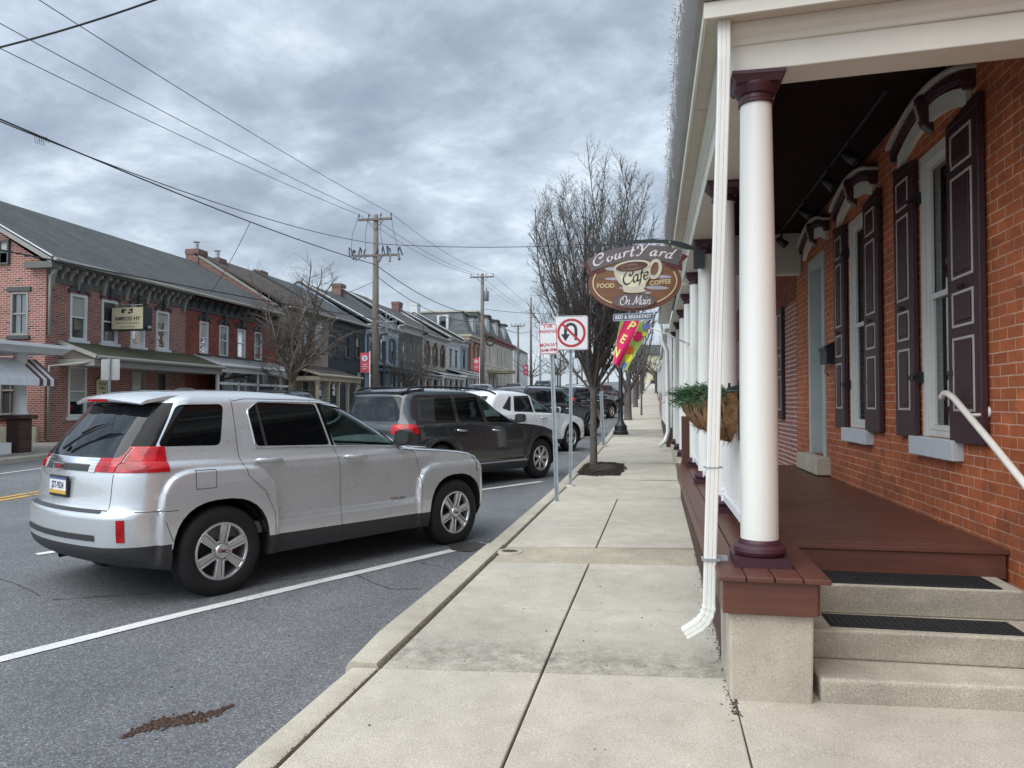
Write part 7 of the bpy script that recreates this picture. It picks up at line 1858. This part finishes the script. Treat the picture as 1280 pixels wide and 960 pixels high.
s=MB(); s.lathe([(.19,1.36),(.21,1.38),(.19,1.42),(.165,1.46),(.12,2.7),(.16,2.8),(.16,2.95)],(-16.05,17.0,0),20); s.build('porch_column',M['column'],h0,smooth=True)
s=MB(); s.box(-16.27,-15.85,16.8,17.2,.2,1.27); s.box(-16.36,-15.76,16.7,17.3,1.27,1.37); s.build('stone_pier',M['brownstone'],h0,bevel=.03)
s=MB(); s.box(-18.3,-16.2,5,17.6,.2,.62); s.build('porch_floor',M['white_wood'],h0)
s=MB(); s.box(-16.45,-16.38,13.2,16.6,.72,.78); s.box(-16.45,-16.38,13.2,16.6,1.12,1.18)
for i in range(26): s.box(-16.43,-16.40,13.25+i*.13,13.32+i*.13,.76,1.14)
s.build('porch_railing',M['vinyl'],h0)
s=MB(); s.box(-16.2,-15.9,14.5,16.6,.2,.68); s.build('white_step',M['vinyl'],h0)
# road sign seen from behind
g=thing('road_sign','blank grey back of a road sign on a post before the brick corner house','sign',(-15.2,19.2,zs(19.2)))
s=MB(); s.box(-15.225,-15.175,19.18,19.23,.3,2.95); s.build('post',M['galv'],g)
s=MB(); s.prism(rrect(-15.50,-14.90,2.33,2.93,.05),'y',19.235,19.24); s.build('sign_plate',mat('sign_back',(.45,.46,.44),.45,metal=.3,var=.1),g)

# ------------------------------------------------------------------ poles, wires, banners
def upole(x,y,zt,lab,arms=(),r=.15,lean=0):
    z=zs(y); g=thing('utility_pole',lab,'utility pole',(x,y,z),group='utility poles along the left kerb')
    s=MB(); s.tube([(x,y,z-.3),(x+lean*.5,y,(z+zt)/2),(x+lean,y,zt)],[r*1.15,r,r*.72],12); s.build('pole_shaft',M['pole'],g,smooth=True)
    for (za,hw_,kind) in arms:
        s=MB(); xx=x+lean*(za-z)/(zt-z)
        s.box(xx-hw_,xx+hw_,y-.20,y-.10,za-.06,za+.06); 
        if kind=='top': s.bar((xx-hw_*.5,y-.14,za-.05),(xx,y-.14,za-.6),.04,.03); s.bar((xx+hw_*.5,y-.14,za-.05),(xx,y-.14,za-.6),.04,.03)
        a=s.build('crossarm',M['pole'],g)
        s=MB(); s.box(xx-hw_,xx+hw_,y-.165,y-.135,za+.045,za+.075)
        for k in ((-.95,-.35,.35,.95) if kind=='top' else (-.95,-.82,-.55,-.42,.12,.3,.62,.95)):
            px=xx+k*hw_; s.lathe([(.02,0),(.02,.12),(.06,.14),(.035,.18),(.06,.20),(.035,.24),(.05,.26),(0,.30)],(px,y-.15,za+.05),8)
            if kind!='top': q_=RB.uniform; s.tube([(px,y-.15,za+.3),(px+q_(-.15,.15),y-.3,za+q_(.3,.5)),(px+q_(-.25,.25),y-.15,za+q_(-.05,.05))],q_(.03,.06),6); s.tube([(px,y-.15,za+.06),(px+q_(-.2,.2),y-.3,za-q_(.15,.4))],q_(.04,.09),6)
        s.build('insulator',M['insul'],a)
    return g
def wire(a,b,sag,r=.012,lab=None,n=14,wob=0,grp='overhead cables along the left side'):
    a=Vector(a);b=Vector(b); q=[a.lerp(b,t/n)-Vector((0,0,sag*4*(t/n)*(1-t/n))) for t in range(n+1)]
    s=MB(); s.tube(q,r,5); o=s.build('overhead_cable',M['wire']); tag(o,lab,'cable',grp)
PX1=-15.3
upole(PX1,40.6,12.35,'nearest tall utility pole with switchgear crossarm in front of the pale blue house',((12.05,1.0,'top'),(10.0,1.45,'sw')),.19)
upole(PX1,68.0,13.65,'second utility pole with a transformer between the cream and red houses',((13.3,1.1,'top'),),.19)
upole(PX1,87.0,10.9,'short thin utility pole by the end of the long cream building',((10.7,.8,'top'),),.13)
upole(PX1,96.5,15.4,'tall bare utility pole at the junction',(),.15)
upole(-13.6,150,16.5,'farthest utility pole beyond the junction',((16.2,1.1,'top'),),.15)
g=thing('transformer','grey transformer can on the second utility pole','transformer',(PX1,67.7,11.4)); s=MB(); s.lathe([(0,0),(.22,0),(.24,.05),(.24,.85),(.2,.9),(.0,.95)],(PX1+.42,67.8,11.1),14); s.build('tank',M['insul'],g,smooth=True); s=MB(); s.tube([(PX1+.42,67.8,12.05),(PX1+.42,67.8,12.3)],.05,6); s.build('bushing',M['insul'],g)
TL='black power line high on the left running to the nearest utility pole crossarm'
for dx,z0,z1 in((-.95,10.3,12.35),(-.35,10.75,12.35),(.95,11.25,12.35)):
    wire((PX1+dx,4,z0),(PX1+dx,40.45,z1),.35,.012,TL)
    wire((PX1+dx,40.45,12.35),(PX1+dx,68,13.6),.5,.012,'black power line between the first and second utility poles'); wire((PX1+dx,68,13.6),(PX1+dx,150,16.5),1.2,.012,'black power line running on from the second utility pole')
wire((PX1,5,8.55),(PX1,40.6,9.5),.45,.022,'thick black communication cable sagging from the upper left corner to the first pole')
wire((PX1,12,8.35),(PX1,40.6,10.7),.55,.016,'thin black cable just above the thick one from the left edge')
wire((PX1,40.6,9.5),(PX1,68,9.9),.7,.024,'thick black cable between the first and second poles'); wire((PX1,68,9.9),(PX1,96.5,11),.8,.03,'thick black cable beyond the second pole')
wire((PX1,40.6,8.9),(PX1,68,9.3),.9,.02,'lower black cable between the first and second poles'); wire((PX1,40.6,10.7),(4,44,11.4),.5,.02,'single black cable crossing the street behind the bare pear tree')
wire((PX1,7,5.1),(PX1,40.6,6.45),.15,.022,'low service cable crossing in front of the brick corner house')
wire((-13.56,12.58,8.47),(-8.58,13.45,10.02),.12,.022,'thick black cable cutting across the top left corner')
wire((PX1,68,10.4),(-1.5,75,11.2),.6,.02,'far cable crossing the street from the second pole')
wire((PX1,68,10.4),(FX,62,7.3),.3,.014,'service wire from the second pole to the cream house'); wire((PX1,40.6,8.6),(FX,36.5,6.7),.2,.014,'service wire from the first pole to the tan house'); wire((PX1,27.0,8.71),(FX,29.0,6.2),.15,.012,'service wire dropping to the red shop')
# loops of slack on the comm cable
s=MB()
for k in range(5): s.tube([(PX1+.02*k,16.6+k*.05+.08*math.cos(t),8.35+.12*math.sin(t)) for t in [j*6.283/14*.8 for j in range(13)]],.008,4)
tag(s.build('cable_slack',M['wire']),'untidy loops of slack cable on the thick cable near the left edge','cable loops')
# drop wires on pole 1
s=MB()
for dx in(-.95,-.35,.35,.95): s.tube([(PX1+dx,40.4,12.3),(PX1+dx*1.3-.1,40.4,11.2),(PX1+dx*1.45,40.4,10.3)],.012,4)
tag(s.build('jumper_wires',M['wire']),'thin jumper wires hanging between the two crossarms of the first pole','wires')
def banner(x,y,z0,z1,lab,w=.5):
    g=thing('street_banner',lab,'banner',(x,y,zs(y)),group='pink banners on poles')
    s=MB(); s.tube([(x+w/2+.02,y,zs(y)),(x+w/2+.02,y,z1+.08)],.035,8); s.build('pole',M['vinyl'],g)
    s=MB(); vs=[];fs=[]
    for i in range(7):
        for k in range(5): vs.append((x-w/2+w*k/4,y+.02*math.sin(i*1.1+k),z0+(z1-z0)*i/6))
    for i in range(6):
        for k in range(4): a=i*5+k; fs.append((a,a+1,a+6,a+5))
    s.add(vs,fs); b=s.build('cloth',M['banner'],g,smooth=True)
    s=MB(); zc=z0+(z1-z0)*.72; s.lathe([(.09,0),(.16,0)],(x,y-.03,zc),20,axis='y'); s.build('emblem_ring',M['signwhite'],b)
    s=MB(); s.lathe([(0,0),(.075,0)],(x,y-.03,zc),16,axis='y'); s.build('emblem_disc',mat('emblem_grey',(.30,.33,.40),.6,var=.1),b)
    s=MB(); 
    for k,ww in enumerate((.13,.17,.10)): s.box(x-ww,x+ww,y-.032,y-.028,z0+.42-k*.12,z0+.45-k*.12)
    s.build('lettering_lines',M['signwhite'],b)
banner(-15.25,38.9,3.35,4.42,'pink street banner with round emblem beside the nearest utility pole',.52)
banner(-15.3,65.6,4.55,5.75,'pink street banner beside the second utility pole',.55)
banner(-15.3,92.5,5.2,6.5,'farthest pink street banner by the long cream building',.6)
lamp(-15.5,42.6,'black lantern lamp post in front of the pale blue house',4.3,grp='black lantern lamp posts along the street')
lamp(-15.5,88.5,'black lantern lamp post by the long cream building',4.6,grp='black lantern lamp posts along the street')
# pole decorations
g=thing('wreath','green ring wreath on an arm of the second utility pole','wreath',(-14.6,68,7.5)); s=MB(); s.tube([(-14.55+.42*math.cos(t),68,7.45+.42*math.sin(t)) for t in [k*6.283/24 for k in range(25)]],.09,8); s.build('ring',M['hedge'],g); s=MB(); s.tube([(-15.2,68,8.1),(-14.55,68,8.0),(-14.55,68,7.87)],.02,5); s.build('arm',M['black'],g)
g=thing('snowflake_decoration','white wire snowflake decoration on the first utility pole','decoration',(-14.6,40.4,6.2)); s=MB(); c=Vector((-14.55,40.3,6.25))
for k in range(8):
    a=k*math.pi/4; d=Vector((math.cos(a),0,math.sin(a))); s.tube([c,c+d*.62],.015,5)
    for rr_,l in((.3,.16),(.45,.2)):
        for sg_ in(-1,1): e=Vector((math.cos(a+sg_*.7),0,math.sin(a+sg_*.7))); s.tube([c+d*rr_,c+d*rr_+e*l],.011,4)
s.build('flake',M['galv'],g); s=MB(); s.tube([(-15.2,40.4,6.3),(-14.55,40.35,6.3)],.02,5); s.build('arm',M['black'],g)
g=thing('traffic_mast','grey mast arm with a street name plate across the far junction','traffic mast',(-15,100,zs(100))); s=MB(); s.tube([(-14.6,100,zs(100)),(-14.6,100,zs(100)+5.6)],.13,8); s.tube([(-14.6,100,zs(100)+5.4),(-7.5,100,zs(100)+5.7)],.09,8); s.build('mast',M['galv'],g)
s=MB(); s.box(-11.2,-8.6,99.85,99.9,8.4,9.0); s.build('name_plate',mat('plate_grey',(.40,.45,.48),.5,var=.05),g)
for xx,lab in((-9.8,'traffic signal nearest the mast end'),(-12.6,'traffic signal nearest the mast foot')):
    s=MB(); s.box(xx-.17,xx+.17,99.5,99.8,zs(100)+4.4,zs(100)+5.4)
    o=s.build('signal_head',M['black'],g)
# far trees left and around the junction
for i,(x,y,h,lab) in enumerate(((-13,172,9,'brown bare tree closing the view left of the road end'),(-10.5,186,8.5,'brown bare tree in the middle of the road end'),(-7.5,200,9,'brown bare tree right of the road end'),(-4.5,190,8,'brown bare tree beside the pale yellow house'),(-19,150,10,'big bare tree behind the farthest pole'),(-1.2,88,7.5,'bare kerbside tree on the right beyond the far house fronts'),(-1.2,104,7.5,'last bare kerbside tree on the right'),(-17,108,8,'bare tree left of the junction'),(-15,122,9,'bare tree just beyond the junction mast'),(-16.5,138,9,'bare tree far beyond the junction on the left'),(.5,92,8.5,'bare tree behind the white porch on the right far up the street'),(.8,112,9,'bare tree far up the right side before the rise'),(-15.5,160,9,'farthest bare tree at the left of the street'))):
    bare_tree(x,y,lab,h,60+i,'wide',.18,0,fork=2.0,nl=8,dens=.42,grp='bare trees round the far junction')

# ------------------------------------------------------------------ right side neighbours
n1=thing('brick_row_house','pinkish unpainted brick house joined on beyond the cafe','house',(XW,15,.4))
mb=MB(); facade(mb,PW,11.80,19.8,-.3,3.2,[(13.2,13.95,1.45,3.15),(15.2,16.1,.9,3.15),(17.4,18.2,1.45,3.15)],.14); mb.poly([(XW,11.8,-.3),(XW+8,11.8,-.3),(XW+8,11.8,7),(XW,11.8,7)]); mb.poly([(XW,19.8,-.3),(XW+8,19.8,-.3),(XW+8,19.8,7),(XW,19.8,7)]); mb.build('wall',M['pink_brick'],n1)
mb=MB(); mb.box(XW,XW+.2,11.8,19.8,3.2,7); mb.build('upper_wall',M['paint_red'],n1)
mb=MB(); mb.prism([(XW-.35,7),(XW+4,9),(XW+8.3,7)],'y',11.8,20); mb.build('roof',M['roof'],n1)
for o in((13.2,13.95,1.45,3.15),(15.2,16.1,.9,3.15),(17.4,18.2,1.45,3.15)): sash(n1,PW,*o,M['casing'],M['glass'],.07)
for a,b in((12.75,13.18),(13.97,14.4)):
    s=MB(); s.box(XW-.055,XW-.01,a,b,1.4,3.2); sh=s.build('shutter',M['purple_dark'],n1); s=MB()
    for c,d in((1.55,2.1),(2.2,2.45),(2.55,3.1)):
        for r in((a+.07,a+.09,c,d),(b-.09,b-.07,c,d),(a+.09,b-.09,c,c+.02),(a+.09,b-.09,d-.02,d)): s.box(XW-.062,XW-.054,*r)
    s.build('stripe',M['pinstripe'],sh)
np_=thing('porch','second white columned porch continuing beyond the cafe porch','porch',(1,15.5,.4))
s=MB(); s.box(.45,XW-.003,11.62,19.4,.3,.66); s.build('floor',M['step'],np_,bevel=.01)
s=MB(); s.box(.44,.72,11.6,19.6,3.42,3.61); s.box(.6,XW-.003,11.62,19.6,3.95,3.99); s.build('beam',M['cream'],np_)
s=MB(); s.box(.30,.44,12.02,19.8,3.70,3.72); s.box(.16,.30,12.02,19.8,3.70,3.95); s.build('cornice',M['cream'],np_)
s=MB(); s.hexa([(.2,12.02,3.96),(XW-.01,12.02,4.4),(XW-.01,19.8,4.4),(.2,19.8,3.96),(.2,12.02,4.0),(XW-.01,12.02,4.44),(XW-.01,19.8,4.44),(.2,19.8,4.0)]); s.build('porch_roof',M['roof'],np_)
for cy in(12.6,14.7,16.9,19.1): column(.60,cy,.66,3.42,np_)
s=MB(); s.tube([(.22,19.9,3.7),(.26,19.9,3.3),(.38,19.85,3.0),(.40,19.8,.95),(.33,19.75,.72),(.18,19.7,.58)],.055,8); s.build('downspout',M['downspout'],np_,smooth=True)
n2=thing('white_row_house','white sided house with dark shutters and porch farther up on the right','house',(XW,27,.6))
mb=MB(); facade(mb,PW,20.2,33,0,7,[(22,22.9,1.6,3.1),(25,26,1.0,3.2),(29,29.9,1.6,3.1)],.12); mb.poly([(XW,20.2,-.3),(XW+8,20.2,-.3),(XW+8,20.2,7),(XW,20.2,7)]); mb.build('wall',M['white_sid'],n2)
for o in((22,22.9,1.6,3.1),(25,26,1.0,3.2),(29,29.9,1.6,3.1)): sash(n2,PW,*o,M['white_wood'],M['glass'],.08)
s=MB(); s.box(.35,XW,21,33,3.7,3.95); s.build('porch_roof',M['white_wood'],n2)
for y in(21.3,25,29,32.7): s=MB(); s.box(.42,.54,y-.06,y+.06,.9,3.7); s.box(.38,.58,y-.10,y+.10,.4,1.0); s.build('porch_post',M['white_wood'],n2)
s=MB(); s.box(.38,XW,21,33,.4,1.0); s.build('porch_base',M['brownstone'],n2)
s=MB(); s.box(.40,.46,21.4,33,1.72,1.78)
for i in range(88): s.box(.41,.45,21.5+i*.13,21.55+i*.13,1.0,1.74)
s.build('porch_railing',M['vinyl'],n2)
s=MB(); s.prism([(XW-.35,7),(XW+4,9),(XW+8.3,7)],'y',20.2,33.2); s.build('roof',M['roof'],n2)
for (y0,y1,mm,lab) in((34,46,'brownstone','brownstone fronted house on the right beyond the white porch'),(47,60,'tan_brick','tan brick house far up on the right'),(61,78,'white_sid','white house with long porch far up on the right'),(80,120,'cream_wall','long cream house front far up on the right')):
    g=thing('row_house',lab,'house',(XW,(y0+y1)/2,zs(y0))); z=zs(y0); n=int((y1-y0)/3); ops=[(y0+1+k*3,y0+2+k*3,z+1.3,z+2.9) for k in range(n)]+[(y0+1+k*3,y0+2+k*3,z+4.4,z+5.9) for k in range(n)]
    mb=MB(); facade(mb,lambda u,zv,d:(XW+.2+d,u,zv),y0,y1,z-.4,z+7,ops,.12); mb.poly([(XW+.2,y0,z-.3),(XW+8,y0,z-.3),(XW+8,y0,z+7),(XW+.2,y0,z+7)]); mb.build('wall',M[mm],g)
    for o in ops: sash(g,lambda u,zv,d:(XW+.2+d,u,zv),*o,M['white_wood'],M['glass'],.08)
    s=MB(); s.prism([(XW-.2,z+7),(XW+4,z+9),(XW+8.3,z+7)],'y',y0,y1); s.build('roof',M['roof'],g)
    s=MB(); s.box(.55,XW+.2,y0+.5,y1-.5,z+2.9,z+3.1)
    s.build('porch_roof',M['white_wood'],g)
    for k in range(n+1): s=MB(); yy_=y0+.6+k*(y1-y0-1.2)/n; s.box(.6,.74,yy_-.07,yy_+.07,z+.3,z+2.9); s.build('porch_post',M['white_wood'],g)
    s=MB(); s.box(.58,XW+.2,y0+.5,y1-.5,z-.4,z+.5); s.build('porch_base',M['brownstone'],g)
g=thing('low_wall','low reddish stone garden wall beside the right pavement','wall',(.6,36,zs(36))); s=MB(); s.hexa([(.42,33.2,.9),(.75,33.2,.9),(.75,46,1.2),(.42,46,1.2),(.42,33.2,2.05),(.75,33.2,2.05),(.75,46,2.35),(.42,46,2.35)]); s.build('stonework',M['pink_brick'],g); s=MB(); s.hexa([(.38,33.15,2.05),(.79,33.15,2.05),(.79,46.05,2.35),(.38,46.05,2.35),(.38,33.15,2.13),(.79,33.15,2.13),(.79,46.05,2.43),(.38,46.05,2.43)]); s.build('coping',M['kerb'],g)
